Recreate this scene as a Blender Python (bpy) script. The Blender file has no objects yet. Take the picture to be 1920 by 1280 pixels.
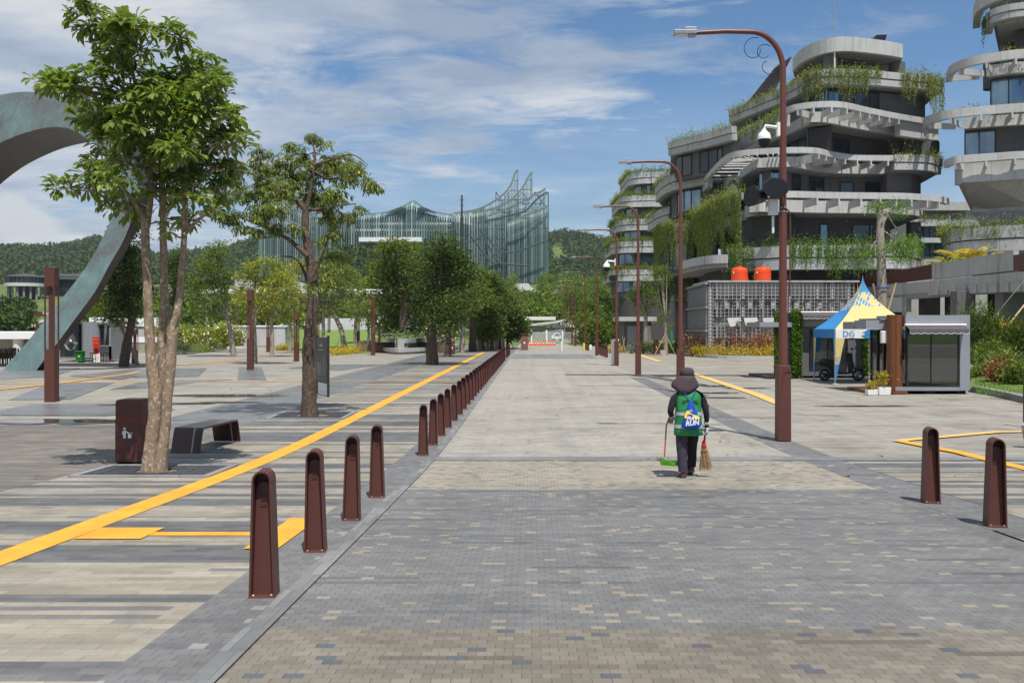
import bpy, bmesh, math, random
import numpy as np
from mathutils import Vector, Matrix, noise as mnoise
R = math.radians
scene = bpy.context.scene
COL = scene.collection
F = 1707.0; HOR = 615.0; CAMH = 2.18; SH = .021
def zg(y):
    s = (15.2-y)/1.5
    return .04*1.5*(s if s > 30 else math.log1p(math.exp(s)))
def G(px, py):
    """the ground point seen at photo position (px, py)"""
    Y = 20.0
    for _ in range(60):
        Y = (CAMH-zg(Y))*F/(py-HOR)
    return Vector(((px-960)/F*Y, Y, zg(Y)))
def Wd(px, py, Y):
    return Vector(((px-960)/F*Y, Y, CAMH-(py-HOR)/F*Y))
def wx(px, Y): return (px-960)/F*Y
def wz(py, Y): return CAMH-(py-HOR)/F*Y

# ------------------------------------------------------------------ tagging
def tag(o, label=None, cat=None, group=None, kind=None):
    if label: o['label'] = label
    if cat: o['category'] = cat
    if group: o['group'] = group
    if kind: o['kind'] = kind
    return o
def thing(name, label, cat, loc=(0, 0, 0), group=None):
    o = bpy.data.objects.new(name, None); COL.objects.link(o)
    o.location = loc; o.empty_display_size = .2
    return tag(o, label, cat, group)
def worig(o):
    v = Vector((0, 0, 0))
    while o is not None:
        v += Vector(o.location); o = o.parent
    return v
def dup(root, loc, rotz=0, label=None, group=None, skip=()):
    r = root.copy(); COL.objects.link(r); r.location = loc; r.rotation_euler = (0, 0, rotz)
    if label: r['label'] = label
    if group: r['group'] = group
    for ch in list(root.children):
        if ch.name.split('.')[0] in skip: continue
        c = ch.copy(); COL.objects.link(c); c.parent = r
        for g in ch.children:
            d = g.copy(); COL.objects.link(d); d.parent = c
    return r
NUM = ['first','second','third','fourth','fifth','sixth','seventh','eighth','ninth','tenth','eleventh','twelfth','thirteenth','fourteenth','fifteenth','sixteenth','seventeenth','eighteenth','nineteenth','twentieth']
TENS = {2:'twenty',3:'thirty',4:'forty',5:'fifty'}
def nth(k):
    if k < 20: return NUM[k]
    n = k+1
    return ('fiftieth' if n==50 else 'fortieth' if n==40 else 'thirtieth') if n%10==0 else TENS[n//10]+'-'+NUM[n%10-1]

# ------------------------------------------------------------------ mesh building
class MB:
    def __init__(s): s.v=[]; s.f=[]; s.m=[]
    def add(s, vs, fs, mi=0):
        b=len(s.v); s.v+=[tuple(p) for p in vs]; s.f+=[tuple(b+i for i in f) for f in fs]; s.m+=[mi]*len(fs); return s
    def box(s, c, size, rz=0, mi=0, taper=1.0, M=None):
        hx,hy,hz=size[0]/2,size[1]/2,size[2]/2; vs=[]
        for z,t in((-hz,1),(hz,taper)):
            for x,y in((-hx,-hy),(hx,-hy),(hx,hy),(-hx,hy)):
                p=Vector((x*t,y*t,z)); p.rotate(Matrix.Rotation(rz,3,'Z')) if rz else None
                if M is not None: p=M@p
                vs.append(p+Vector(c))
        return s.add(vs,[(3,2,1,0),(4,5,6,7),(0,1,5,4),(1,2,6,5),(2,3,7,6),(3,0,4,7)],mi)
    def bb(s, x0,x1,y0,y1,z0,z1, mi=0):
        return s.box(((x0+x1)/2,(y0+y1)/2,(z0+z1)/2),(abs(x1-x0),abs(y1-y0),abs(z1-z0)),mi=mi)
    def bar(s, a, b, w, h=None, mi=0):
        a=Vector(a); b=Vector(b); d=b-a; h=h or w
        if d.length<1e-6: return s
        q=d.to_track_quat('Y','Z').to_matrix()
        return s.box((a+b)/2,(w,d.length,h),M=q,mi=mi)
    def tube(s, pts, r, n=8, mi=0, cap=True, jit=0, rnd=None):
        pts=[Vector(p) for p in pts]; k=len(pts)
        rr=[r]*k if not hasattr(r,'__len__') else list(r)
        if len(rr)!=k: rr=[rr[0]+(rr[-1]-rr[0])*i/(k-1) for i in range(k)]
        vs=[];fs=[]; up=None
        for i,p in enumerate(pts):
            t=(pts[min(i+1,k-1)]-pts[max(i-1,0)]).normalized()
            if up is None: up=Vector((1,0,0)) if abs(t.x)<.9 else Vector((0,1,0))
            u=(up-t*up.dot(t)).normalized(); w=t.cross(u); up=u
            for j in range(n):
                a=2*math.pi*j/n; q=rr[i]
                if jit: q*=1+jit*(rnd.random()-.5)*2
                vs.append(p+u*(q*math.cos(a))+w*(q*math.sin(a)))
        for i in range(k-1):
            for j in range(n):
                a=i*n+j; b=i*n+(j+1)%n
                fs.append((a,b,b+n,a+n))
        if cap: fs.append(tuple(range(n-1,-1,-1))); fs.append(tuple(range((k-1)*n,k*n)))
        return s.add(vs,fs,mi)
    def lathe(s, c, prof, n=20, mi=0):
        vs=[];fs=[];k=len(prof)
        for r,z in prof:
            for j in range(n):
                a=2*math.pi*j/n; vs.append((c[0]+r*math.cos(a),c[1]+r*math.sin(a),c[2]+z))
        for i in range(k-1):
            for j in range(n):
                a=i*n+j;b=i*n+(j+1)%n; fs.append((a,b,b+n,a+n))
        fs.append(tuple(range(n-1,-1,-1))); fs.append(tuple(range((k-1)*n,k*n)))
        return s.add(vs,fs,mi)
    def prism(s, poly, z0, z1, mi=0):
        n=len(poly)
        vs=[(p[0],p[1],z0) for p in poly]+[(p[0],p[1],z1) for p in poly]
        fs=[tuple(range(n-1,-1,-1)),tuple(range(n,2*n))]+[(i,(i+1)%n,n+(i+1)%n,n+i) for i in range(n)]
        return s.add(vs,fs,mi)
    def plate(s, pts, d, mi=0):
        """polygon pts (3-D, planar) given thickness by vector d"""
        n=len(pts); pts=[Vector(p) for p in pts]; d=Vector(d)
        return s.add(pts+[p+d for p in pts],[tuple(range(n-1,-1,-1)),tuple(range(n,2*n))]+[(i,(i+1)%n,n+(i+1)%n,n+i) for i in range(n)],mi)
    def torus(s, c, R_, r, axis='Y', n=28, m=8, mi=0):
        vs=[];fs=[]
        for i in range(n):
            a=2*math.pi*i/n
            for j in range(m):
                b=2*math.pi*j/m; q=R_+r*math.cos(b); h=r*math.sin(b)
                p=(q*math.cos(a),h,q*math.sin(a)) if axis=='Y' else ((h,q*math.cos(a),q*math.sin(a)) if axis=='X' else (q*math.cos(a),q*math.sin(a),h))
                vs.append(Vector(c)+Vector(p))
        for i in range(n):
            for j in range(m):
                fs.append((i*m+j,((i+1)%n)*m+j,((i+1)%n)*m+(j+1)%m,i*m+(j+1)%m))
        return s.add(vs,fs,mi)
    def build(s, name, mats, parent=None, origin=None, smooth=False, bevel=0, segs=2):
        o0=worig(parent) if parent is not None else Vector(origin or (0,0,0))
        me=bpy.data.meshes.new(name)
        me.from_pydata([tuple(Vector(p)-o0) for p in s.v],[],s.f)
        if not isinstance(mats,(list,tuple)): mats=[mats]
        for m in mats: me.materials.append(m)
        if len(mats)>1: me.polygons.foreach_set('material_index',s.m)
        bm=bmesh.new(); bm.from_mesh(me); bmesh.ops.recalc_face_normals(bm,faces=bm.faces); bm.to_mesh(me); bm.free()
        if smooth: me.shade_smooth()
        me.update()
        o=bpy.data.objects.new(name,me); COL.objects.link(o)
        if parent is not None: o.parent=parent
        else: o.location=o0
        if bevel:
            b=o.modifiers.new('bevel','BEVEL'); b.width=bevel; b.segments=segs; b.limit_method='ANGLE'; b.angle_limit=R(35)
        if smooth:
            for p in me.polygons:
                if len(p.vertices)>6: p.use_smooth=False
            try: me.set_sharp_from_angle(angle=R(42))
            except Exception: pass
        return o

def catmull(pts, n=6):
    P=[Vector(p) for p in pts]; out=[]
    for i in range(len(P)-1):
        p0=P[max(i-1,0)];p1=P[i];p2=P[i+1];p3=P[min(i+2,len(P)-1)]
        for k in range(n):
            t=k/n
            out.append(.5*((2*p1)+(p2-p0)*t+(2*p0-5*p1+4*p2-p3)*t*t+(3*p1-p0-3*p2+p3)*t**3))
    out.append(P[-1]); return out

# ------------------------------------------------------------------ foliage (numpy)
LEAF_V=np.array([[0,0,0],[-.27,.40,.05],[.27,.40,.05],[-.5,.74,.05],[.5,.74,.05],[0,.55,0],[0,1,-.12]],float)
LEAF_F=np.array([[0,2,5],[0,5,1],[5,2,4],[5,3,1],[5,4,6],[5,6,3]])
DIA_V=np.array([[0,0,0],[.5,.5,.05],[0,1,0],[-.5,.5,.05]],float)
DIA_F=np.array([[0,1,2],[0,2,3]])
def unit(a): return a/np.maximum(np.linalg.norm(a,axis=1,keepdims=True),1e-9)
def np_mesh(name, V, T, mats, parent=None, origin=None, mi=None):
    o0=np.array(worig(parent) if parent is not None else (origin or (0,0,0)))
    V=V-o0
    me=bpy.data.meshes.new(name)
    me.vertices.add(len(V)); me.vertices.foreach_set('co',V.astype(np.float32).ravel())
    me.loops.add(T.size); me.loops.foreach_set('vertex_index',T.astype(np.int32).ravel())
    me.polygons.add(len(T)); me.polygons.foreach_set('loop_start',(np.arange(len(T))*T.shape[1]).astype(np.int32))
    if not isinstance(mats,(list,tuple)): mats=[mats]
    for m in mats: me.materials.append(m)
    if mi is not None: me.polygons.foreach_set('material_index',mi.astype(np.int32))
    me.update(calc_edges=True); me.validate()
    o=bpy.data.objects.new(name,me); COL.objects.link(o)
    if parent is not None: o.parent=parent
    else: o.location=tuple(o0)
    return o
def leaves(P, D, L, W, rs, roll=.6, fine=True):
    """leaf blades at P along D: returns verts, tris"""
    n=len(P); D=unit(D)
    up=np.zeros((n,3)); up[:,2]=1; up+=rs.normal(0,roll,(n,3))
    X=unit(np.cross(D,up)); Z=np.cross(X,D)
    TV,TF=(LEAF_V,LEAF_F) if fine else (DIA_V,DIA_F)
    L=np.broadcast_to(L,(n,))[:,None,None]; W=np.broadcast_to(W,(n,))[:,None,None]
    V=P[:,None,:]+X[:,None,:]*TV[None,:,0:1]*W+D[:,None,:]*TV[None,:,1:2]*L+Z[:,None,:]*TV[None,:,2:3]*L
    T=TF[None]+(np.arange(n)*len(TV))[:,None,None]
    return V.reshape(-1,3),T.reshape(-1,3)
def whorls(C, A, k, L, W, rs, spread=1.1, droop=.35):
    """k leaves round each whorl centre C with axis A"""
    n=len(C); A=unit(A); t=unit(np.cross(A,rs.normal(0,1,(n,3)))); b=np.cross(A,t)
    a=rs.uniform(0,6.28,(n,1))+np.arange(k)[None]*2*np.pi/k+rs.normal(0,.15,(n,k))
    el=rs.normal(spread,.18,(n,k))
    D=(t[:,None]*np.cos(a)[...,None]+b[:,None]*np.sin(a)[...,None])*np.sin(el)[...,None]+A[:,None]*np.cos(el)[...,None]
    D[...,2]-=droop
    P=np.repeat(C,k,0); D=D.reshape(-1,3)
    Ls=np.broadcast_to(L,(n,)); Ls=np.repeat(Ls,k)*rs.uniform(.7,1.15,n*k)
    return leaves(P,D,Ls,Ls*W/1.0,rs,roll=.25)
def cat(parts):
    V=[];T=[];o=0
    for v,t in parts: V.append(v);T.append(t+o);o+=len(v)
    return np.concatenate(V),np.concatenate(T)
def blob_pts(blobs, n, rs, shell=.55):
    """points in a set of ellipsoids (x,y,z,rx,ry,rz), biased to the outside"""
    B=np.array(blobs,float); vol=(B[:,3]*B[:,5])**1.0; idx=rs.choice(len(B),n,p=vol/vol.sum())
    d=unit(rs.normal(0,1,(n,3))); r=shell+(1-shell)*rs.uniform(0,1,(n,1))**.7
    return B[idx,:3]+d*r*B[idx,3:6], d, idx
# ------------------------------------------------------------------ materials
class NT:
    def __init__(s, name):
        s.mat=bpy.data.materials.new(name); s.mat.use_nodes=True; s.t=s.mat.node_tree
        s.bsdf=s.t.nodes['Principled BSDF']; s.out=s.t.nodes['Material Output']
        s.bsdf.inputs['Specular IOR Level'].default_value=.3
    def n(s, typ, **kw):
        nd=s.t.nodes.new(typ)
        for k,v in kw.items(): setattr(nd,k,v)
        return nd
    def link(s,a,b): s.t.links.new(a,b)
    def set(s, inp, v):
        if isinstance(v,bpy.types.NodeSocket): s.link(v,inp)
        elif v is not None: inp.default_value=v
    def m(s, op, a, b=None, c=None):
        nd=s.n('ShaderNodeMath',operation=op); s.set(nd.inputs[0],a)
        if b is not None: s.set(nd.inputs[1],b)
        if c is not None: s.set(nd.inputs[2],c)
        return nd.outputs[0]
    def mix(s, f, a, b, mode='MIX'):
        nd=s.n('ShaderNodeMix',data_type='RGBA',blend_type=mode)
        s.set(nd.inputs[0],f)
        for i,v in((6,a),(7,b)):
            if isinstance(v,tuple) and len(v)==3: v=(*v,1)
            s.set(nd.inputs[i],v)
        return nd.outputs[2]
    def ramp(s, f, stops, interp='LINEAR'):
        nd=s.n('ShaderNodeValToRGB'); cr=nd.color_ramp; cr.interpolation=interp
        while len(cr.elements)<len(stops): cr.elements.new(.5)
        for e,(p,c) in zip(cr.elements,stops):
            e.position=p; e.color=(*c,1) if hasattr(c,'__len__') else (c,c,c,1)
        s.set(nd.inputs[0],f); return nd.outputs[0]
    def noise(s, scale, vec=None, detail=3, rough=.55, dim='3D', dist=0):
        nd=s.n('ShaderNodeTexNoise',noise_dimensions=dim); nd.inputs['Scale'].default_value=scale
        nd.inputs['Detail'].default_value=detail; nd.inputs['Roughness'].default_value=rough; nd.inputs['Distortion'].default_value=dist
        if vec is not None: s.link(vec,nd.inputs['Vector'])
        return nd.outputs[0]
    def white(s, x, y=0., z=0.):
        c=s.n('ShaderNodeCombineXYZ'); s.set(c.inputs[0],x); s.set(c.inputs[1],y); s.set(c.inputs[2],z)
        w=s.n('ShaderNodeTexWhiteNoise'); s.link(c.outputs[0],w.inputs['Vector']); return w.outputs['Value'],w.outputs['Color']
    def xyz(s, kind='geo'):
        if kind=='geo': o=s.n('ShaderNodeNewGeometry').outputs['Position']
        else: o=s.n('ShaderNodeTexCoord').outputs['Object']
        sp=s.n('ShaderNodeSeparateXYZ'); s.link(o,sp.inputs[0]); return o,sp.outputs[0],sp.outputs[1],sp.outputs[2]
    def vec(s,x,y,z):
        c=s.n('ShaderNodeCombineXYZ'); s.set(c.inputs[0],x); s.set(c.inputs[1],y); s.set(c.inputs[2],z); return c.outputs[0]
    def bump(s, h, strength=.3, dist=.01):
        b=s.n('ShaderNodeBump'); b.inputs['Strength'].default_value=strength; b.inputs['Distance'].default_value=dist
        s.link(h,b.inputs['Height']); s.link(b.outputs[0],s.bsdf.inputs['Normal'])
    def base(s,c):
        s.set(s.bsdf.inputs['Base Color'],(*c,1) if isinstance(c,tuple) and len(c)==3 else c)
    def rough(s,v): s.set(s.bsdf.inputs['Roughness'],v)
def plain(name, c, rough=.6, metal=0, var=.12, scale=6, spec=.3, bump=0, emit=None):
    t=NT(name); P,_,_,_=t.xyz('obj'); nz=t.noise(scale,P,4)
    f=t.ramp(nz,[(.25,1-var),(.75,1+var)])
    t.base(t.mix(1.0,(*c,1),f,'MULTIPLY')); t.rough(rough); t.bsdf.inputs['Metallic'].default_value=metal
    t.bsdf.inputs['Specular IOR Level'].default_value=spec
    if bump: t.bump(t.noise(scale*8,P,3),bump,.01)
    if emit:
        t.bsdf.inputs['Emission Color'].default_value=(*c,1); t.bsdf.inputs['Emission Strength'].default_value=emit
    return t.mat
def paver(name, w, h, cols, accent=None, acc_p=0., dark=(.10,.11,.12), dark_p=0., streak=.25, joint=.55, stain=.35, stain_col=(.5,.46,.42), jw=.006, stripes=None, rough=.75, grain=.35):
    """running-bond pavers in the road's own axes; cols = (low, high) base colour"""
    t=NT(name); P,x,y,z=t.xyz()
    u=t.m('SUBTRACT',x,t.m('MULTIPLY',y,SH)); v=y
    row=t.m('FLOOR',t.m('DIVIDE',v,h))
    off=t.m('MULTIPLY',t.m('MODULO',row,2.),.5)
    cu=t.m('ADD',t.m('DIVIDE',u,w),off); colm=t.m('FLOOR',cu)
    rnd,rc=t.white(colm,row,3.)
    rnd2,_=t.white(colm,row,9.)
    run,_=t.white(t.m('FLOOR',t.m('MULTIPLY',cu,.13)),row,5.)
    fu=t.m('SUBTRACT',cu,colm); fv=t.m('SUBTRACT',t.m('DIVIDE',v,h),row)
    ju=t.m('LESS_THAN',fu,jw/w); jv=t.m('LESS_THAN',fv,jw*.6/h)
    jm=t.m('MAXIMUM',ju,t.m('MULTIPLY',jv,.6))
    if stripes:
        s1,s2=stripes
        c1=t.mix(rnd,cols[0],cols[1])
        # bands of random width across the path: a 1-D Voronoi of the row number
        vv=t.n('ShaderNodeTexVoronoi',voronoi_dimensions='1D',feature='F1'); vv.inputs['Scale'].default_value=1.0; vv.inputs['Randomness'].default_value=1.0
        shift=t.m('MULTIPLY',t.m('FLOOR',t.m('DIVIDE',u,s2)),0.)
        t.link(t.m('ADD',t.m('MULTIPLY',t.m('ADD',row,.5),h/s1),shift),vv.inputs['W'])
        sx=t.n('ShaderNodeSeparateColor'); t.link(vv.outputs['Color'],sx.inputs[0])
        band=t.m('GREATER_THAN',t.m('ADD',sx.outputs[0],t.m('MULTIPLY',t.m('GREATER_THAN',run,.93),.3)),.5)
        dk=t.mix(rnd,(.115,.120,.128),(.170,.174,.18))
        col=t.mix(band,c1,dk)
        col=t.mix(t.m('MULTIPLY',t.m('GREATER_THAN',run,.88),.35),col,(.26,.255,.245))
    else:
        col=t.mix(rnd,cols[0],cols[1])
        col=t.mix(t.m('MULTIPLY',t.m('GREATER_THAN',run,1-dark_p),.8),col,dark) if dark_p else col
        col=t.mix(t.m('GREATER_THAN',rnd2,1-acc_p),col,accent) if accent else col
    # weathering: long faint streaks and blotches
    st=t.noise(1.,t.vec(t.m('MULTIPLY',u,.35),t.m('MULTIPLY',v,5.),0.),4,.6)
    col=t.mix(streak,col,t.ramp(st,[(.3,.45),(.7,1.25)]),'MULTIPLY')
    big=t.noise(.33,t.vec(t.m('MULTIPLY',u,.6),v,0.),6,.62)
    patch=t.noise(1.1,t.vec(t.m('MULTIPLY',u,.7),v,7.),5,.65,dist=.8); col=t.mix(.55,col,t.ramp(patch,[(.32,.72),(.52,1.),(.7,1.12)]),'MULTIPLY')
    ty=t.noise(1.,t.vec(t.m('MULTIPLY',u,2.6),t.m('MULTIPLY',v,.05),3.),3,.5); col=t.mix(.35,col,t.ramp(ty,[(.36,.80),(.5,1.),(.64,1.10)]),'MULTIPLY')
    col=t.mix(1.,col,(.865,.855,.835),'MULTIPLY')
    col=t.mix(t.m('MULTIPLY',t.ramp(big,[(.47,0.),(.68,1.)]),stain),col,t.mix(1.,col,stain_col,'MULTIPLY'))
    mot=t.noise(9,P,4,.7); col=t.mix(.3,col,t.ramp(mot,[(.3,.72),(.7,1.22)]),'MULTIPLY')
    fine=t.noise(160,P,2,.7)
    col=t.mix(grain,col,t.ramp(fine,[(.3,.55),(.7,1.45)]),'MULTIPLY')
    col=t.mix(t.m('MULTIPLY',jm,joint),col,(.05,.048,.045))
    t.base(col); t.rough(t.m('MULTIPLY',t.ramp(patch,[(.30,.42),(.50,1.),(.7,1.05)]),rough))
    hgt=t.m('SUBTRACT',t.m('MULTIPLY',fine,.25),jm); t.bump(hgt,.35,.004)
    return t.mat
def leafmat(name, a, b, c=None, trans=.35, rough=.4, pc=.04, gloss=.12):
    t=NT(name); g=t.n('ShaderNodeNewGeometry'); rp=g.outputs['Random Per Island']
    P=g.outputs['Position']; nz=t.noise(.7,P,2)
    f=t.m('ADD',t.m('MULTIPLY',rp,.65),t.m('MULTIPLY',nz,.35))
    col=t.mix(f,a,b)
    if c is not None:
        col=t.mix(t.m('GREATER_THAN',t.m('FRACT',t.m('MULTIPLY',rp,37.7)),1-pc),col,c)
    dif=t.n('ShaderNodeBsdfDiffuse'); tr=t.n('ShaderNodeBsdfTranslucent'); gl=t.n('ShaderNodeBsdfGlossy'); gl.inputs['Roughness'].default_value=rough
    gl.inputs['Color'].default_value=(.8,.85,.8,1)
    t.link(col,dif.inputs[0]); t.link(t.mix(1.,col,(1.15,1.25,.5),'MULTIPLY'),tr.inputs[0])
    m1=t.n('ShaderNodeMixShader'); m1.inputs[0].default_value=trans; t.link(dif.outputs[0],m1.inputs[1]); t.link(tr.outputs[0],m1.inputs[2])
    fr=t.n('ShaderNodeFresnel'); fr.inputs[0].default_value=1.35
    m2=t.n('ShaderNodeMixShader'); t.link(t.m('MULTIPLY',fr.outputs[0],gloss*4),m2.inputs[0]); t.link(m1.outputs[0],m2.inputs[1]); t.link(gl.outputs[0],m2.inputs[2])
    t.link(m2.outputs[0],t.out.inputs[0]); t.t.nodes.remove(t.bsdf); return t.mat
def barkmat(name, a, b, lich=(.42,.40,.36), lp=.62):
    t=NT(name); P,x,y,z=t.xyz('obj')
    v=t.vec(t.m('MULTIPLY',x,3.),t.m('MULTIPLY',y,3.),z)
    n1=t.noise(7,v,6,.65,dist=.6); n2=t.noise(16,P,3,.7)
    col=t.mix(t.ramp(n1,[(.35,0.),(.65,1.)]),a,b)
    col=t.mix(t.m('MULTIPLY',t.ramp(n2,[(lp-.04,0.),(lp+.02,1.)]),.7),col,lich)
    t.base(col); t.rough(.9); t.bump(t.m('ADD',n1,t.m('MULTIPLY',n2,.4)),.9,.02); return t.mat
def concrete(name, c, dirt=.4, scale=.5, streak=True, rough=.8):
    t=NT(name); P,x,y,z=t.xyz()
    n1=t.noise(scale,P,6,.6); n2=t.noise(scale*9,P,4,.6)
    s=t.noise(1.,t.vec(t.m('MULTIPLY',x,3.),t.m('MULTIPLY',y,3.),t.m('MULTIPLY',z,.25)),3,.6)
    col=t.mix(1.,(*c,1),t.ramp(n1,[(.3,.9),(.7,1.06)]),'MULTIPLY')
    if streak: col=t.mix(t.m('MULTIPLY',t.ramp(s,[(.52,0.),(.72,1.)]),dirt),col,t.mix(1.,col,(.45,.43,.40),'MULTIPLY'))
    col=t.mix(.25,col,t.ramp(n2,[(.3,.7),(.7,1.2)]),'MULTIPLY')
    jx=t.m('LESS_THAN',t.m('FRACT',t.m('DIVIDE',x,2.3)),.016); col=t.mix(t.m('MULTIPLY',jx,.45),col,(.08,.08,.078))
    pr,_=t.white(t.m('FLOOR',t.m('DIVIDE',x,2.3)),t.m('FLOOR',t.m('MULTIPLY',z,.27)),1.); col=t.mix(.5,col,t.ramp(pr,[(0.,.86),(1.,1.08)]),'MULTIPLY')
    t.base(col); t.rough(rough); t.bump(n2,.2,.02); return t.mat
def glassy(name, c, rough=.05, metal=.0, spec=.8):
    t=NT(name); P,x,y,z=t.xyz(); n=t.noise(.35,P,3)
    t.base(t.mix(1.,(*c,1),t.ramp(n,[(.3,.6),(.7,1.3)]),'MULTIPLY')); t.rough(rough); t.bsdf.inputs['Metallic'].default_value=metal
    t.bsdf.inputs['Specular IOR Level'].default_value=spec; return t.mat
def clearglass(name, c=(.75,.85,.85), fac=.82):
    t=NT(name); tr=t.n('ShaderNodeBsdfTransparent'); tr.inputs[0].default_value=(*c,1); gl=t.n('ShaderNodeBsdfGlossy'); gl.inputs['Roughness'].default_value=.02
    fr=t.n('ShaderNodeFresnel'); fr.inputs[0].default_value=1.5; m=t.n('ShaderNodeMixShader')
    t.link(t.m('MULTIPLY_ADD',fr.outputs[0],1.,1-fac-.08),m.inputs[0]); t.link(tr.outputs[0],m.inputs[1]); t.link(gl.outputs[0],m.inputs[2]); t.link(m.outputs[0],t.out.inputs[0]); return t.mat

M={}
BR=(.092,.030,.022)
M['brown']=plain('brown_paint',BR,.5,var=.10,scale=5,spec=.45,bump=.08)
M['brown_far']=plain('brown_paint_pole',(.125,.040,.028),.4,var=.08,scale=2,spec=.45)
M['screw']=plain('screw_steel',(.5,.42,.36),.35,.8)
M['black']=plain('black_plastic',(.015,.015,.017),.4)
M['white']=plain('white_paint',(.75,.75,.73),.45,var=.05)
M['offwhite']=plain('off_white',(.6,.6,.58),.6,var=.08,scale=1)
M['greymetal']=plain('grey_metal',(.30,.31,.33),.35,.3)
M['conc']=concrete('concrete_band',(.40,.40,.39),.55,.35)
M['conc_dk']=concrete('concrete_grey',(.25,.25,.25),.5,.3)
M['conc_lt']=concrete('concrete_pale',(.46,.46,.45),.35,.22)
M['wall_dk']=concrete('dark_render',(.075,.07,.073),.2,.25)
M['wall_dk2']=concrete('mid_render',(.125,.12,.125),.3,.25)
M['soffit']=concrete('soffit',(.36,.34,.31),.3,.3)
M['glass']=glassy('blue_glass',(.18,.27,.36),.04,.55)
M['glass_dk']=glassy('dark_glass',(.03,.035,.04),.06,.1)
M['frame']=plain('window_frame',(.03,.03,.033),.4)
M['yellow']=None
def yellow():
    t=NT('tactile_yellow'); P,x,y,z=t.xyz()
    u=t.m('SUBTRACT',x,t.m('MULTIPLY',y,SH))
    fu=t.m('FRACT',t.m('DIVIDE',u,.165)); fv=t.m('FRACT',t.m('DIVIDE',y,.33))
    j=t.m('MAXIMUM',t.m('LESS_THAN',fu,.03),t.m('LESS_THAN',fv,.02))
    fb=t.m('FRACT',t.m('DIVIDE',u,.055)); ridge=t.m('GREATER_THAN',fb,.45)
    n=t.noise(2.5,P,5,.6); g=t.noise(40,P,3)
    col=t.mix(1.,(.72,.345,.035,1),t.ramp(n,[(.3,.80),(.7,1.1)]),'MULTIPLY')
    col=t.mix(.3,col,t.ramp(g,[(.3,.7),(.7,1.2)]),'MULTIPLY')
    col=t.mix(t.m('MULTIPLY',j,.4),col,(.3,.16,.03)); t.base(col); t.rough(.65); t.bump(ridge,.35,.004); return t.mat
M['yellow']=yellow()
def yellow_old():
    t=NT('tactile_yellow_faded'); P,x,y,z=t.xyz(); n=t.noise(1.5,P,5,.6)
    t.base(t.mix(t.ramp(n,[(.3,0.),(.7,1.)]),(.62,.36,.10),(.70,.42,.14))); t.rough(.8); return t.mat
M['yellow_old']=yellow_old()
M['pv_near']=paver('paving_beige_near',.10,.07,((.19,.17,.14),(.25,.228,.19)),(.115,.13,.15),.035,(.14,.125,.105),.05,stain=.55,stain_col=(.68,.62,.56))
M['pv_grey']=paver('paving_grey',.10,.07,((.165,.167,.168),(.205,.206,.206)),(.30,.27,.215),.055,(.125,.13,.14),.05,stain=.3,stain_col=(.75,.75,.76))
M['pv_mix']=paver('paving_beige_mixed',.10,.07,((.30,.27,.22),(.37,.335,.275)),(.19,.195,.20),.10,(.26,.25,.22),.08,stain=.3,stain_col=(.8,.76,.7),streak=.15)
M['pv_pale']=paver('paving_pale',.10,.07,((.345,.325,.285),(.385,.363,.318)),(.26,.25,.23),.05,(.31,.30,.28),.06,joint=.25,stain=.45,stain_col=(.70,.67,.62),streak=.22)
M['pv_band']=paver('paving_grey_band',.10,.07,((.21,.22,.23),(.25,.26,.27)),None,0,(.15,.16,.17),.1,joint=.3)
M['pv_slab']=paver('border_slabs',.10,.45,((.17,.175,.18),(.26,.265,.27)),None,0,streak=.1,joint=.5)
M['pv_verge']=paver('paving_verge',.10,.10,((.16,.162,.165),(.20,.202,.205)),(.29,.285,.28),.03,(.14,.145,.155),.05,stain=.25,stain_col=(.75,.75,.76))
M['pv_stripe']=paver('paving_striped',.30,.10,((.28,.257,.21),(.38,.35,.29)),stripes=(.24,1.),joint=.4,stain=.55,stain_col=(.62,.57,.50),streak=.4)
M['pv_plaza']=paver('paving_plaza',.30,.10,((.30,.282,.245),(.36,.34,.297)),None,0,(.27,.27,.26),.1,joint=.2,stain=.6,stain_col=(.66,.62,.56))
M['pv_brown']=paver('paving_brown',.30,.10,((.165,.15,.13),(.235,.215,.185)),None,0,(.16,.155,.15),.25,joint=.25,stain=.6,stain_col=(.6,.56,.5),streak=.45)
M['pv_gband']=paver('paving_plaza_grey',.30,.10,((.17,.175,.18),(.22,.225,.23)),None,0,(.15,.155,.165),.15,joint=.15,stain=.3,stain_col=(.8,.8,.8),rough=.36)
def water():
    t=NT('puddle_water'); t.base((.06,.06,.058)); t.rough(.02); t.bsdf.inputs['Specular IOR Level'].default_value=.8; return t.mat
M['water']=water()
M['wet']=paver('wet_paving',.30,.10,((.14,.135,.125),(.18,.17,.15)),None,0,joint=.2,rough=.35)
M['soil']=plain('tree_pit_soil',(.20,.14,.085),.95,var=.4,scale=9,bump=.5)
M['grate']=plain('iron_grate',(.07,.072,.078),.5,.3,var=.3,scale=12)
M['patina']=None
def patina():
    t=NT('bronze_patina'); P,x,y,z=t.xyz('obj')
    a=t.noise(.55,P,7,.62,dist=.5); b=t.noise(2.4,t.vec(t.m('ADD',x,t.m('MULTIPLY',z,-.5)),y,t.m('MULTIPLY',z,.5)),6,.7,dist=1.2); c=t.noise(9,P,4,.7)
    f=t.m('ADD',t.m('MULTIPLY',a,.5),t.m('ADD',t.m('MULTIPLY',b,.35),t.m('MULTIPLY',c,.15))); f=t.m('ADD',f,t.ramp(t.m('DIVIDE',z,14.),[(.0,.10),(.45,.03),(1.,0.)]))
    col=t.ramp(f,[(.36,(.11,.10,.097)),(.46,(.145,.155,.155)),(.56,(.16,.235,.235)),(.70,(.22,.34,.335))])
    t.base(col); t.rough(.6); t.bsdf.inputs['Metallic'].default_value=.2; t.bump(b,.4,.03); return t.mat
M['patina']=patina()
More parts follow.
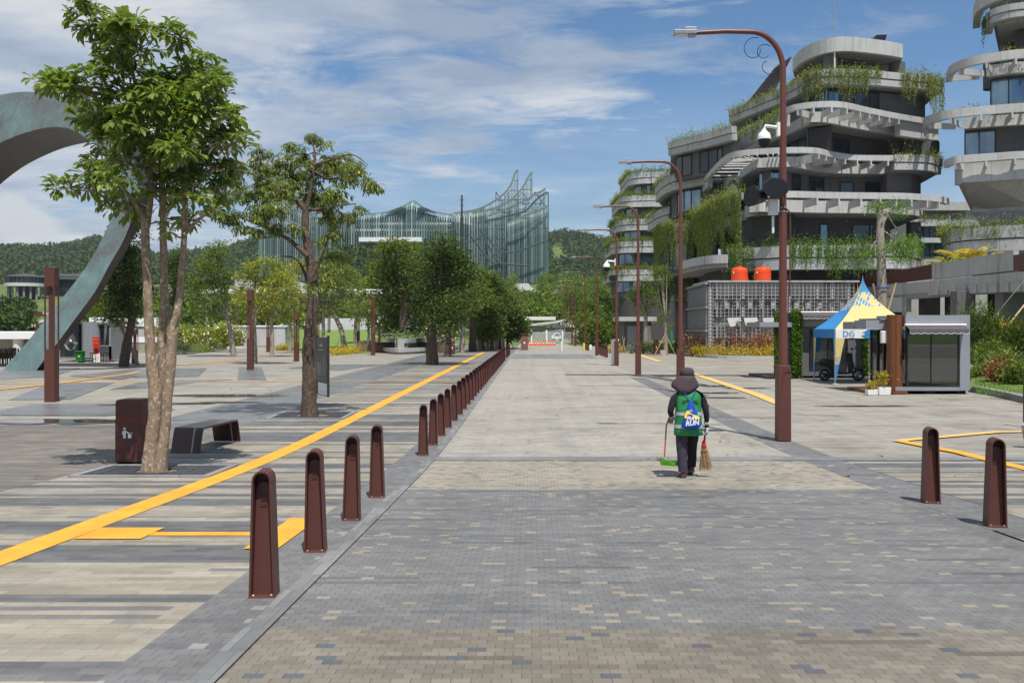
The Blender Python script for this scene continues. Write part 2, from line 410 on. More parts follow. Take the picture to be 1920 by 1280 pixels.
M['bronze']=plain('dark_bronze',(.060,.050,.046),.5,.3,var=.25,scale=1.5)
M['wood']=None
def wood():
    t=NT('wood_cladding'); P,x,y,z=t.xyz('obj')
    n=t.noise(3,t.vec(t.m('MULTIPLY',x,14.),t.m('MULTIPLY',y,14.),z),4); a=t.m('ARCTAN2',y,x)
    col=t.mix(n,(.10,.032,.014),(.20,.075,.03)); j=t.m('LESS_THAN',t.m('FRACT',t.m('MULTIPLY',a,4.2)),.07)
    t.base(t.mix(t.m('MULTIPLY',j,.7),col,(.03,.012,.006))); t.rough(.5); return t.mat
M['wood']=wood()
M['bamboo']=plain('bamboo_stake',(.42,.30,.17),.7,var=.2,scale=8)
M['red']=plain('red_paint',(.50,.02,.02),.4)
M['orange']=plain('orange_plastic',(.72,.07,.012),.45,var=.12,scale=3)
# foliage
M['leaf_a']=leafmat('leaf_glossy',(.085,.145,.024),(.265,.345,.068),(.50,.48,.06),pc=.02,trans=.45,rough=.35,gloss=.10)
M['leaf_b']=leafmat('leaf_olive',(.09,.135,.03),(.24,.29,.075),(.60,.48,.07),pc=.045,trans=.42,rough=.4,gloss=.07)
M['leaf_dk']=leafmat('leaf_dark',(.032,.062,.012),(.115,.170,.032),trans=.32,gloss=.05)
M['leaf_forest']=leafmat('leaf_forest',(.032,.060,.020),(.090,.135,.040),trans=.15,gloss=0.)
M['leaf_md']=leafmat('leaf_mid',(.060,.105,.016),(.190,.250,.040),trans=.4,gloss=.05)
M['leaf_yl']=leafmat('leaf_yellow',(.12,.18,.024),(.33,.35,.045),(.55,.45,.05),pc=.15,trans=.42,gloss=.04)
M['leaf_br']=leafmat('leaf_bright',(.065,.135,.016),(.19,.33,.04),trans=.35,gloss=.04)
M['leaf_vine']=leafmat('leaf_vine',(.095,.130,.028),(.27,.33,.075),(.42,.36,.13),pc=.12,trans=.38,gloss=.02)
M['leaf_red']=leafmat('leaf_red',(.13,.025,.03),(.40,.12,.09),(.5,.4,.16),pc=.25,trans=.3,gloss=.03)
M['leaf_gold']=leafmat('leaf_gold',(.30,.25,.03),(.65,.48,.06),trans=.35,gloss=.03)
M['fl_white']=plain('petal_white',(.85,.85,.78),.6,var=.05)
M['fl_coral']=plain('petal_coral',(.75,.22,.14),.6,var=.1)
M['fl_yellow']=plain('petal_yellow',(.85,.65,.05),.6,var=.1)
M['bark_a']=barkmat('bark_brown',(.20,.135,.085),(.33,.25,.17),(.50,.47,.42),.60)
M['bark_b']=barkmat('bark_dark',(.05,.034,.025),(.15,.105,.075),(.27,.25,.21),.66)
M['bark_c']=barkmat('bark_grey',(.20,.17,.13),(.36,.31,.25),(.45,.43,.4),.6)
# ------------------------------------------------------------------ camera, light, sky
cam=bpy.data.cameras.new('camera'); camo=bpy.data.objects.new('camera',cam); COL.objects.link(camo); scene.camera=camo
cam.sensor_width=36; cam.lens=F/1920*36; cam.clip_start=.1; cam.clip_end=9000; cam.shift_y=-(640-HOR)/1920
camo.location=(0,0,CAMH); camo.rotation_euler=(R(90),0,0)
scene.view_settings.view_transform='Standard'; scene.view_settings.look='None'; scene.view_settings.exposure=.24; scene.view_settings.gamma=1
LD=Vector((-1.15,3.4,-7.97)).normalized()
sl=bpy.data.lights.new('sun','SUN'); sl.energy=5.0; sl.angle=R(.53); sl.color=(1,.945,.865)
so=bpy.data.objects.new('sun',sl); COL.objects.link(so); so.rotation_euler=LD.to_track_quat('-Z','Y').to_euler(); so.location=(20,-60,140)
w=bpy.data.worlds.new('World'); scene.world=w; w.use_nodes=True
def world():
    t=w.node_tree; t.nodes.clear()
    N=NT.__new__(NT); N.t=t
    out=t.nodes.new('ShaderNodeOutputWorld')
    sky=N.n('ShaderNodeTexSky',sky_type='NISHITA'); sky.sun_disc=False; sky.sun_elevation=math.asin(-LD.z); sky.sun_rotation=math.atan2(-LD.x,-LD.y)
    sky.air_density=1.1; sky.dust_density=.6; sky.ozone_density=1.6
    tc=N.n('ShaderNodeTexCoord'); sp=N.n('ShaderNodeSeparateXYZ'); N.link(tc.outputs['Generated'],sp.inputs[0])
    x,y,z=sp.outputs
    zz=N.m('ADD',N.m('MAXIMUM',z,0.),.12)
    p=N.vec(N.m('DIVIDE',x,zz),N.m('DIVIDE',y,zz),0.)
    mp=N.n('ShaderNodeMapping'); mp.inputs['Rotation'].default_value=(0,0,R(-14)); mp.inputs['Scale'].default_value=(.72,1.15,1); mp.inputs['Location'].default_value=(3.7,1.3,0); N.link(p,mp.inputs[0])
    big=N.noise(.62,mp.outputs[0],9,.60,dist=.35)
    wis=N.noise(4.2,mp.outputs[0],7,.66,dist=.5)
    bias=N.m('MULTIPLY',N.m('SUBTRACT',N.m('MULTIPLY',x,-1.),.02),.34)      # cover thickens towards the west
    d=N.m('ADD',N.m('ADD',N.m('MULTIPLY',big,.64),N.m('MULTIPLY',wis,.36)),bias)
    mask=N.ramp(d,[(.445,0.),(.495,.45),(.54,.86),(.61,1.)])
    lit=N.ramp(N.noise(1.5,mp.outputs[0],6,.6,dist=.3),[(.38,(.46,.55,.70)),(.50,(.66,.74,.86)),(.62,(.98,1.,1.02))])
    # small cumulus low on the horizon
    cv=N.vec(N.m('MULTIPLY',x,7.),N.m('MULTIPLY',y,7.),N.m('MULTIPLY',z,22.))
    cn=N.noise(1.,cv,6,.55); band=N.m('MULTIPLY',N.ramp(z,[(.03,0.),(.055,1.),(.10,1.),(.15,0.)]),1.)
    cum=N.m('MULTIPLY',N.ramp(cn,[(.56,0.),(.62,1.)]),N.m('MULTIPLY',band,.8))
    dv=N.n('ShaderNodeVectorMath',operation='DISTANCE'); cm=N.n('ShaderNodeMapping'); cm.inputs['Scale'].default_value=(1,1,1.25); N.link(tc.outputs['Generated'],cm.inputs[0]); N.link(cm.outputs[0],dv.inputs[0]); dv.inputs[1].default_value=(-.473,.878,.128)
    pn=N.noise(14.,tc.outputs['Generated'],6,.6,dist=.4); pf=N.m('ADD',N.m('MULTIPLY',dv.outputs['Value'],-30.),N.m('MULTIPLY',pn,2.6)); puff=N.ramp(pf,[(.05,0.),(.5,.95)])
    cum=N.m('MAXIMUM',cum,N.m('MULTIPLY',puff,.92))
    low=N.ramp(z,[(.0,.70),(.10,.38),(.26,0.)])
    mask2=N.m('MAXIMUM',N.m('MULTIPLY',mask,.92),low)
    b1=N.n('ShaderNodeBackground'); b1.inputs[1].default_value=.086; 
    N.link(N.mix(1.,sky.outputs[0],(.66,.90,1.10),'MULTIPLY'),b1.inputs[0])
    b2=N.n('ShaderNodeBackground'); b2.inputs[1].default_value=.655
    N.link(N.mix(N.m('MULTIPLY',cum,1.),lit,(.93,.94,.95)),b2.inputs[0])
    ms=N.n('ShaderNodeMixShader'); N.link(N.m('MAXIMUM',mask2,cum),ms.inputs[0]); N.link(b1.outputs[0],ms.inputs[1]); N.link(b2.outputs[0],ms.inputs[2])
    N.link(ms.outputs[0],out.inputs[0])
world()

# ------------------------------------------------------------------ terrain
def sstep(a,b,x):
    t=np.clip((x-a)/(b-a),0,1); return t*t*(3-2*t)
RQ=[-1500,-300,0,100,140,185,225,300,380,430,500,560,650,700,800,930,1030,1062,1100,1150,1250,1800,2600,4000]
RY=[500,485,470,473,466,453,470,486,482,474,449,452,450,462,500,487,452,446,455,461,472,500,500,500]
def hnoise(x,y,s,o=0):
    return (np.sin(x*s+o)*np.cos(y*s*1.13+o*2.1)+.6*np.sin(x*s*2.3+y*s*1.7+o)+.35*np.cos(x*s*4.1-y*s*3.7+o*3))/1.95
def terr(x,y):
    x=np.asarray(x,float); y=np.asarray(y,float)
    ys=np.maximum(y,60); q=960+F*x/ys
    base=sstep(115,560,y)*27*(1+.45*sstep(300,80,q)*sstep(400,250,y))
    base=base*(1-.75*sstep(1150,1300,q)*sstep(700,500,y))
    base=base+15*sstep(590,650,q)*sstep(905,850,q)*sstep(450,525,y)*sstep(900,640,y)
    rid=CAMH+(HOR-np.interp(q,RQ,RY))/F*1150
    h=base+sstep(600,1150,y)*(rid-27-8)
    h+=sstep(600,900,y)*(hnoise(x,y,.013,1)*6)+sstep(150,300,y)*hnoise(x,y,.03,2)*1.2
    s=(15.2-np.minimum(y,15+60))/1.5
    z0=.06*np.where(s>30,s,np.log1p(np.exp(np.minimum(s,30))))
    z0=np.where(y>60,0,z0)
    return z0+h-.05
def grid_terrain():
    xs=np.unique(np.concatenate([np.linspace(-1900,-500,50),np.linspace(-500,500,160),np.linspace(500,1900,50)]))
    ys=np.concatenate([np.arange(-60,30,1.5),np.arange(30,130,8),np.arange(130,640,12),np.arange(640,1300,16),np.arange(1300,2600,100)])
    X,Y=np.meshgrid(xs,ys); Z=terr(X,Y); V=np.stack([X.ravel(),Y.ravel(),Z.ravel()],1)
    ny,nx=X.shape; i=np.arange(ny-1)[:,None]*nx+np.arange(nx-1)[None]; i=i.ravel()
    T=np.stack([i,i+1,i+1+nx,i+nx],1)
    t=NT('grass_ground'); P,x,y,z=t.xyz(); n=t.noise(.05,P,6,.6); n2=t.noise(.9,P,5,.7)
    soil=t.noise(.012,P,5,.55)
    g=t.mix(n2,(.045,.085,.018),(.11,.16,.04)); g=t.mix(t.ramp(n,[(.45,0.),(.7,1.)]),g,(.14,.17,.05))
    g=t.mix(t.ramp(soil,[(.66,0.),(.70,1.)]),g,(.33,.17,.08))
    t.base(g); t.rough(.95); t.bump(n2,.8,.3)
    o=np_mesh('ground',V,T,t.mat); o['kind']='structure'
    for p in o.data.polygons: p.use_smooth=True
grid_terrain()
def tz(x,y): return float(terr(x,y))

# ------------------------------------------------------------------ paving sheets
def strip(name,u0,u1,v0,v1,dz,mat,kind='structure',nu=1):
    vs=[];fs=[]; v=v0; L=[]
    while v<v1-1e-6:
        L.append(v); v+=.25 if v<24 else (4 if v<60 else 12)
    L.append(v1)
    for v in L:
        for k in range(nu+1):
            u=u0+(u1-u0)*k/nu; vs.append((u+SH*v,v,zg(v)+dz))
    for i in range(len(L)-1):
        for k in range(nu):
            a=i*(nu+1)+k; fs.append((a,a+1,a+nu+2,a+nu+1))
    m=MB().add(vs,fs); o=m.build(name,mat); o['kind']=kind; return o
strip('plaza',-90,60,-8,112,0,M['pv_plaza'],nu=1)
strip('plaza_brown_paving',-60,-6.5,-6,20.5,.004,M['pv_brown'])
strip('pavement_striped_left',-6.5,-2.14,-6,110,.008,M['pv_stripe'])
strip('pavement_verge_left',-2.14,-1.70,-6,110,.012,M['pv_verge'])
strip('pavement_border_left',-1.70,-1.555,-6,110,.016,M['pv_slab'])
strip('pavement_verge_right',4.35,5.0,-6,40,.008,M['pv_verge'])
strip('pavement_striped_right',5.0,16,-6,14.2,.012,M['pv_stripe'])
strip('road_near_beige',-1.555,4.35,-6,5.4,.006,M['pv_near'])
strip('road_near_beige_side',4.35,40,-6,5.4,.018,M['pv_near'])
strip('road_grey',-1.555,4.35,5.4,11.4,.006,M['pv_grey'])
strip('road_grey_side',4.35,9.5,5.4,8.6,.020,M['pv_grey'])
strip('road_mixed',-1.555,4.35,11.4,14.55,.006,M['pv_mix'])
strip('road_band',-1.555,12,14.55,15.05,.014,M['pv_band'])
strip('road_pale',-1.555,4.9,15.05,126,.006,M['pv_pale'])
strip('road_far_band',-1.5,4.8,65,76,.012,M['pv_band'])
strip('plaza_grey_band',-8.8,-6.5,20.5,110,.006,M['pv_gband'])
def gpoly(name,px,dz,mat):
    P=[G(*p) for p in px]; m=MB().add([(p.x,p.y,zg(p.y)+dz) for p in P],[tuple(range(len(P)))]); o=m.build(name,mat); o['kind']='structure'; return o
for k,pp in enumerate([[(445,713),(448,688),(490,688),(500,713)],[(204,731),(279,713),(440,712),(372,716),(300,727)],[(16,750),(88,721),(215,717),(133,749)],
    [(0,698),(60,690),(150,690),(100,706),(0,712)],[(300,691),(388,690),(372,706),(250,708)],[(0,770),(60,758),(230,757),(330,768),(200,780),(0,779)],[(540,690),(600,684),(720,683),(640,694)],[(130,705),(260,691),(330,691),(225,712)]]):
    gpoly('plaza_grey_patch',pp,.010+.0012*k,M['pv_gband'])
gpoly('plaza_inlay_right',[(1198,704),(1216,704),(1330,722),(1300,722)],.026,M['pv_gband'])
gpoly('plaza_drain_line',[(1060,702.0),(1400,703.8),(1400,705.0),(1060,703.0)],.03,M['wet'])
# tactile lines
def yline(name,pts,wd,dz=.014,mat=None):
    vs=[];fs=[]; Q=[]
    for a,b in zip(pts[:-1],pts[1:]):
        a=Vector(a);b=Vector(b); n=max(1,int((b-a).length/(.5 if min(a.y,b.y)<20 else 5)))
        Q+=[a+(b-a)*i/n for i in range(n)]
    Q.append(Vector(pts[-1]))
    for i,p in enumerate(Q):
        t=(Q[min(i+1,len(Q)-1)]-Q[max(i-1,0)]).normalized(); nrm=Vector((-t.y,t.x))
        for s in(1,-1):
            q=p+nrm*wd/2*s; vs.append((q.x,q.y,zg(q.y)+dz))
    for i in range(len(Q)-1): fs.append((2*i,2*i+1,2*i+3,2*i+2))
    o=MB().add(vs,fs).build(name,mat or M['yellow']); o['kind']='structure'
def uv(u,v): return (u+SH*v,v)
yline('tactile_path',[uv(-4.28,-4),uv(-4.28,82)],.33)
yline('tactile_path_joint',[uv(-4.1,8.42),uv(-3.5,8.42)],.56,.017)
yline('tactile_path_cross',[uv(-3.5,8.40),uv(-2.42,8.40)],.17,.014)
yline('tactile_path_stop',[uv(-2.29,7.70),uv(-2.29,9.22)],.29,.018)
g2=lambda px,py:(G(px,py).x,G(px,py).y)
yline('tactile_path_far',[g2(-60,720.5),g2(240,716.5),g2(560,715),(-2.3,36.9)],.22,.0165)
yline('tactile_path_curve',[g2(-80,738),g2(0,731),g2(120,718),g2(239,701.5),(g2(262,697))],.24,.024)
yline('tactile_path_back',[g2(216,691),g2(369,682),g2(480,670.5),g2(551,664.8)],.35,.024)
yline('tactile_path_right',[g2(1166,660),g2(1189,662.5),g2(1236,678)],.38,.024,M['yellow_old'])
yline('tactile_path_right_far',[g2(1236,679),g2(1330,681),g2(1452,683)],.3,.024,M['yellow_old'])
yline('tactile_path_right_near',[g2(1300,701),g2(1418,740),g2(1462,758)],.36,.024,M['yellow_old'])
yline('tactile_path_corner',[g2(1960,889),g2(1800,850),g2(1682,827)],.24,.024)
yline('tactile_path_corner_far',[g2(1690,827),g2(1870,811),g2(1960,810)],.22,.024,M['yellow_old'])
# puddles
def puddle(px,py,wpx,hpx,seed):
    rnd=random.Random(seed); c=G(px,py); k=c.y/F; pts=[]
    hy=hpx*k*c.y/CAMH/2
    for i in range(26):
        a=2*math.pi*i/26; q=.6+.55*rnd.random()
        pts.append((c.x+wpx*k/2*math.cos(a)*(.85+.3*rnd.random()),c.y+hy*math.sin(a)*q))
    m=MB().add([(p[0],p[1],zg(p[1])+.019) for p in pts],[tuple(range(26))]); o=m.build('puddle',M['wet']); o['kind']='structure'
    m=MB().add([(c.x+(p[0]-c.x)*.86,c.y+(p[1]-c.y)*.72,zg(p[1])+.024) for p in pts],[tuple(range(26))]); o=m.build('puddle_water',M['water']); o['kind']='structure'
for k,a in enumerate([(100,791,300,11),(420,742,230,5),(360,757,90,2.4),(430,755,130,2),(1345,724,66,3),(1345,737,80,2.4),(1240,705,120,2.2),(1360,746,90,1.8),(1400,728,90,1.6),(1620,762,200,1.5),(1300,742,60,1.5),(250,760,150,3)]):
    puddle(*a,seed=k)

# ------------------------------------------------------------------ far woods
def woods(name,n,qr,yr,seed,h=(7,12),leaf=2.6,k=42,mat='leaf_dk',test=None,core=.5):
    rs=np.random.RandomState(seed); Y=rs.uniform(yr[0]**.7,yr[1]**.7,n)**(1/.7); q=rs.uniform(qr[0],qr[1],n); X=(q-960)/F*Y
    if test is not None:
        s=test(q,Y); X,Y=X[s],Y[s]
    Z=terr(X,Y); n=len(X); H=rs.uniform(h[0],h[1],n)
    C=np.stack([X,Y,Z],1); d=unit(rs.normal(0,1,(n*k,3))); d[:,2]=np.abs(d[:,2])*1.3-.35
    Hk=np.repeat(H,k)[:,None]; Cc=np.repeat(C,k,0); Cc[:,2]+=Hk[:,0]*.5
    P=Cc+d*Hk*np.array([[.42,.42,.45]])*rs.uniform(.5,1,(n*k,1))
    V,T=leaves(P,rs.normal(0,1,(n*k,3)),leaf*rs.uniform(.6,1.3,n*k),leaf*.8,rs,fine=False)
    o=np_mesh(name,V,T,M[mat]); return o
def wtest(q,Y):
    # leave the palace hill and the orange cutting bare
    cut=(q>1030)&(q<1062)&(Y>820)&(Y<1010)
    return ~cut
tag(woods('hillside_forest',7000,(-150,1200),(620,1210),1,(9,15),3.0,46,'leaf_forest',wtest),'dense dark green forest covering the far hills behind the palace','forest',kind='stuff')
tag(woods('hillside_forest',1300,(600,860),(430,545),5,(5,9),1.8,60,'leaf_forest'),'dark wooded slope at the foot of the palace behind the plaza trees','forest',kind='stuff')
tag(woods('mid_woodland',430,(960,1165),(165,480),2,(3.5,7),.85,130,'leaf_md',lambda q,Y:~((q>970)&(q<1010)&(Y>300))&~((q<1090)&(Y<190))),'bushy green trees on the slope between the gate and the hill','woodland',kind='stuff')
tag(woods('mid_woodland',500,(160,960),(150,430),3,(4,7.5),1.0,110,'leaf_md',lambda q,Y:(Y<230)|(q>640)),'loose green scrub and trees on the ground behind the plaza','woodland',kind='stuff')
tag(woods('hillside_shrubs',200,(-60,60),(150,240),4,(2,4.5),.8,120,'leaf_forest'),'dark green bushes on the slope below the round pavilion','shrubs',kind='stuff')

def haze():
    o=MB().bb(-1950,1950,-70,2650,-3,190).build('haze',None or bpy.data.materials.new('haze')); o['kind']='stuff'; o['label']='thin pale daylight haze over the plaza and hills'
    m=o.data.materials[0]; m.use_nodes=True; t=m.node_tree; t.nodes.clear(); out=t.nodes.new('ShaderNodeOutputMaterial'); v=t.nodes.new('ShaderNodeVolumePrincipled')
    v.inputs['Color'].default_value=(.86,.92,1,1); v.inputs['Density'].default_value=.00011; v.inputs['Anisotropy'].default_value=.3; t.links.new(v.outputs[0],out.inputs['Volume'])
haze()
# ------------------------------------------------------------------ bollards
def make_bollard():
    t=thing('bollard','x','bollard')
    H=.85
    def half(z):   # half width of the frame at height z
        return .10-.038*(z/.80)
    # outline (x,z): tapered sides, round head
    out=[(-.088,0),(-.066,.76)]
    for i in range(9):
        a=math.pi-math.pi*i/8; out.append((.066*math.cos(a),.78+.07*math.sin(a)))
    out+=[(.066,.76),(.088,0)]
    m=MB()
    # back web
    m.plate([(x,.055,z) for x,z in out],(0,.045,0))
    # rim round the outline, open to the front
    inn=[(-.072,0.0),(-.051,.76)]
    for i in range(9):
        a=math.pi-math.pi*i/8; inn.append((.051*math.cos(a),.78+.054*math.sin(a)))
    inn+=[(.051,.76),(.072,0.0)]
    y0,y1=-.075,.056
    for i in range(len(out)-1):
        a,b=out[i],out[i+1]; c,d=inn[i],inn[i+1]
        vs=[(a[0],y0,a[1]),(b[0],y0,b[1]),(d[0],y0,d[1]),(c[0],y0,c[1]),(a[0],y1,a[1]),(b[0],y1,b[1]),(d[0],y1,d[1]),(c[0],y1,c[1])]
        m.add(vs,[(0,1,2,3),(7,6,5,4),(0,4,5,1),(3,2,6,7),(0,3,7,4),(1,5,6,2)])
    m.build('shell',M['brown'],t,bevel=.004)
    m=MB(); pan=[(-.070,.012),(-.049,.725)]
    for i in range(7):
        a=math.pi-math.pi*i/6; pan.append((.048*math.cos(a),.725+.04*math.sin(a)))
    pan+=[(.049,.725),(.070,.012)]
    m.plate([(x,.012-.035*(1-z/.75),z) for x,z in pan],(0,.035,0)); m.build('panel',M['brown'],t,bevel=.003)
    m=MB(); yy=.006
    m.bb(-.024,.024,yy-.006,yy,.672,.678); 
    for a in((-.022,-.018,.60,.648),(.018,.022,.60,.648),(-.022,.022,.60,.605),(-.022,.022,.643,.648),(-.006,-.001,.61,.636),(.006,.014,.615,.621)):
        m.bb(a[0],a[1],yy-.006,yy,a[2],a[3])
    m.build('emblem',M['brown'],t)
    m=MB(); m.bb(-.09,.09,-.085,.10,0,.012); m.build('base_plate',M['brown'],t,bevel=.003)
    for x in(-.06,.06):
        m=MB(); m.lathe((x,-.062,.012),[(.011,0),(.011,.007),(.006,.011)],8); m.build('bolt',M['screw'],t)
    return t
bol=make_bollard(); first=True
def put_bollard(v,u,label,group,dx=0,rz=0):
    global first
    rb=random.Random(int(v*100)); rz+=R(rb.uniform(-2.5,2.5)); tl=(R(rb.uniform(-.6,.6)),R(rb.uniform(-.7,.7)),rz)
    x=u+SH*v+dx+rb.uniform(-.008,.008); loc=(x,v,zg(v)+.012)
    if first:
        bol.location=loc; bol.rotation_euler=tl; tag(bol,label,None,group); first=False
    else: dup(bol,loc,rz,label,group,skip=() if v<30 else ('bolt','emblem')).rotation_euler=tl
vs=[6.17,7.64,9.17,10.72]+[15.25+1.53*k for k in range(40)]
vs=[v for v in vs if not 62<v<66]
Z4=['nearest the camera at the yellow stop strip','second from the camera beside the yellow stop strip','third from the camera on the grey verge','fourth from the camera just before the wide gap']
for i,v in enumerate(vs):
    lb=('brown bollard %s'%Z4[i]) if i<4 else 'brown bollard, %s one after the gap in the long left row'%nth(i-4)
    put_bollard(v,-1.815,lb,'bollards in the long row left of the road',rz=R(3))
put_bollard(8.82,4.50,'brown bollard closest to the camera on the right kerb','bollards on the right of the road',rz=R(-14))
put_bollard(10.3,4.52,'brown bollard behind the closest one on the right kerb','bollards on the right of the road',rz=R(-12))
for k in range(6):
    put_bollard(67.7+1.53*k,5.62,'far brown bollard %s in the short row beyond the white cabinet lamp'%nth(k),'far right bollards')
for k in range(4):
    put_bollard(88+1.53*k,5.5,'tiny far bollard %s in the farthest right row'%nth(k),'farthest right bollards')

# ------------------------------------------------------------------ street lamps
def make_lamp():
    t=thing('street_lamp','x','street lamp')
    m=MB(); m.box((0,0,.72),(.25,.25,1.44),taper=.96); m.build('base_sleeve',M['brown'],t,bevel=.012)
    m=MB(); prof=[(-.07,.95),(-.03,1.22),(.0,1.30),(.055,1.34),(.10,1.31)]
    for a,b in zip(prof[:-1],prof[1:]): m.bar((a[0],-.127,a[1]),(b[0],-.127,b[1]),.018,.012)
    m.build('relief_line',M['brown'],t)
    pts=[(0,0,1.4),(0,0,3),(0,0,5),(0,0,7.1)]; rr=[.085,.075,.066,.058]
    for i in range(1,11):
        a=R(90)*i/10; pts.append((-.62+.62*math.cos(a),0,7.1+.72*math.sin(a))); rr.append(.057-.001*i)
    pts+=[(-1.1,0,7.83),(-1.68,0,7.80)]; rr+=[.045,.042]
    m=MB(); m.tube(pts,rr,14); m.build('pole',M['brown_far'],t,smooth=True)
    h=MB(); h.box((-1.88,0,7.80),(.42,.20,.07)); h.box((-1.78,0,7.86),(.22,.17,.06)); h.box((-1.74,0,7.76),(.13,.14,.07))
    for k in range(7): h.box((-2.06+.025*k,0,7.845),(.006,.17,.03))
    hd=h.build('lamp_head',M['greymetal'],t,bevel=.008)
    MB().box((-1.94,0,7.762),(.24,.15,.012)).build('lens',M['offwhite'],hd)
    # scrolls
    def spiral(cx,cz,r0,r1,a0,a1,n=26):
        return [(cx+(r0+(r1-r0)*i/n)*math.cos(R(a0+(a1-a0)*i/n)),0,cz+(r0+(r1-r0)*i/n)*math.sin(R(a0+(a1-a0)*i/n))) for i in range(n+1)]
    for sp in(spiral(-.55,7.48,.24,.11,70,370),spiral(-.36,7.43,.16,.10,40,320),spiral(-.28,7.17,.19,.09,10,-250)):
        m=MB(); m.tube(sp,.007,5); m.build('scroll',M['black'],t)
    return t
lamps=[(1468,17.45),(1276,31.0),(1196.5,42.3),(1156,52.5),(1119,72.5),(1097,92)]
names=['tall brown street lamp carrying a dome camera and black loudspeakers','brown street lamp rising right behind the street sweeper','brown street lamp next beyond the one behind the sweeper','brown street lamp standing against a white cabinet','brown curved street lamp at the short row of far bollards','brown street lamp just beyond the short row of far bollards']
lamp=make_lamp()
for i,(px,Y) in enumerate(lamps):
    loc=(wx(px,Y),Y,zg(Y)+.02)
    if i==0: lamp.location=loc; tag(lamp,names[0],None,'street lamps along the road')
    else: dup(lamp,loc,0,names[i],'street lamps along the road')
for k,Y in enumerate([110,124,137,150,165,182]):
    x=wx(1079,110)+ (Y-110)*.035
    dup(lamp,(x,Y,.02 if Y<126 else tz(x,Y)),0,'distant street lamp, %s beyond the booth'%nth(k),'distant street lamps',skip=('scroll','relief_line'))
lx,ly=wx(1468,17.45),17.45
# dome camera
def dome(lx,ly,z,s=1,lb='white dome camera bracketed to the nearest lamp pole'):
    t=thing('dome_camera',lb,'security camera',(lx-.08*s,ly,z))
    m=MB(); m.box((lx-.09,ly,z+.02),(.05,.10,.26*s)); m.tube([(lx-.1,ly,z+.06),(lx-.34*s,ly,z+.09),(lx-.36*s,ly,z)],.032*s,8); m.build('bracket',M['white'],t,smooth=True)
    m=MB(); m.lathe((lx-.36*s,ly,z-.17*s),[(.125*s,0),(.125*s,.04*s),(.105*s,.11*s),(.05*s,.16*s),(.03*s,.2*s)],20); m.build('housing',M['white'],t,smooth=True)
    m=MB(); m.lathe((lx-.36*s,ly,z-.17*s),[(.02*s,-.17*s),(.075*s,-.145*s),(.11*s,-.07*s),(.115*s,0)],20); m.build('lens_dome',M['black'],t,smooth=True)
dome(lx,ly,wz(245,ly))
t=thing('loudspeaker','pair of black horn loudspeakers strapped to the nearest lamp pole','loudspeaker',(lx-.2,ly,wz(360,ly)))
def horn(cx,cy,cz,rz,parent,nm):
    m=MB(); 
    front=[(math.cos(R(22.5+45*i))*.27,math.sin(R(22.5+45*i))*.21) for i in range(8)]; back=[(a*.5,b*.5) for a,b in front]
    vs=[Vector((a,-.14,b)) for a,b in front]+[Vector((a,.16,b)) for a,b in back]
    q=Matrix.Rotation(rz,3,'Z'); vs=[q@v+Vector((cx,cy,cz)) for v in vs]
    m.add(vs,[tuple(range(7,-1,-1)),tuple(range(8,16))]+[(i,(i+1)%8,8+(i+1)%8,8+i) for i in range(8)])
    return m.build(nm,M['black'],parent,bevel=.01)
horn(lx-.23,ly-.12,wz(356,ly),R(8),t,'horn'); horn(lx-.48,ly+.06,wz(368,ly),R(-70),t,'horn')
MB().bar((lx-.3,ly,wz(372,ly)),(lx,ly,wz(372,ly)),.03).build('bracket',M['greymetal'],t)
t=thing('junction_box','pale grey wiring box under the loudspeakers on the lamp pole','junction box',(lx-.2,ly,wz(405,ly)))
MB().box((lx-.2,ly-.04,wz(389,ly)),(.17,.12,.30)).build('housing',M['offwhite'],t,bevel=.01)
MB().bar((lx-.19,ly,wz(405,ly)),(lx-.19,ly,wz(437,ly)),.04,.03).build('antenna',M['offwhite'],t)
cpts=[(lx,ly-.07,wz(352,ly)),(lx+.02,ly-.09,wz(372,ly)),(lx-.02,ly-.09,wz(388,ly)),(lx+.05,ly-.07,wz(393,ly)),(lx+.13,ly,wz(402,ly)),(lx+.14,ly,wz(440,ly)),(lx+.13,ly,wz(555,ly))]
tag(MB().tube(catmull(cpts,5),.014,6).build('power_cable',M['brown_far'],None,origin=(lx+.13,ly,3),smooth=True),'reddish cable conduit running down beside the nearest lamp pole','cable')
m=MB()
for z in(wz(390,ly),wz(397,ly)): m.lathe((lx,ly,z),[(.075,-.012),(.08,0),(.075,.012)],14)
tag(m.build('pole_strap',M['greymetal'],None,origin=(lx,ly,wz(393,ly))),'steel straps clamped round the nearest lamp pole','strap')
# cabinet lamp
cx,cy=wx(1156,52.5),52.5
t=thing('equipment_cabinet','tall white equipment cabinet behind the fourth lamp','cabinet',(cx,cy+.6,0))
MB().box((cx-.02,cy+.6,.77),(.42,.35,1.5)).build('housing',M['white'],t,bevel=.02)
MB().box((cx+.05,cy+.42,.8),(.22,.01,1.2)).build('door',M['offwhite'],t)
MB().box((cx-.02,cy+.6,.01),(.5,.45,.06)).build('plinth',M['conc'],t)
dome(cx,cy,wz(492,cy),1.6,'white dome camera on the lamp with the white cabinet')
t=thing('loudspeaker','black loudspeaker on the lamp with the white cabinet','loudspeaker',(cx-.2,cy,wz(522,cy)))
horn(cx-.25,cy-.12,wz(522,cy),R(10),t,'horn')

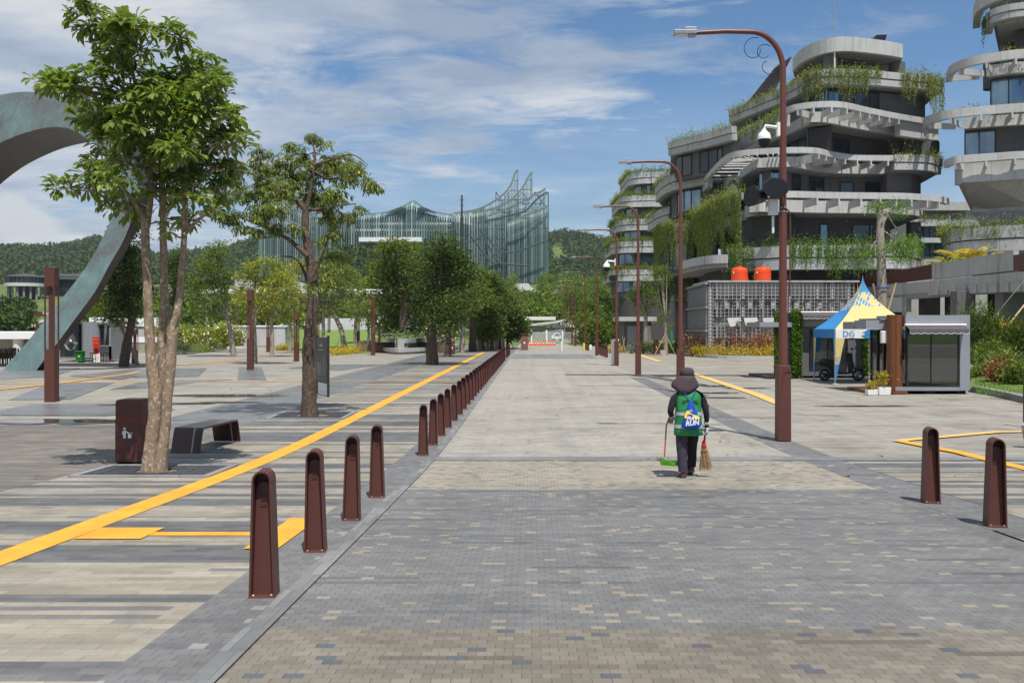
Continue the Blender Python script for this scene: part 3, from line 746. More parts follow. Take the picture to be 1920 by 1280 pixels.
# ------------------------------------------------------------------ totem lights on the plaza
def totem(px,pb,pt,lb,w=None):
    p=G(px,pb); H=(pb-pt)/F*p.y; w=w or .30; z0=zg(p.y)
    t=thing('light_totem',lb,'totem light',(p.x,p.y,z0),'light totems across the plaza'); x,y=p.x,p.y
    MB().box((x,y,z0+H*.195),(w,w,H*.39)).build('lower_post',M['brown'],t,bevel=.008)
    MB().box((x,y,z0+H*.93),(w,w,H*.14)).build('head',M['brown'],t,bevel=.008)
    m=MB()
    for sx in(-1,1):
        for sy in(-1,1): m.box((x+sx*(w/2-.018),y+sy*(w/2-.018),z0+H*.625),(.036,.036,H*.47))
    m.build('corner_bars',M['brown'],t)
    MB().box((x,y,z0+H*.625),(w*.30,w*.30,H*.47)).build('core_post',M['brown'],t)
    m=MB()
    for zz in(z0+H*.395,z0+H*.855):
        for sx in(-1,1): m.box((x+sx*w*.24,y-w/2+.02,zz),(w*.2,.03,.02))
    m.build('arch_trim',M['brown'],t)
    return t
for px,pb,pt,lb in [(97,753,502,'large brown open-frame totem light on the left plaza'),(469.5,693.5,543,'brown totem light left of the dark barked tree'),(556,677.5,585,'brown totem light touching the left edge of the dark trunk'),
    (443,650,570,'brown totem light by the coral and white flowers'),(503,660,588,'brown totem light in front of the low kerb of the lawn'),(699.5,666,560,'brown totem light at the left end of the curved planter bench'),
    (711,650,577,'brown totem light behind the planter bench end'),(671.5,655,569,'brown totem light over the yellow shrub strip'),(253,681,618,'brown totem light left of the three-stemmed tree'),(596,652,590,'brown totem light behind the information board'),(617,648,575,'brown totem light seen right of the information board')]:
    totem(px,pb,pt,lb)

# ------------------------------------------------------------------ litter bin
p=G(252,869); bx,by,bz=p.x,14.3,zg(14.3)+.01
bx=wx(249,by)
t=thing('litter_bin','tall brown litter bin with a white person icon beside the tree','litter bin',(bx,by,bz))
def rbox(w,d,h,r,z0,cx,cy):
    # front outline with rounded top corners, extruded in depth
    o=[(-w/2,z0)]
    o+=[(-w/2+r-r*math.cos(R(90*i/6)),h-r+r*math.sin(R(90*i/6))) for i in range(7)]
    o+=[(w/2-r+r*math.sin(R(90*i/6)),h-r+r*math.cos(R(90*i/6))) for i in range(7)]; o+=[(w/2,z0)]
    m=MB(); m.plate([(cx+a,cy-d/2,b) for a,b in o],(0,d,0)); return m
m=rbox(.39,.36,bz+1.0,.05,bz+.715,bx,by); lid=m.build('lid',M['brown'],t,bevel=.004)
MB().box((bx,by,bz+.365),(.40,.37,.67)).build('body',M['brown'],t,bevel=.008)
MB().box((bx,by,bz+.706),(.39,.36,.012)).build('trim',M['red'],t)
MB().box((bx,by,bz+.02),(.35,.31,.04)).build('plinth',M['black'],t)
m=MB(); fy=by-.189; ix=bx-.02; iz=bz+.40
m.lathe((0,0,0),[(.001,0),(.001,.001)],3)
def disc(m,cx,cz,r,fy): m.plate([(cx+r*math.cos(6.283*i/14),fy,cz+r*math.sin(6.283*i/14)) for i in range(14)],(0,.004,0))
m=MB(); disc(m,ix-.03,iz+.15,.02,fy)
m.plate([(ix-.055,fy,iz+.12),(ix-.005,fy,iz+.12),(ix-.012,fy,iz),(ix-.05,fy,iz)],(0,.004,0))
m.plate([(ix-.06,fy,iz+.115),(ix-.045,fy,iz+.115),(ix-.058,fy,iz+.06),(ix-.072,fy,iz+.06)],(0,.004,0))
m.plate([(ix-.01,fy-.001,iz+.12),(ix+.04,fy-.001,iz+.085),(ix+.035,fy-.001,iz+.07),(ix-.01,fy-.001,iz+.095)],(0,.004,0))
m.plate([(ix+.025,fy,iz+.062),(ix+.08,fy,iz+.062),(ix+.074,fy,iz),(ix+.031,fy,iz)],(0,.004,0))
for a,b in((.03,.08),(.055,.09),(.085,.085)): m.plate([(ix+a,fy,iz+b-.012),(ix+a+.012,fy,iz+b-.006),(ix+a+.008,fy,iz+b+.008),(ix+a-.004,fy,iz+b)],(0,.004,0))
m.build('icon',M['white'],t)
# small far bins
def bin2(px,pb,pt,w,lb,nm='litter_bin'):
    p=G(px,pb); x,y=p.x,p.y; H=(pb-pt)/F*y; W=w/F*y
    t=thing(nm,lb,'litter bin',(x,y,0),'far brown bins')
    MB().box((x,y,H*.36),(W,W*.9,H*.70)).build('body',M['brown'],t,bevel=.02)
    MB().box((x,y,H*.86),(W*.97,W*.87,H*.27)).build('lid',M['brown'],t,bevel=.06)
    m=MB(); disc(m,x,H*.52,W*.09,y-W*.46); m.plate([(x-W*.1,y-W*.46,H*.49),(x+W*.1,y-W*.46,H*.49),(x+W*.08,y-W*.46,H*.38),(x-W*.08,y-W*.46,H*.38)],(0,.005,0)); m.build('icon',M['white'],t)
bin2(1182.5,657.5,638,9,'brown far litter bin left of the grey utility cabin door'); bin2(1230,664,635,10,'brown far litter bin behind the staked tree')
bin2(848.5,664,638,9,'brown litter bin between the tree trunks near the planter bench')
# planter tubs at their feet
for px,pb,lb in((1190,659,'pinkish square tub beside the left far bin'),(1243,666,'pinkish square tub at the foot of the staked tree')):
    p=G(px,pb); t=thing('planter_tub',lb,'planter',(p.x,p.y,0)); M.setdefault('pink',plain('pink_tub',(.5,.36,.34),.7))
    MB().box((p.x,p.y,.2),(.4,.4,.4),taper=1.1).build('tub',M['pink'],t,bevel=.01); MB().box((p.x,p.y,.415),(.38,.38,.03)).build('soil',M['soil'],t)

# ------------------------------------------------------------------ bench
def bench():
    # a folded steel strip: near foot at Y~15.3, far foot at Y~18.4, turned away to the right
    A=G(347,850); B=G(427,829)
    nx=G(320,850); nx2=G(373,850)
    W=(nx2-nx).length
    t=thing('bench','dark folded steel bench standing right of the litter bin','bench',(A.x,A.y,zg(A.y)))
    z0=zg(A.y)+.012; d=(B-A); d.z=0; L=d.length*1.0; u=d.normalized(); s=Vector((1,0,0))
    s=Vector((u.y,-u.x,0)); 
    H=.42; sl=.12; r=.05; th=.03
    prof=[(0,0),(sl*.85,H-r*1.6)]
    prof+=[(sl+r*1.2*(1-math.cos(R(15*i))),H-r*1.2*(1-math.sin(R(15*i)))) for i in range(1,7)]
    n=len(prof); mir=[(L-a,b) for a,b in reversed(prof)]
    P=prof+mir
    def off(P):
        o=[]
        for i,p in enumerate(P):
            a=Vector(P[max(i-1,0)]);b=Vector(P[min(i+1,len(P)-1)]); tt=(b-a).normalized(); o.append((p[0]+tt.y*th,p[1]-tt.x*th))
        return o
    Q=off(P); hw=.26
    def strip_(name,s0,s1,mat,lift=0):
        m=MB()
        for i in range(len(P)-1):
            vs=[]
            for sv in(s0,s1):
                for q in(P[i],P[i+1],Q[i+1],Q[i]):
                    tt=0; vs.append(A+u*q[0]+s*sv+Vector((0,0,q[1]+z0-A.z)))
            if lift: vs=[v+ (Vector((0,0,lift))-u*lift*(1 if i<n else -1)) for v in vs]
            m.add(vs,[(0,1,2,3),(7,6,5,4),(0,4,5,1),(1,5,6,2),(2,6,7,3),(3,7,4,0)])
        return m.build(name,mat,t)
    M['benchm']=plain('bench_steel',(.055,.026,.022),.3,.1,var=.2,spec=.5)
    strip_('seat_shell',-hw,.10,M['benchm']); strip_('seat_shell_edge',.125,hw,M['benchm']); strip_('pale_strip',.10,.125,M['greymetal'],)
bench()

# ------------------------------------------------------------------ tree pits
def pit(cx,cy,w,d,lb,rz=0):
    z0=zg(cy)+.012
    t=thing('tree_grate',lb,'tree grate',(cx,cy,z0)); 
    m=MB()
    def zz(y): return zg(y)+.012
    def quadbar(x0,x1,y0,y1,h):
        vs=[(x,y,zz(y)-.01) for y in(y0,y1) for x in(x0,x1)]+[(x,y,zz(y)+h) for y in(y0,y1) for x in(x0,x1)]
        m.add([Vector(v) for v in vs],[(0,2,3,1),(4,5,7,6),(0,1,5,4),(2,6,7,3),(0,4,6,2),(1,3,7,5)])
    e=.10
    for a in((-w/2,w/2,-d/2,-d/2+e),(-w/2,w/2,d/2-e,d/2),(-w/2,-w/2+e,-d/2+e,d/2-e),(w/2-e,w/2,-d/2+e,d/2-e)):
        quadbar(cx+a[0],cx+a[1],cy+a[2],cy+a[3],.022)
    m.build('stone_frame',M['conc_dk'],t)
    m=MB(); iw,idd=w/2-e-.01,d/2-e-.01
    vs=[(cx+sx*iw,cy+sy*idd,zz(cy+sy*idd)-.004) for sx,sy in((-1,-1),(1,-1),(1,1),(-1,1))]
    m.add(vs,[(0,1,2,3)]); m.build('soil',M['soil'],t)
    # cast grate: rows of short bars round an open middle
    m=MB(); ro=min(iw,idd)*.42
    k=int(2*idd/.055)
    for i in range(k+1):
        y=cy-idd+i*2*idd/k
        segs=[(-iw,iw)]
        if abs(y-cy)<ro: c=math.sqrt(ro*ro-(y-cy)**2)*1.25; segs=[(-iw,-c),(c,iw)]
        for a,b in segs:
            x=a
            while x<b-.02:
                x2=min(b,x+.22); vs=[]
                m.box((cx+(x+x2)/2,y,zz(y)+.006),(x2-x-.02,.034,.016)); x=x2
    for sx in(-1,-.5,0,.5,1):
        for y0,y1 in((-idd,-ro),(ro,idd)):
            a=Vector((cx+sx*iw*.98,cy+y0,zz(cy+y0)+.005)); b=Vector((cx+sx*iw*.98,cy+y1,zz(cy+y1)+.005)); m.bar(a,b,.03,.016)
    for sx in(-1,-.5,.5,1):
        m.bar((cx+sx*iw*.98,cy-ro,zz(cy-ro)+.005),(cx+sx*iw*.98,cy+ro,zz(cy+ro)+.005),.03,.016)
    m.build('iron_grate',M['grate'],t)
T1=G(288,886); T2=G(581,781)
pit(T1.x+.02,T1.y+.08,1.95,1.35,'square iron tree grate round the three-stemmed tree')
pit(T2.x+.02,T2.y+.2,1.9,1.9,'square iron tree grate round the dark barked tree')

# ------------------------------------------------------------------ information board
a=G(594,738); b=G(615.5,744.5)
t=thing('information_board','dark grey information board on posts behind the dark trunk','sign board',(b.x,b.y,0))
Hh=(744.5-629)/F*b.y
for q,nm in((a,'post'),(b,'post')): MB().box((q.x,q.y,Hh/2),(.07,.07,Hh)).build(nm,M['frame'],t)
m=MB(); dd=Vector((b.x-a.x,b.y-a.y,0)); 
lo,hi=.42*1.0,Hh-.06
nrm=Vector((dd.y,-dd.x,0)).normalized()
m.plate([Vector((a.x,a.y,lo)),Vector((b.x,b.y,lo)),Vector((b.x,b.y,hi)),Vector((a.x,a.y,hi))],nrm*.05)
M['board']=plain('board_grey',(.07,.068,.065),.5)
pn=m.build('panel',M['board'],t)
m=MB(); rn=random.Random(3)
def onb(s,z,w,h):
    p0=Vector((a.x,a.y,0))+dd*s+nrm*.052; p1=p0+dd*w
    m.plate([p0+Vector((0,0,z)),p1+Vector((0,0,z)),p1+Vector((0,0,z+h)),p0+Vector((0,0,z+h))],nrm*.004)
onb(.38,hi-.30,.24,.08); onb(.3,hi-.42,.4,.03)
for i in range(9):
    z=hi-.65-.07*i; onb(.62,z,.26,.016); 
    if i%2: onb(.15,z,.05,.02)
for i in range(4): onb(.2+.09*i,hi-1.25+.05*(i%2),.012,.42)
onb(.15,hi-1.35,.7,.012)
for i in range(5): onb(.14+.16*i,hi-1.75,.07,.05); onb(.14+.16*i,hi-1.9,.06,.05)
m.build('map_marks',plain('mark_grey',(.3,.3,.3),.6),pn)
# ------------------------------------------------------------------ the sweeper
def skin(name,verts,edges,radii,mat,parent,root=0,sub=2,origin=None):
    me=bpy.data.meshes.new(name); o0=worig(parent) if parent is not None else Vector(origin)
    me.from_pydata([tuple(Vector(v)-o0) for v in verts],edges,[])
    o=bpy.data.objects.new(name,me); COL.objects.link(o)
    sk=o.modifiers.new('skin','SKIN'); sk.use_smooth_shade=True
    for i,d in enumerate(me.skin_vertices[0].data):
        r=radii[i]; d.radius=r if isinstance(r,tuple) else (r,r); d.use_root=(i==root)
    sb=o.modifiers.new('sub','SUBSURF'); sb.levels=sub; sb.render_levels=sub
    dg=bpy.context.evaluated_depsgraph_get(); ev=o.evaluated_get(dg); nm=bpy.data.meshes.new_from_object(ev)
    o.modifiers.clear(); old=o.data; o.data=nm; nm.name=name; bpy.data.meshes.remove(old)
    nm.materials.clear(); nm.materials.append(mat); nm.shade_smooth()
    if parent is not None: o.parent=parent
    else: o.location=o0
    return o
PY=12.55; PX=wx(1291,PY); PZ=zg(PY)+.008
M['cloth_dk']=plain('dark_shirt',(.018,.015,.02),.85,var=.25,scale=14)
M['cloth_tr']=plain('plum_trousers',(.045,.036,.055),.8,var=.3,scale=9)
M['vest']=plain('green_vest',(.020,.20,.065),.6,var=.2,scale=6,bump=.3)
M['hatc']=plain('hat_cloth',(.060,.042,.048),.85,var=.2,scale=10)
M['silver']=plain('reflective_tape',(.42,.43,.46),.4)
M['skinc']=plain('skin_tone',(.33,.17,.10),.55)
M['glove']=plain('cotton_glove',(.42,.40,.37),.9,scale=20,var=.2)
M['sock']=plain('red_sock',(.45,.015,.03),.8)
M['shoe']=plain('dark_shoe',(.05,.05,.05),.6)
M['blue']=plain('blue_bag',(.010,.06,.42),.55,var=.25,scale=8,bump=.3)
def W(px,py,dy=0): 
    return Vector((wx(px,PY),PY+dy,wz(py,PY)))
per=thing('person','person in a green vest and dark neck-flap hat sweeping, seen from behind','person',(PX,PY,PZ))
# joints (heights above the sole)
def L(x,y,z): return Vector((PX+x,PY+y,PZ+z))
J=[L(0,.02,.80),L(0,.02,.95),L(0,.03,1.10),L(0,.05,1.19),L(0,.08,1.25),L(0,.10,1.32),L(0,.11,1.41),
   L(-.10,.03,1.14),L(-.195,.03,1.10),L(-.255,-.01,.90),L(-.21,.16,.84),L(-.185,.21,.83),
   L(.10,.03,1.14),L(.20,.03,1.10),L(.245,0,.90),L(.262,.04,.72),L(.265,.05,.665),
   L(-.075,.02,.74),L(-.075,.00,.42),L(-.060,-.02,.09),L(-.055,.10,.03),
   L(.075,.04,.74),L(.075,.16,.43),L(.062,.20,.12),L(.075,.32,.035)]
E=[(0,1),(1,2),(2,3),(3,4),(4,5),(5,6),(2,7),(7,8),(8,9),(9,10),(10,11),(2,12),(12,13),(13,14),(14,15),(15,16),(0,17),(17,18),(18,19),(19,20),(0,21),(21,22),(22,23),(23,24)]
Rr=[(.15,.11),(.15,.11),(.15,.10),(.08,.07),(.05,.05),(.075,.085),(.08,.09),(.085,.08),(.06,.06),(.046,.046),(.032,.032),(.026,.026),(.085,.08),(.06,.06),(.046,.046),(.032,.032),(.026,.026),.088,.06,.04,.028,.088,.06,.04,.028]
body=skin('body',J,E,Rr,M['cloth_dk'],per)
# trousers
def tube_of(name,pts,rad,mat,parent,n=16,closed=True,jit=.0,seed=0):
    m=MB(); rn=random.Random(seed); m.tube(catmull(pts,4),np.interp(np.linspace(0,1,(len(pts)-1)*4+1),np.linspace(0,1,len(rad)),rad),n,cap=closed,jit=jit,rnd=rn); return m.build(name,mat,parent,smooth=True)
tube_of('trouser_leg',[L(-.082,.02,.78),L(-.090,.015,.6),L(-.094,.0,.42),L(-.088,-.01,.25),L(-.080,-.02,.085)],[.102,.088,.074,.066,.063],M['cloth_tr'],per,jit=.05,seed=1)
tube_of('trouser_leg',[L(.078,.03,.78),L(.08,.09,.6),L(.075,.155,.43),L(.083,.18,.28),L(.082,.20,.125)],[.102,.088,.074,.066,.06],M['cloth_dk'],per,jit=.05,seed=2)
# hips
m=MB(); m.lathe((0,0,0),[(.14,.70),(.165,.76),(.17,.84),(.15,.95)],20)
m.v=[(PX+x,PY+.025+y*.70,PZ+z) for x,y,z in m.v]; m.build('waist',M['cloth_tr'],per,smooth=True)
# socks and shoes
for (x,y,z,dz) in((-.078,-.02,.0,0),(.084,.20,.0,.03)):
    m=MB(); m.tube([L(x,y+.0,z+dz+.05),L(x,y,z+dz+.14)],[.036,.04],12); m.build('sock',M['sock'],per,smooth=True)
    m=MB(); prof=[(-.075,.036,.055),(-.05,.042,.075),(.0,.043,.08),(.06,.046,.06),(.12,.046,.045),(.165,.032,.032),(.175,.012,.02)]
    vs=[];fs=[];n=10
    tilt=R(-14) if dz else 0
    for i,(yy,hw,h) in enumerate(prof):
        for j in range(n):
            a=2*math.pi*j/n; c=math.cos(a)*hw; s=max(math.sin(a),-.35)*h*.62+h*.25
            q=Vector((c,yy,s)); q.rotate(Matrix.Rotation(tilt,3,'X')); vs.append(L(x,y+.02,z+dz*.9)+q)
    for i in range(len(prof)-1):
        for j in range(n): a=i*n+j;b=i*n+(j+1)%n; fs.append((a,b,b+n,a+n))
    fs+= [tuple(range(n-1,-1,-1)),tuple(range((len(prof)-1)*n,len(prof)*n))]
    m.add(vs,fs); m.build('shoe',M['shoe'],per,smooth=True)
# vest: shell round the torso, open at the armholes
def ring(z,rx,ry,cy,n=28,flare=0,seed=0):
    rn=random.Random(int(z*1000)+seed); return [L(rx*math.cos(2*math.pi*i/n)*(1+flare*(rn.random()-.5)),cy+ry*math.sin(2*math.pi*i/n)*(1+flare*(rn.random()-.5)),z) for i in range(n)]
levels=[(.585,.195,.155,.02,.05),(.64,.190,.150,.02,.03),(.72,.185,.145,.02,.02),(.80,.178,.138,.02,.02),(.88,.172,.132,.02,.02),(.96,.172,.128,.02,.015),(1.04,.175,.122,.03,.01),(1.10,.178,.112,.03,.0),(1.15,.165,.095,.035,0),(1.185,.13,.075,.04,0),(1.20,.08,.06,.05,0)]
def zs(z):  # hem hangs slightly lower on the left
    return z
m=MB(); vs=[];fs=[];n=28
for (z,rx,ry,cy,fl) in levels: vs+=ring(z,rx,ry,cy,n,fl)
for i in range(len(levels)-1):
    for j in range(n): a=i*n+j;b=i*n+(j+1)%n; fs.append((a,b,b+n,a+n))
m.add(vs,fs); vest=m.build('vest',M['vest'],per,smooth=True)
sd=vest.modifiers.new('solid','SOLIDIFY'); sd.thickness=.006; sd.offset=1
for z0,z1 in((.685,.735),(.86,.905)):
    m=MB(); vs=[];fs=[]
    def lerp(z):
        for a,b in zip(levels[:-1],levels[1:]):
            if a[0]<=z<=b[0]:
                t=(z-a[0])/(b[0]-a[0]); return [a[k]+(b[k]-a[k])*t for k in(1,2,3)]
    for z in(z0,z1):
        rx,ry,cy=lerp(z); vs+=ring(z,rx+.011,ry+.011,cy,n,0)
    for j in range(n): fs.append((j,(j+1)%n,n+(j+1)%n,n+j))
    m.add(vs,fs); m.build('reflective_band',M['silver'],vest,smooth=True)
# printed lines on the vest back
m=MB(); rn=random.Random(5)
for k in range(4):
    z=1.065-.017*k; y=.03-.119
    x=-.10
    while x<.12:
        w_=rn.uniform(.01,.025); 
        if not -.035+.02*k*0<x<.02: m.plate([L(x,y-.012+abs(x)*.10,z),L(x+w_,y-.012+abs(x)*.10,z),L(x+w_,y-.012+abs(x)*.10,z+.007),L(x,y-.012+abs(x)*.10,z+.007)],(0,.004,0))
        x+=w_+.008
m.build('printed_text',M['black'],vest)
# sleeve cuffs (white edge) and gloves
tube_of('cuff',[L(-.215,.14,.85),L(-.20,.175,.84)],[.040,.040],M['offwhite'],per); tube_of('cuff',[L(.258,.03,.765),L(.262,.04,.735)],[.042,.041],M['offwhite'],per)
def hand(name,wrist,dirv,side,curl,thumbdir,parent):
    """glove: palm and five curled fingers closing round a stick"""
    d=Vector(dirv).normalized(); s=Vector(side).normalized(); c=d.cross(s).normalized()*curl
    w=Vector(wrist); vs=[w,w+d*.035,w+d*.075]; ed=[(0,1),(1,2)]; rad=[.026,(.034,.022),(.036,.020)]
    for k,(o,l) in enumerate(((-.028,.055),(-.010,.066),(.010,.062),(.028,.05))):
        b=len(vs); p=w+d*.085+s*o; q=p+d*l*.45+c*.008; r=q+d*l*.1+c*l*.55; e=r-d*l*.45+c*.004
        vs+=[p,q,r,e]; ed+=[(2,b),(b,b+1),(b+1,b+2),(b+2,b+3)]; rad+=[.011,.0105,.0095,.008]
    b=len(vs); td=Vector(thumbdir).normalized(); p=w+d*.04+td*.03; q=p+td*.02+d*.025+c*.012; r=q+d*.022+c*.024
    vs+=[p,q,r]; ed+=[(1,b),(b,b+1),(b+1,b+2)]; rad+=[.014,.012,.009]
    return skin(name,vs,ed,rad,M['glove'],parent,root=0,sub=1)
hand('glove',L(.264,.045,.70),(0,.02,-1),(0,1,0),-1,(0,-1,-.1),per)
hand('glove',L(-.185,.20,.83),(-.1,.6,-.6),(1,0,0),1,(1,.1,0),per)
# head details, hat with a wide neck flap
m=MB(); m.lathe((0,0,0),[(.085,.0),(.096,.02),(.10,.06),(.092,.10),(.07,.125),(.02,.135)],24)
m.v=[(PX+x*.98,PY+.105+y*1.12,PZ+1.375+z) for x,y,z in m.v]
hat=m.build('hat',M['hatc'],per,smooth=True)
vs=[];fs=[];n=36
prof=[(1.40,.098,.11),(1.37,.115,.13),(1.325,.142,.15),(1.275,.172,.165),(1.225,.192,.175)]
for k,(z,rx,ry) in enumerate(prof):
    for j in range(n):
        a=2*math.pi*j/n; back=max(0,-math.sin(a)); side=abs(math.cos(a)); fro=max(0,math.sin(a))
        dz=-.075*back*back*(k/4)+.02*side*(k/4)+.12*fro*(k/4); rr=1+.05*math.sin(3*a+1)*(k/4)
        vs.append(L(rx*math.cos(a)*rr-.012*(k/4)+(-.02*(k/4)),.10+ry*math.sin(a)*rr*(.9 if fro else 1),z+dz+.012*math.cos(a)*(k/4)))
for i in range(4):
    for j in range(n): a=i*n+j;b=i*n+(j+1)%n; fs.append((a,b,b+n,a+n))
fl=MB().add(vs,fs).build('neck_flap',M['hatc'],hat,smooth=True); sd=fl.modifiers.new('s','SOLIDIFY'); sd.thickness=.004
m=MB(); m.lathe((0,0,0),[(.101,0),(.103,.012),(.101,.024)],24); m.v=[(PX+x*.98,PY+.105+y*1.12,PZ+1.40+z) for x,y,z in m.v]; m.build('hat_band',M['cloth_dk'],hat,smooth=True)
# face (looks away from the camera)
fc=skin('face',[L(0,.15,1.40),L(0,.185,1.38),L(0,.17,1.32),L(0,.205,1.37)],[(0,1),(1,2),(1,3)],[.07,.05,.045,.012],M['skinc'],per)
for sx in(-1,1):
    m=MB(); m.lathe((0,0,0),[(.002,-.008),(.008,-.004),(.009,0),(.008,.004),(.002,.008)],10); m.v=[(PX+sx*.03+x,PY+.222+y*.5,PZ+1.385+z) for x,y,z in m.v]; m.build('eye',M['black'],fc)
# drawstring bag
bag=thing('drawstring_bag','blue and yellow drawstring bag worn on the green vest','bag',(PX+.0,PY-.15,PZ+.8))
vs=[];fs=[]; rows=[(1.075,.012,.02),(1.02,.035,.05),(.95,.065,.075),(.87,.098,.09),(.79,.125,.10),(.74,.135,.10),(.70,.12,.085),(.685,.06,.05)]
n=18
for z,hw,dp in rows:
    for j in range(n):
        a=2*math.pi*j/n; vs.append(L(.005+(.005 if z<.9 else 0)+hw*math.cos(a),-.105-.02+ (dp*.5*math.sin(a)) - dp*.15,z))
for i in range(len(rows)-1):
    for j in range(n): a=i*n+j;b=i*n+(j+1)%n; fs.append((a,b,b+n,a+n))
fs+=[tuple(range(n-1,-1,-1)),tuple(range((len(rows)-1)*n,len(rows)*n))]
sack=MB().add(vs,fs).build('sack',M['blue'],bag,smooth=True)
def yb(z): return PY-.125-.5*np.interp(z-PZ,[.685,.70,.74,.79,.87,.95,1.02],[.05,.085,.10,.10,.09,.075,.05])-.15*np.interp(z-PZ,[.7,.8,1.02],[.08,.1,.05])-.004
def onbag(nm,poly,mat,lift=0):
    m=MB(); m.plate([(PX+.008+x,yb(PZ+z)+abs(x)**2*2.2-lift,PZ+z) for x,z in poly],(0,.003,0)); m.build(nm,mat,sack)
onbag('yellow_swash',[(-.098,.865),(-.07,.93),(-.03,.94),(-.01,.90),(.03,.88),(.10,.865),(.115,.84),(.10,.815),(.05,.835),(0,.83),(-.05,.85),(-.09,.825)],M['fl_yellow'])
def letters(s,x,z,size,rot,mat,parent,nm='lettering',y=None,loc=None,rz=0,ext=.0008,shear=0,align='CENTER',bold=0):
    cu=bpy.data.curves.new(nm,'FONT'); cu.body=s; cu.size=size; cu.extrude=ext; cu.align_x=align; cu.shear=shear; cu.offset=bold; cu.resolution_u=3
    cu.materials.append(mat); o=bpy.data.objects.new(nm,cu); COL.objects.link(o)
    o.location=Vector(loc)-worig(parent); 
    bpy.context.view_layer.update(); me=bpy.data.meshes.new_from_object(o.evaluated_get(bpy.context.evaluated_depsgraph_get()))
    n=bpy.data.objects.new(nm,me); COL.objects.link(n); n.location=o.location; n.rotation_euler=(R(90),rot,rz); n.parent=parent
    bpy.data.objects.remove(o); return n
zz=PZ+.742
letters('RUN',0,0,.088,R(-6),M['white'],sack,loc=(PX+.012,yb(zz+.03)-.012,zz),shear=.2,bold=.004)
letters('FUN',0,0,.070,R(-4),M['white'],sack,loc=(PX+.006,yb(zz+.07)-.008,zz+.068),shear=.2,bold=.003)
letters('IL',0,0,.042,0,M['white'],sack,loc=(PX+.006,yb(PZ+.92)-.004,PZ+.925),bold=.001)
for sx in(-1,1):
    m=MB(); m.tube([L(.005+sx*.01,-.11,1.08),L(sx*.06,-.09,1.16),L(sx*.10,-.02,1.20)],.005,6); m.build('cord',M['blue'],bag)
# broom
br=thing('broom','stick broom with a red handle held in the gloved right hand','broom',(PX+.27,PY+.03,PZ+.12))
hx,hy=PX+.262,PY+.075
M['stickr']=plain('red_handle',(.30,.02,.025),.4)
MB().tube([(hx+.02,hy-.01,PZ+.985),(hx-.01,hy,PZ+.70),(hx-.035,hy-.01,PZ+.42)],.0135,10).build('handle',M['stickr'],br,smooth=True)
MB().tube([(hx+.02,hy-.01,PZ+.985),(hx+.0205,hy-.01,PZ+1.0)],.017,10).build('handle_cap',M['red'],br)
m=MB(); m.tube([(hx-.033,hy,PZ+.50),(hx-.035,hy,PZ+.44),(hx-.035,hy,PZ+.42)],[.02,.032,.036],12); m.build('socket',M['red'],br,smooth=True)
M['straw']=plain('broom_straw',(.36,.25,.14),.9,var=.35,scale=30)
m=MB(); rn=random.Random(9)
for k in range(260):
    a=rn.uniform(0,6.28); r=math.sqrt(rn.random()); x0=hx-.035+.03*r*math.cos(a); y0=hy+.02*r*math.sin(a)
    e=rn.uniform(.02,.14) if rn.random()<.35 else rn.uniform(.10,.16)
    l=.33+rn.uniform(-.06,.05); sp=3.6; x2=hx-.005+.105*r*math.cos(a)+rn.uniform(-.012,.012); y2=hy+.045*r*math.sin(a)
    m.tube([(x0,y0,PZ+.44),((x0+x2)/2+rn.uniform(-.006,.006),(y0+y2)/2,PZ+.44-l*.5),(x2,y2,PZ+.44-l)],[.0022,.0012],3,cap=False)
m.build('bristles',M['straw'],br)
m=MB(); m.torus((0,0,0),.036,.006,'Z',20,6); m.v=[(hx-.032+x*1.25,hy+y*.9,PZ+.355+z) for x,y,z in m.v]; m.build('binding',M['red'],br)
# dustpan
dp=thing('dustpan','green long-handled dustpan held low in the left hand','dustpan',(PX-.38,PY,PZ+.15))
M['pan']=plain('green_plastic',(.07,.26,.015),.4); M['stick2']=plain('orange_red_stick',(.42,.06,.03),.45)
gx,gy=PX-.215,PY+.26
b0=(wx(1248,PY),PY+.10,PZ+.265)
MB().tube([(gx+.01,gy,PZ+.85),(PX-.275,PY+.18,PZ+.70),b0],.010,8).build('handle',M['stick2'],dp,smooth=True)
cx_,cy_=wx(1256,PY),PY+.08
m=MB(); 
prof=[(-.115,0),(.10,0)]
m.plate([(cx_-.115,cy_-.06,PZ+.165),(cx_+.10,cy_-.05,PZ+.155),(cx_+.12,cy_+.12,PZ+.15),(cx_-.10,cy_+.12,PZ+.16)],(0,0,.008)); 
m.plate([(cx_-.118,cy_-.065,PZ+.165),(cx_-.07,cy_-.075,PZ+.155),(cx_+.08,cy_-.065,PZ+.15),(cx_+.115,cy_-.055,PZ+.17),(cx_+.125,cy_-.055,PZ+.215),(cx_+.04,cy_-.07,PZ+.235),(cx_-.06,cy_-.075,PZ+.24),(cx_-.125,cy_-.065,PZ+.285)],(0,.008,0))
m.plate([(cx_-.118,cy_-.065,PZ+.165),(cx_-.125,cy_-.065,PZ+.285),(cx_-.115,cy_+.10,PZ+.20),(cx_-.10,cy_+.12,PZ+.16)],(.008,0,0))
m.plate([(cx_+.105,cy_-.06,PZ+.155),(cx_+.118,cy_-.055,PZ+.215),(cx_+.125,cy_+.1,PZ+.19),(cx_+.12,cy_+.12,PZ+.15)],(.008,0,0))
m.build('pan',M['pan'],dp,bevel=.002)
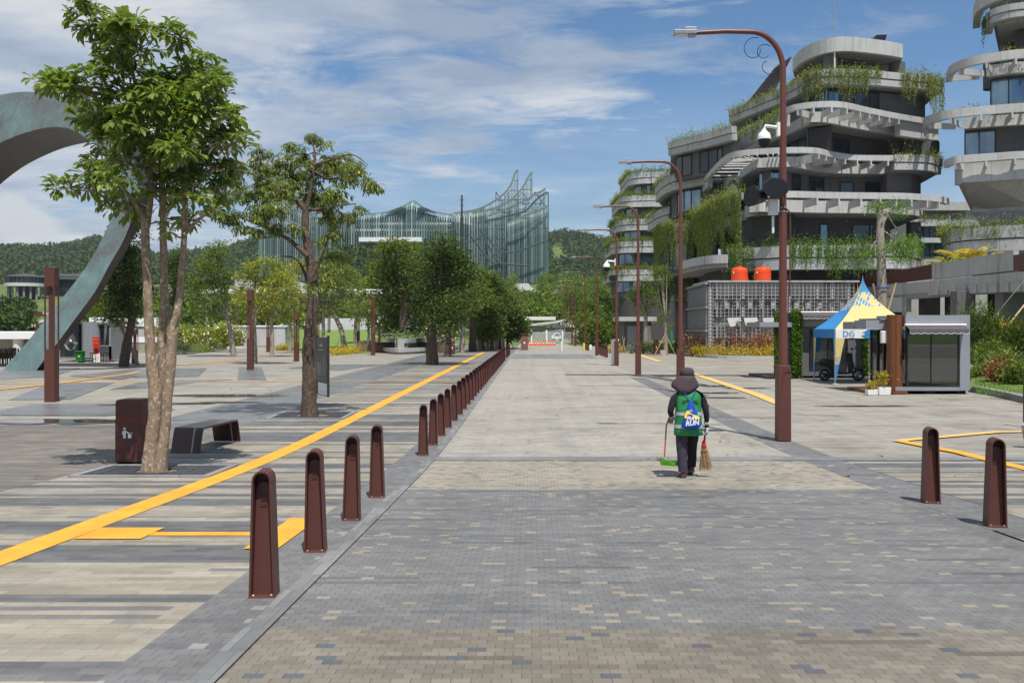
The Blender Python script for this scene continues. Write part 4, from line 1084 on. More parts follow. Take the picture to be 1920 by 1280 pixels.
# ------------------------------------------------------------------ trees
def nearest(stems,c):
    best=None
    for si,(pts,rad) in enumerate(stems):
        for i,p in enumerate(pts):
            if i<len(pts)*.25: continue
            d=(Vector(p)-Vector(c)).length+ (0 if p[2]<c[2] else (p[2]-c[2])*1.5)
            if best is None or d<best[0]: best=(d,Vector(p),rad[i])
    return best
def tree(name,label,catg,base,stems,blobs,n,mode,leafL,leafW,mat,bark,seed,group=None,k=7,twig=.6,shell=.5,droop=.35,root=None,tiers=None,axis=.6):
    """stems: [(points, radii)] in world space; blobs: ellipsoids (x,y,z,rx,ry,rz) of the crown"""
    rnd=random.Random(seed); rs=np.random.RandomState(seed)
    t=thing(name,label,catg,tuple(base),group)
    S=[]
    m=MB()
    for pts,rad in stems:
        q=catmull(pts,5); rr=list(np.interp(np.linspace(0,1,len(q)),np.linspace(0,1,len(rad)),rad)); S.append((q,rr))
        m.tube(q,rr,12 if rad[0]>.05 else 8,jit=.09,rnd=rnd)
    m.build('trunk',bark,t,smooth=True)
    C,D,idx=blob_pts(blobs,n,rs,shell)
    # limbs to each clump, then twigs
    m=MB(); B=[Vector(b[:3]) for b in blobs]
    for bi,b in enumerate(B):
        d,p,r=nearest(S,b); rb=min(r*.6,.012*max(blobs[bi][3],.3)*3+.006)
        mid=(p+b)/2+Vector((rnd.uniform(-.1,.1),rnd.uniform(-.1,.1),-.10))*d*.5
        q=catmull([p,mid,b],4); m.tube(q,[rb,rb*.45],6)
        nt=int(len(C[idx==bi])*twig)
        for c in C[idx==bi][:nt]:
            c=Vector(c); k0=q[rnd.randrange(len(q)//2,len(q))]
            mm=(k0+c)/2+Vector((rnd.uniform(-.1,.1),rnd.uniform(-.1,.1),rnd.uniform(-.12,.05)))*(c-k0).length
            m.tube([k0,mm,c],[rb*.30,.004],4,cap=False)
    m.build('branches',bark,t,smooth=True)
    if mode=='whorl':
        A=D*.7+np.array([[0,0,axis]])+rs.normal(0,.25,D.shape)
        V,T=whorls(C,A,k,leafL,leafW,rs,droop=droop)
    else:
        q=k; P=np.repeat(C,q,0)+rs.normal(0,1,(n*q,3))*leafL*1.3*np.array([[1,1,.55]])
        dd=rs.normal(0,1,(n*q,3)); dd[:,2]=dd[:,2]*.4-droop; V,T=leaves(P,dd,leafL*rs.uniform(.6,1.2,n*q),leafL*leafW,rs,fine=mode=='fine')
    np_mesh('crown',V,T,mat,t)
    return t
def blobs_px(L,Y,dep=.8,seed=0):
    """clumps given as (px,py,radius px[,depth offset]) at depth Y"""
    rnd=random.Random(seed); out=[]
    for b in L:
        r=b[2]/F*Y; dy=b[3] if len(b)>3 else rnd.uniform(-dep,dep); p=Wd(b[0],b[1],Y); out.append((p.x,Y+dy,p.z,r,r*1.05,r*(b[4] if len(b)>4 else .85)))
    return out
Y=T1.y+.05
def S1(L,dy=0): return [Wd(a,b,Y+dy) for a,b in L]
st=[(S1([(283,895),(283,850),(290,790),(292,735),(285,690),(280,620),(276,520),(272,440),(274,410)]),[.165,.115,.10,.10,.082,.068,.064,.062,.055]),
    (S1([(297,892),(298,850),(300,800),(303,740),(305,680),(304,620),(309,590),(308,540),(306,450),(305,380),(300,280),(290,190)],.12),[.135,.095,.085,.082,.075,.06,.075,.058,.052,.045,.035,.015]),
    (S1([(300,890),(304,850),(310,800),(314,745),(319,690),(325,620),(333,580),(340,520),(346,430),(348,360),(352,280),(350,160)],-.05),[.115,.085,.07,.072,.075,.075,.055,.047,.042,.036,.03,.012]),
    (S1([(274,425),(262,395),(235,360),(205,340)],.0),[.06,.045,.03,.015]),
    (S1([(274,425),(282,370),(280,300),(262,200),(240,110),(200,60)],.05),[.058,.045,.04,.03,.02,.01]),
    (S1([(346,440),(372,412),(400,395),(420,388)],-.1),[.03,.022,.014,.008]),
    (S1([(333,585),(330,600),(318,640)],-.1),[.03,.035,.02])]
bl=blobs_px([(192,50,34),(185,22,16),(215,85,38),(255,70,32),(285,95,45),(330,75,32),(355,100,34),(335,135,50),(395,140,34),(415,175,24),(290,160,50),(235,140,40),(200,175,45),
    (150,178,34),(112,165,22),(85,155,10),(130,195,26),(165,215,30),(255,200,50),(320,200,50),(375,195,45),(420,215,30),(430,245,22),(395,250,34),(340,255,44),(280,250,46),(225,240,38),
    (195,262,26),(190,300,22),(200,330,24),(165,345,24),(150,362,20),(185,370,24),(215,370,24),(240,395,22),(250,310,34),(300,320,42),(345,325,38),(385,315,28),(400,345,22),(455,262,20),(430,275,14),(290,365,26),
    (355,375,24),(392,385,20),(410,405,14),(330,400,18),(255,345,28),(365,290,40),(190,225,30),(335,440,10),(310,425,12),(285,285,30),(320,290,30),(400,300,24),(370,235,34),(250,255,34),(440,225,16),(295,330,26)],Y,.7,4)
tree('umbrella_tree','three-stemmed tree with glossy whorled leaves standing in the near grate','tree',(T1.x,T1.y,zg(T1.y)),st,bl,900,'whorl',.215,.33,M['leaf_a'],M['bark_a'],11,k=8,droop=.42,shell=.35,twig=.5,axis=.75)
# root flare
Y=T2.y+.05
st=[(S1([(581,786),(579,760),(581,710),(580,660),(583,610),(587,560),(584,505),(577,460),(572,420),(573,385)]),[.25,.20,.18,.17,.15,.15,.13,.105,.095,.075]),
    (S1([(573,395),(582,360),(588,320),(590,285),(582,262)]),[.06,.05,.04,.025,.012]),
    (S1([(573,395),(545,365),(515,342),(480,330),(445,310),(425,315)]),[.07,.055,.04,.03,.018,.01]),
    (S1([(577,480),(560,465),(535,445),(505,430),(470,415),(440,405),(420,410)],-.2),[.07,.06,.045,.035,.025,.015,.01]),
    (S1([(588,320),(615,335),(650,330),(680,330),(705,345)],.1),[.04,.03,.022,.015,.008]),
    (S1([(573,395),(600,392),(640,385),(668,382)],.2),[.05,.03,.02,.01]),
    (S1([(588,310),(620,300),(660,290),(690,310)],-.2),[.035,.025,.015,.008]),
    (S1([(584,520),(600,490),(615,450),(628,440)],-.25),[.05,.035,.02,.01]),
    (S1([(585,550),(560,490),(530,480)],.3),[.05,.03,.015])]
bl=blobs_px([(582,255,14),(600,262,12),(555,280,20),(620,285,22),(520,300,24),(485,312,24),(455,325,24),(430,335,18),(545,320,28),(590,315,28),(640,315,24),(672,325,16),(695,345,16),(709,352,10),
    (505,345,26),(470,360,26),(440,378,20),(425,400,16),(535,362,28),(570,360,28),(610,365,24),(640,370,20),(665,385,10),(450,410,20),(480,400,22),(510,405,20),(545,400,18),(430,345,14),(465,430,14),(495,440,12),
    (610,395,20),(640,400,14),(630,440,16),(615,470,14),(640,480,14),(600,450,10),(500,290,14),(530,260,10),(475,300,14),(600,300,18),(655,300,14),(520,430,14),(560,430,12),(600,540,12),(510,545,10),(545,550,10),(620,520,12)],Y,1.0,5)
bl=[(a,b,c,r*1.35,ry*1.35,rz*1.15) for a,b,c,r,ry,rz in bl]
tree('drooping_tree','sparse tree with a thick dark trunk and drooping leaves in the second grate','tree',(T2.x,T2.y,zg(T2.y)),st,bl,1550,'whorl',.175,.25,M['leaf_b'],M['bark_b'],12,k=6,droop=.95,shell=.1,twig=.8,axis=.15)

def simple_tree(px,pb,trunkpx,crown,lb,mat,bark='bark_b',n=380,leaf=.22,k=9,seed=0,name='tree',lean=0,mode='dia',lw=.42,dep=None,group=None,fork=True,droop=.35,shell=.45,Yf=None):
    p=G(px,pb) if Yf is None else Vector((wx(px,Yf),Yf,zg(Yf))); Y=p.y; rnd=random.Random(seed)
    xs=[c[0] for c in crown]; ys=[c[1] for c in crown]; cx=sum(xs)/len(xs); top=min(ys)
    if pb is None: pb=HOR+(CAMH-p.z)/Y*F
    w=trunkpx/2/F*Y
    midy=max(ys)
    P=[(px,pb),(px+lean*.3+rnd.uniform(-2,2),pb+(midy-pb)*.5),(px+lean*.8,midy),(cx+(px-cx)*.4,(midy+top)/2),(cx,top)]
    st=[([Wd(a,b,Y) for a,b in P],[w*1.25,w,w*.85,w*.5,w*.12])]
    dp=dep if dep else (max(xs)-min(xs))/F*Y*.4+.3
    for c in sorted(crown,key=lambda c:-c[2])[:5]:
        st.append(([Wd(P[2][0],P[2][1],Y),(Wd(P[2][0],P[2][1],Y)+Wd(c[0],c[1],Y))/2+Vector((0,rnd.uniform(-.4,.4),-.15)),Wd(c[0],c[1],Y)],[w*.5,w*.35,w*.15]))
    return tree(name,lb,'tree',(p.x,p.y,p.z),st,blobs_px(crown,Y,dp,seed),n,mode,leaf,lw,M[mat],M[bark],seed,k=k,group=group,twig=.2,shell=shell,droop=droop)
# row along the road
simple_tree(811,684,20,[(835,455,22),(810,480,26),(850,485,28),(870,505,22),(790,510,22),(825,520,32),(860,540,24),(805,555,28),(785,575,16),(830,580,28),(860,570,22),(875,545,14),(800,600,18),(835,605,18),(862,600,12)],'dense dark green tree with a rough trunk nearest along the tactile path','leaf_dk',n=820,leaf=.26,k=11,seed=21)
simple_tree(839,669,11,[(850,560,18),(880,540,18),(870,575,20),(850,590,16),(885,570,16)],'yellowish green tree behind the nearest tree of the path row','leaf_md',n=380,leaf=.28,k=10,seed=22)
simple_tree(866,661,9,[(885,520,16),(900,510,14),(895,540,18),(880,560,18),(905,560,16)],'slender pale trunked tree between the two dark trees of the row','leaf_md','bark_c',n=330,leaf=.3,k=10,seed=23)
simple_tree(886,659,13,[(905,520,18),(920,530,18),(895,545,20),(930,550,20),(910,570,24),(890,580,16),(935,575,16),(915,595,16)],'broad dark tree third in the row along the tactile path','leaf_dk',n=560,leaf=.34,k=11,seed=24)
ri=[(899,657,9,915,600),(905,656,8,925,560),(914,655.5,7,935,555),(922,655,7,945,565),(930,654.5,6,950,575),(937,654,6,955,590),(944,653.5,5,962,600),(951,653,5,966,610)]
dsc=['first beyond the broad dark tree','second beyond the broad dark tree','third beyond the broad dark tree','fourth beyond the broad dark tree','fifth beyond the broad dark tree','sixth beyond the broad dark tree','seventh beyond the broad dark tree','last at the booth end']
for i,(px,pb,tw,cx,cy) in enumerate(ri):
    r=17-i*.9
    simple_tree(px,pb,tw,[(cx-8,cy-r*.3,r),(cx+6,cy+4,r*.95),(cx-4,cy+r*.9,r*.9),(cx+8,cy+r*1.3,r*.75),(cx-10,cy+r*1.5,r*.7)],'dark green row tree, %s'%dsc[i],'leaf_dk' if i%3 else 'leaf_md','bark_b' if i%2 else 'bark_c',n=300,leaf=.42,k=10,seed=30+i,group='trees far along the path row')
# tree in the planter and others over the lawn
simple_tree(757,614,15,[(725,470,16),(745,460,16),(770,470,16),(705,500,14),(735,500,22),(765,500,22),(790,495,12),(700,525,16),(730,530,24),(765,535,24),(715,555,16),(745,560,20),(775,560,16),(690,545,10)],'bright green bushy tree growing in the curved planter bench','leaf_md',n=760,leaf=.36,k=9,seed=41,Yf=79)
simple_tree(232,687,16,[(235,480,18),(255,470,14),(215,520,20),(250,510,22),(230,550,24),(262,545,16),(205,545,14),(240,580,20),(215,590,14),(265,580,12),(235,445,12),(255,430,10)],'leaning dark leaved tree behind the three-stemmed tree','leaf_dk',n=560,leaf=.27,k=10,seed=42,lean=20)
simple_tree(258,684,6,[(200,560,12),(215,600,10),(196,580,8),(250,610,8)],'small yellow-green tree left of the leaning dark tree','leaf_yl','bark_c',n=130,leaf=.2,k=8,seed=43,lean=-40)
simple_tree(325,672,8,[(320,500,16),(335,530,18),(318,560,16),(340,480,12),(350,520,12),(330,590,12)],'dark narrow tree seen between the three stems','leaf_dk',n=300,leaf=.3,k=10,seed=44,Yf=74)
simple_tree(438,668,9,[(415,460,11),(400,480,15),(430,475,10),(385,500,16),(410,505,18),(380,535,17),(410,540,20),(435,520,12),(370,560,13),(400,575,17),(430,560,15),(445,590,10),(385,590,10)],'grey stemmed tree beside the coral flowers','leaf_md','bark_c',n=520,leaf=.25,k=10,seed=45,lean=-14)
simple_tree(387,658,6,[(365,540,12),(380,560,14),(372,590,12)],'thin pale trunk in the flower bed before the low wall','leaf_md','bark_c',n=150,leaf=.25,k=8,seed=46,Yf=86)
simple_tree(477,682,10,[(480,500,14),(500,490,12),(520,500,14),(465,520,14),(490,530,18),(520,530,16),(545,520,12),(455,545,14),(480,560,18),(515,560,16),(545,555,14),(440,560,10),(535,590,12),(500,590,12)],'forked tree with yellow foliage and white blossom','leaf_yl','bark_c',n=560,leaf=.20,k=10,seed=47)
simple_tree(510,669,7,[(530,520,14),(510,540,14),(550,545,14),(530,565,14),(545,590,12)],'pale straight trunk right of the forked yellow tree','leaf_yl','bark_c',n=220,leaf=.26,k=9,seed=48)
simple_tree(608,662,6,[(600,500,16),(625,510,18),(610,540,18),(640,540,16),(625,570,14)],'slim olive tree right behind the information board','leaf_b','bark_c',n=300,leaf=.28,k=9,seed=49)
simple_tree(648,660,9,[(640,500,16),(620,480,14),(655,520,16),(640,545,16),(660,550,12),(625,560,12),(665,580,9)],'leaning grey trunk over the yellow shrubs','leaf_b','bark_c',n=300,leaf=.26,k=9,seed=50,lean=-26)
simple_tree(667,656,6,[(670,530,12),(680,550,12),(665,570,12),(685,580,10),(672,600,8)],'thin tree with bamboo stakes beside the yellow shrubs','leaf_b','bark_c',n=200,leaf=.28,k=8,seed=51)
simple_tree(543,662,6,[(555,500,14),(540,530,14),(560,560,14),(545,590,10)],'slight tree just left of the thick dark trunk','leaf_yl','bark_c',n=200,leaf=.28,k=8,seed=52)
simple_tree(691,655,5,[(700,560,9),(690,580,9),(700,600,8)],'spindly tree left of the curved planter bench','leaf_b','bark_c',n=120,leaf=.3,k=8,seed=53)
# right side trees
simple_tree(1211,662,8,[(1208,530,10),(1195,545,11),(1215,550,13),(1200,565,12),(1225,565,10),(1210,580,9),(1185,555,7)],'small feathery green tree left of the grey utility cabin trees','leaf_md','bark_c',n=260,leaf=.20,k=10,seed=60)
simple_tree(1248,666,7,[(1240,505,10),(1230,515,9),(1250,515,9),(1240,530,8),(1245,590,6),(1238,600,5),(1252,610,5)],'slim staked tree with three bamboo poles','leaf_md','bark_c',n=170,leaf=.18,k=9,seed=61)
for k,(a,b,c,Yf) in enumerate([(1085,560,20,150),(1110,575,20,135),(1130,560,20,140),(1100,600,16,125),(1140,600,16,118),(1120,610,14,112)]):
    simple_tree(a,None,5,[(a-8,b,c),(a+8,b+8,c*.9),(a,b+20,c*.8),(a-4,b+34,c*.6)],'green tree behind the lamps, %s of the clump left of the terraces'%nth(k),'leaf_md' if k%2 else 'leaf_dk','bark_c',n=300,leaf=.45,k=9,seed=70+k,Yf=Yf,group='trees behind the far lamps')
# bamboo stakes
def stakes(px,pb,lb,pts):
    p=G(px,pb); t=thing('tree_stakes',lb,'stakes',(p.x,p.y,0))
    for (a,b),(c,d),dy in pts:
        MB().tube([Wd(a,b,p.y)+Vector((0,dy,0)),Wd(c,d,p.y)],.028,7).build('bamboo_pole',M['bamboo'],t,smooth=True)
stakes(1248,667,'three bamboo poles propping the slim staked tree',[((1224,670),(1249,624),-.2),((1229,668),(1247,626),.6),((1268,670),(1247,624),-.1)])
stakes(1167,663,'bamboo poles leaning beside the white cabinet',[((1166,657),(1172,632),0),((1172,658),(1167,630),.1)])
stakes(672,656,'crossed bamboo stakes beside the yellow shrubs',[((662,657),(676,636),0),((686,656),(675,634),.2)])
stakes(625,660,'bamboo stakes right of the information board',[((616,648),(628,660),0),((624,660),(638,635),.2)])
# shrubs and flower beds
def shrub(name,lb,catg,blobs,n,leafL,mat,base,k=8,lw=.5,flowers=None,seed=0,group=None,kind=None,lift=0):
    rs=np.random.RandomState(seed); C,D,_=blob_pts(blobs,n,rs,.4); C[:,2]=np.maximum(C[:,2],base[2]+.03)
    P=np.repeat(C,k,0)+rs.normal(0,leafL*1.1,(n*k,3)); P[:,2]=np.maximum(P[:,2],base[2]+.02)
    dd=rs.normal(0,1,(n*k,3)); dd[:,2]=np.abs(dd[:,2])*.8+lift
    V,T=leaves(P,dd,leafL*rs.uniform(.6,1.2,n*k),leafL*lw,rs,fine=False)
    t=thing(name,lb,catg,base,group); np_mesh('foliage',V,T,M[mat],t)
    if flowers:
        for fm,cnt,sz in flowers:
            C,D,_=blob_pts(blobs,cnt,rs,.85); C[:,2]=np.maximum(C[:,2],base[2]+.1)
            V,T=whorls(C,D+np.array([[0,-.6,.5]]),5,sz,.8,rs,spread=1.2,droop=0); np_mesh('blossom',V,T,M[fm],t)
    return t
def hedge_blobs(pts,r,h,step=.8,seed=0):
    rn=random.Random(seed); out=[]
    for a,b in zip(pts[:-1],pts[1:]):
        a=Vector(a);b=Vector(b); n=max(1,int((b-a).length/step))
        for i in range(n):
            p=a+(b-a)*(i+.5)/n; out.append((p.x+rn.uniform(-.1,.1),p.y+rn.uniform(-.1,.1),p.z+h*.5*rn.uniform(.8,1.15),step*.9,r,h*.55))
    return out
def gl(L): return [(G(a,b).x,G(a,b).y,0) for a,b in L]
bp=[Wd(a,624,84) for a in(300,330,360,390,420,440)]
shrub('flowering_shrub','shrub bed of white and coral blossoms above the low grey wall','shrub',[(p.x,p.y,1.3+.25*math.sin(i*2),1.0,1.0,1.15) for i,p in enumerate(bp)],700,.26,'leaf_yl',(bp[2].x,84,.3),flowers=[('fl_white',260,.13),('fl_coral',34,.15)],seed=80)
bp=[Wd(a,b,80) for a,b in((715,610),(740,605),(768,608),(795,612),(730,585),(760,580),(820,618),(840,622))]
shrub('flowering_shrub','white blossomed shrub inside the curved planter bench','shrub',[(p.x,p.y+.5*i%1.2,p.z,1.1,1.0,1.0) for i,p in enumerate(bp)],800,.26,'leaf_md',(bp[2].x,80,.8),flowers=[('fl_white',320,.13)],seed=81)
h=gl([(296,662),(345,664),(440,654)])
shrub('low_hedge','low dark clipped hedge along the foot of the low grey wall','hedge',hedge_blobs(h,.5,.75,.8,3),900,.12,'leaf_b',(h[1][0],h[1][1],0),seed=82,k=9)
h=gl([(520,657),(560,657)])
shrub('yellow_shrub','small yellow shrub strip left of the thick dark trunk','shrub',hedge_blobs(h,.6,.5,.6,4),260,.14,'leaf_gold',(h[0][0],h[0][1],0),seed=83)
h=gl([(618,667),(650,664),(681,660)])
shrub('yellow_shrub','low yellow-green shrub strip right of the information board','shrub',hedge_blobs(h,.8,.55,.6,5),420,.14,'leaf_gold',(h[1][0],h[1][1],0),seed=84)
h=gl([(1143,662),(1160,661)])
shrub('yellow_shrub','yellow shrub trough beside the white cabinet','shrub',hedge_blobs(h,.5,.6,.6,6),120,.16,'leaf_gold',(h[0][0],h[0][1],0),seed=85)
h=gl([(1185,663),(1230,664),(1285,664)])
shrub('low_hedge','dark low hedge under the staked tree','hedge',hedge_blobs([(a,b+1.5,0) for a,b,c in h],.6,.9,.8,7),420,.17,'leaf_dk',(h[1][0],h[1][1],0),seed=86)
# fallen leaves
lf=None; rn=random.Random(77)
spots=[]
for i in range(64):
    px=rn.uniform(60,1900); py=rn.choice([rn.uniform(690,900),rn.uniform(720,870)])
    spots.append(G(px,py))
spots+= [G(a,b) for a,b in((1365,853),(1352,828),(1362,829),(1535,878),(1577,895),(1793,893),(1835,892),(1375,855),(1415,745),(1240,783))]
for i,p in enumerate(spots):
    z=zg(p.y)+.03
    if lf is None:
        V,T=leaves(np.array([[0,0,0.]]),np.array([[1,.2,.02]]),np.array([.13]),np.array([.055]),np.random.RandomState(1),roll=.1)
        M['dry']=leafmat('dry_leaf',(.35,.30,.08),(.16,.10,.05),trans=.2); lf=np_mesh('fallen_leaf',V,T,M['dry'],None,origin=(0,0,0)); o=lf
        tag(lf,'curled yellow-brown fallen leaf lying on the paving','leaf','fallen leaves on the paving')
    else: o=lf.copy(); COL.objects.link(o)
    o.location=(p.x,p.y,z); o.rotation_euler=(rn.uniform(-.25,.25),rn.uniform(-.3,.1),rn.uniform(0,6.28)); s=rn.uniform(.6,1.3); o.scale=(s,s,s)
# ------------------------------------------------------------------ bronze arch
def arch():
    Yf=46.5; O=[(2,694),(60,640),(110,580),(150,520),(180,460),(203,405),(212,360),(210,320),(196,284),(160,240),(122,205),(84,184),(40,173),(0,178),(-60,196),(-130,240),(-190,300),(-235,400),(-250,500),(-240,600),(-215,696)]
    I=[(56,697),(95,660),(150,595),(195,530),(222,470),(240,405),(243,360),(236,320),(222,290),(200,262),(170,245),(140,237),(100,238),(50,250),(0,268),(-50,296),(-105,345),(-140,410),(-155,500),(-150,600),(-135,697)]
    # upper limb: O is the outer (top) edge, I the inner; on the leg I is the right-hand edge
    # swap so that the band keeps its width round the bend
    A=[(3,695),(51,641),(84,600),(126,547),(162,500),(190,450),(212,400)]
    B=[(66,696),(109,641),(139,600),(178,547),(203,500),(232,450),(250,400)]
    outer=B+[(258,350),(250,300),(222,258),(190,220),(150,192),(100,177),(50,172),(0,178),(-60,198),(-130,245),(-190,310),(-235,400),(-250,500),(-240,600),(-215,696)]
    inner=A+[(220,355),(214,320),(198,290),(165,262),(135,243),(100,238),(50,248),(0,268),(-50,296),(-105,345),(-140,410),(-155,500),(-150,600),(-135,697)]
    n=10; m1=MB(); m2=MB()
    def crv(L): return catmull([Wd(a,b,Yf) for a,b in L],4)
    po,pi=crv(outer),crv(inner); k=min(len(po),len(pi))
    # resample both to equal counts
    def res(P,N):
        d=[0]; 
        for a,b in zip(P[:-1],P[1:]): d.append(d[-1]+(b-a).length)
        out=[]
        for i in range(N):
            t=d[-1]*i/(N-1); j=max(0,min(len(P)-2,next((q for q in range(len(d)) if d[q]>=t),len(d)-1)-1)); f=(t-d[j])/max(d[j+1]-d[j],1e-9); out.append(P[j]+(P[j+1]-P[j])*min(max(f,0),1))
        return out
    N=60; po,pi=res(po,N),res(pi,N)
    D=[Vector((0,1.0+3.3*float(sstep(.20,.40,i/(N-1))),0)) for i in range(N)]
    z0=.0
    for P in(po,pi):
        P[0].z=z0-.05; P[-1].z=z0-.05
    vs=[];fs=[]
    for i in range(N): vs+=[po[i],pi[i]]
    for i in range(N-1): fs.append((2*i,2*i+1,2*i+3,2*i+2))
    t=thing('bronze_arch','huge looping green-patina bronze arch sculpture standing on the left plaza','sculpture',(po[0].x,Yf,0))
    MB().add(vs,fs).build('front_face',M['patina'],t,smooth=True)
    def side(P,name,Q=None):
        vs=[];fs=[]
        for i in range(N):
            c=(po[i]+pi[i])/2; b=P[i]+D[i]; b=b+(c-P[i])*.10
            vs+=[P[i],b]
        for i in range(N-1): fs.append((2*i,2*i+1,2*i+3,2*i+2))
        MB().add(vs,fs).build(name,M['bronze'],t,smooth=True)
    side(po,'outer_side'); side(pi,'inner_side')
    vs=[];fs=[]
    for i in range(N):
        c=(po[i]+pi[i])/2; vs+=[po[i]+D[i]+(c-po[i])*.1,pi[i]+D[i]+(c-pi[i])*.1]
    for i in range(N-1): fs.append((2*i,2*i+1,2*i+3,2*i+2))
    MB().add(vs,fs).build('back_face',M['bronze'],t,smooth=True)
arch()
# ------------------------------------------------------------------ low white pavilion at the left edge
t=thing('low_pavilion','long low white-roofed pavilion along the left edge of the plaza','pavilion',(wx(0,66),66,0))
MB().bb(wx(-260,66),wx(205,66),66,70,wz(636,66),wz(621.5,66)).build('roof',M['white'],t,bevel=.03)
MB().bb(wx(-250,66),wx(201,66),67.2,69.8,.35,wz(636,66)-.003).build('soffit_wall',concrete('beige_wall',(.34,.32,.26),.2),t)
MB().bb(wx(-250,66),wx(201,66),66.9,67.15,0,.34).build('painted_recess_shade',M['black'],t)  # solid black block stands in for the shade under the pavilion
for px in(27,130,195):
    MB().tube([(wx(px,66),66.5,0),(wx(px,66),66.5,wz(636,66))],.35,14).build('pillar',M['offwhite'],t,smooth=True)
Y=80
t=thing('white_terrace_wall','stepped white garden wall behind the leaning dark leaved tree','wall',(wx(240,Y),Y,0))
MB().bb(wx(150,Y),wx(292,Y),Y,Y+1.2,0,wz(642,Y)).build('base',concrete('beige_base',(.30,.28,.23),.3),t); MB().bb(wx(148,Y),wx(294,Y),Y-.05,Y+1.3,wz(642,Y)+.004,wz(632,Y)).build('coping',M['white'],t)
MB().bb(wx(170,Y+8),wx(292,Y+8),Y+8,Y+9,0,wz(612,Y+8)).build('upper_wall',M['conc'],t); MB().bb(wx(168,Y+8),wx(294,Y+8),Y+7.9,Y+9.1,wz(612,Y+8)+.004,wz(595,Y+8)).build('upper_coping',M['white'],t)
chair_src=None
M['wood_dk']=plain('dark_wood',(.07,.03,.02),.6)
def patio_chair(x,y,rz,lb,hi=1.0):
    global chair_src
    if chair_src is None:
        t=thing('wooden_chair','x','chair'); m=MB(); m.box((0,0,.43),(.5,.5,.05)); m.build('seat',M['wood_dk'],t)
        for sx in(-.22,.22):
            for sy in(-.22,.22): MB().box((sx,sy,.21),(.05,.05,.41)).build('leg',M['wood_dk'],t)
        m=MB()
        for k in range(5): m.box((0,.23,.55+.1*k),(.5,.03,.05))
        for sx in(-.24,.24): m.box((sx,.235,.72),(.05,.045,.54))
        m.build('backrest',M['wood_dk'],t); chair_src=t
        t.location=(x,y,0); t.rotation_euler=(0,0,rz); tag(t,lb,None,'dark wooden chairs')
    else: dup(chair_src,(x,y,0),rz,lb,'dark wooden chairs')
for k,(px,Yc) in enumerate([(3,52.5),(20,53.5),(36,52.8),(12,55),(30,56),(-20,54),(52,54.5)]):
    patio_chair(wx(px,Yc),Yc,R(40*k),'dark slatted wooden chair, %s of the cluster under the left pavilion edge'%nth(k))
for k,(px,Yc) in enumerate([(176,57.2),(197,57.6)]):
    t=thing('bar_stool','dark bar stool %s of the red banner'%('left' if k==0 else 'right'),'stool',(wx(px,Yc),Yc,0)); x=wx(px,Yc)
    MB().box((x,Yc,.62),(.36,.36,.05)).build('seat',M['wood_dk'],t)
    for sx in(-1,1):
        for sy in(-1,1): MB().tube([(x+sx*.2,Yc+sy*.2,0),(x+sx*.14,Yc+sy*.14,.6)],.022,6).build('leg',M['wood_dk'],t)
    MB().box((x,Yc,.25),(.4,.4,.03)).build('footrest',M['wood_dk'],t)
# ------------------------------------------------------------------ coffee kiosk
kx0,kx1=wx(109,59),wx(204,59); ky=59; kh=wz(603,59)
t=thing('coffee_kiosk','pale metal drinks kiosk with a round white emblem behind the arch','kiosk',((kx0+kx1)/2,ky,0))
kxm=wx(147,59); kr=.55
m=MB(); m.bb(kx0,kxm,ky,ky+2.4,.12,.30); m.bb(kx0,kx0+.12,ky,ky+2.4,.3,kh); m.bb(kx0,kxm,ky,ky+2.4,kh-.15,kh); m.bb(kx0,kx1,ky+2.3,ky+2.45,.12,kh-.01)
m.build('frame',M['greymetal'],t)
MB().bb(kx0+.12,kxm,ky+.04,ky+.1,.3,kh-.15).build('glass_front',M['glass_dk'],t)
MB().tube([(kxm+.62,ky+.6,.25),(kxm+.62,ky+.6,kh)],.64,28).build('rounded_corner',M['greymetal'],t,smooth=True)
MB().bb(kxm+.9,kx1,ky+.3,ky+.4,.12,1.05).build('counter_wall',M['greymetal'],t)
m=MB(); m.bb(kxm+1.15,kx1-.05,ky+2.0,ky+2.1,1.05,kh-.2); m.build('interior_shade_board',M['black'],t)  # black board stands in for the shade inside the kiosk
for px in(183,189,196): MB().bb(wx(px,59),wx(px,59)+.07,ky+.31,ky+.37,1.05,kh-.2).build('mullion',M['frame'],t)
MB().bb(kxm+.9,kx1+.02,ky+.2,ky+2.42,kh-.2,kh-.003).build('roof_edge',M['greymetal'],t,bevel=.02)
MB().bb(kx1-.12,kx1,ky+.3,ky+2.35,.12,kh-.2).build('end_wall',M['greymetal'],t)
MB().bb(kx1-.9,kx1+.25,ky+.0,ky+.29,1.0,1.06).build('serving_shelf',M['greymetal'],t)
# emblem: ring of hands with a sun crest of rays
ex,ez=wx(132,59),wz(642,59); em=MB(); yy=ky+.035
for k in range(15):
    a=R(-12+200*k/14-5); em.bar((ex+.2*math.cos(a)*.9,yy,ez+.10+.20*math.sin(a)),(ex+.44*math.cos(a)*.8,yy,ez+.12+.44*math.sin(a)),.035,.004)
for s in(-1,1):
    for k in range(4):
        q=[(ex+s*(.05+.07*k),yy,ez-.52+.03*k),(ex+s*(.20+.07*k),yy,ez-.30+.05*k),(ex+s*(.26+.065*k),yy,ez-.10+.02*k),(ex+s*(.13+.07*k),yy,ez+.02+.01*k)]
        q=catmull(q,4)
        for a,b in zip(q[:-1],q[1:]): em.bar(a,b,.032,.004)
disc(em,ex,ez+.13,.09,yy-.002)
em.build('emblem',M['white'],t)
p=G(150.5,677.5)
t=thing('wheelie_bin','green wheeled bin beside the drinks kiosk','wheeled bin',(p.x,57.6,0)); M['greenb']=plain('green_bin',(.01,.16,.03),.45); x=wx(150.5,57.6)
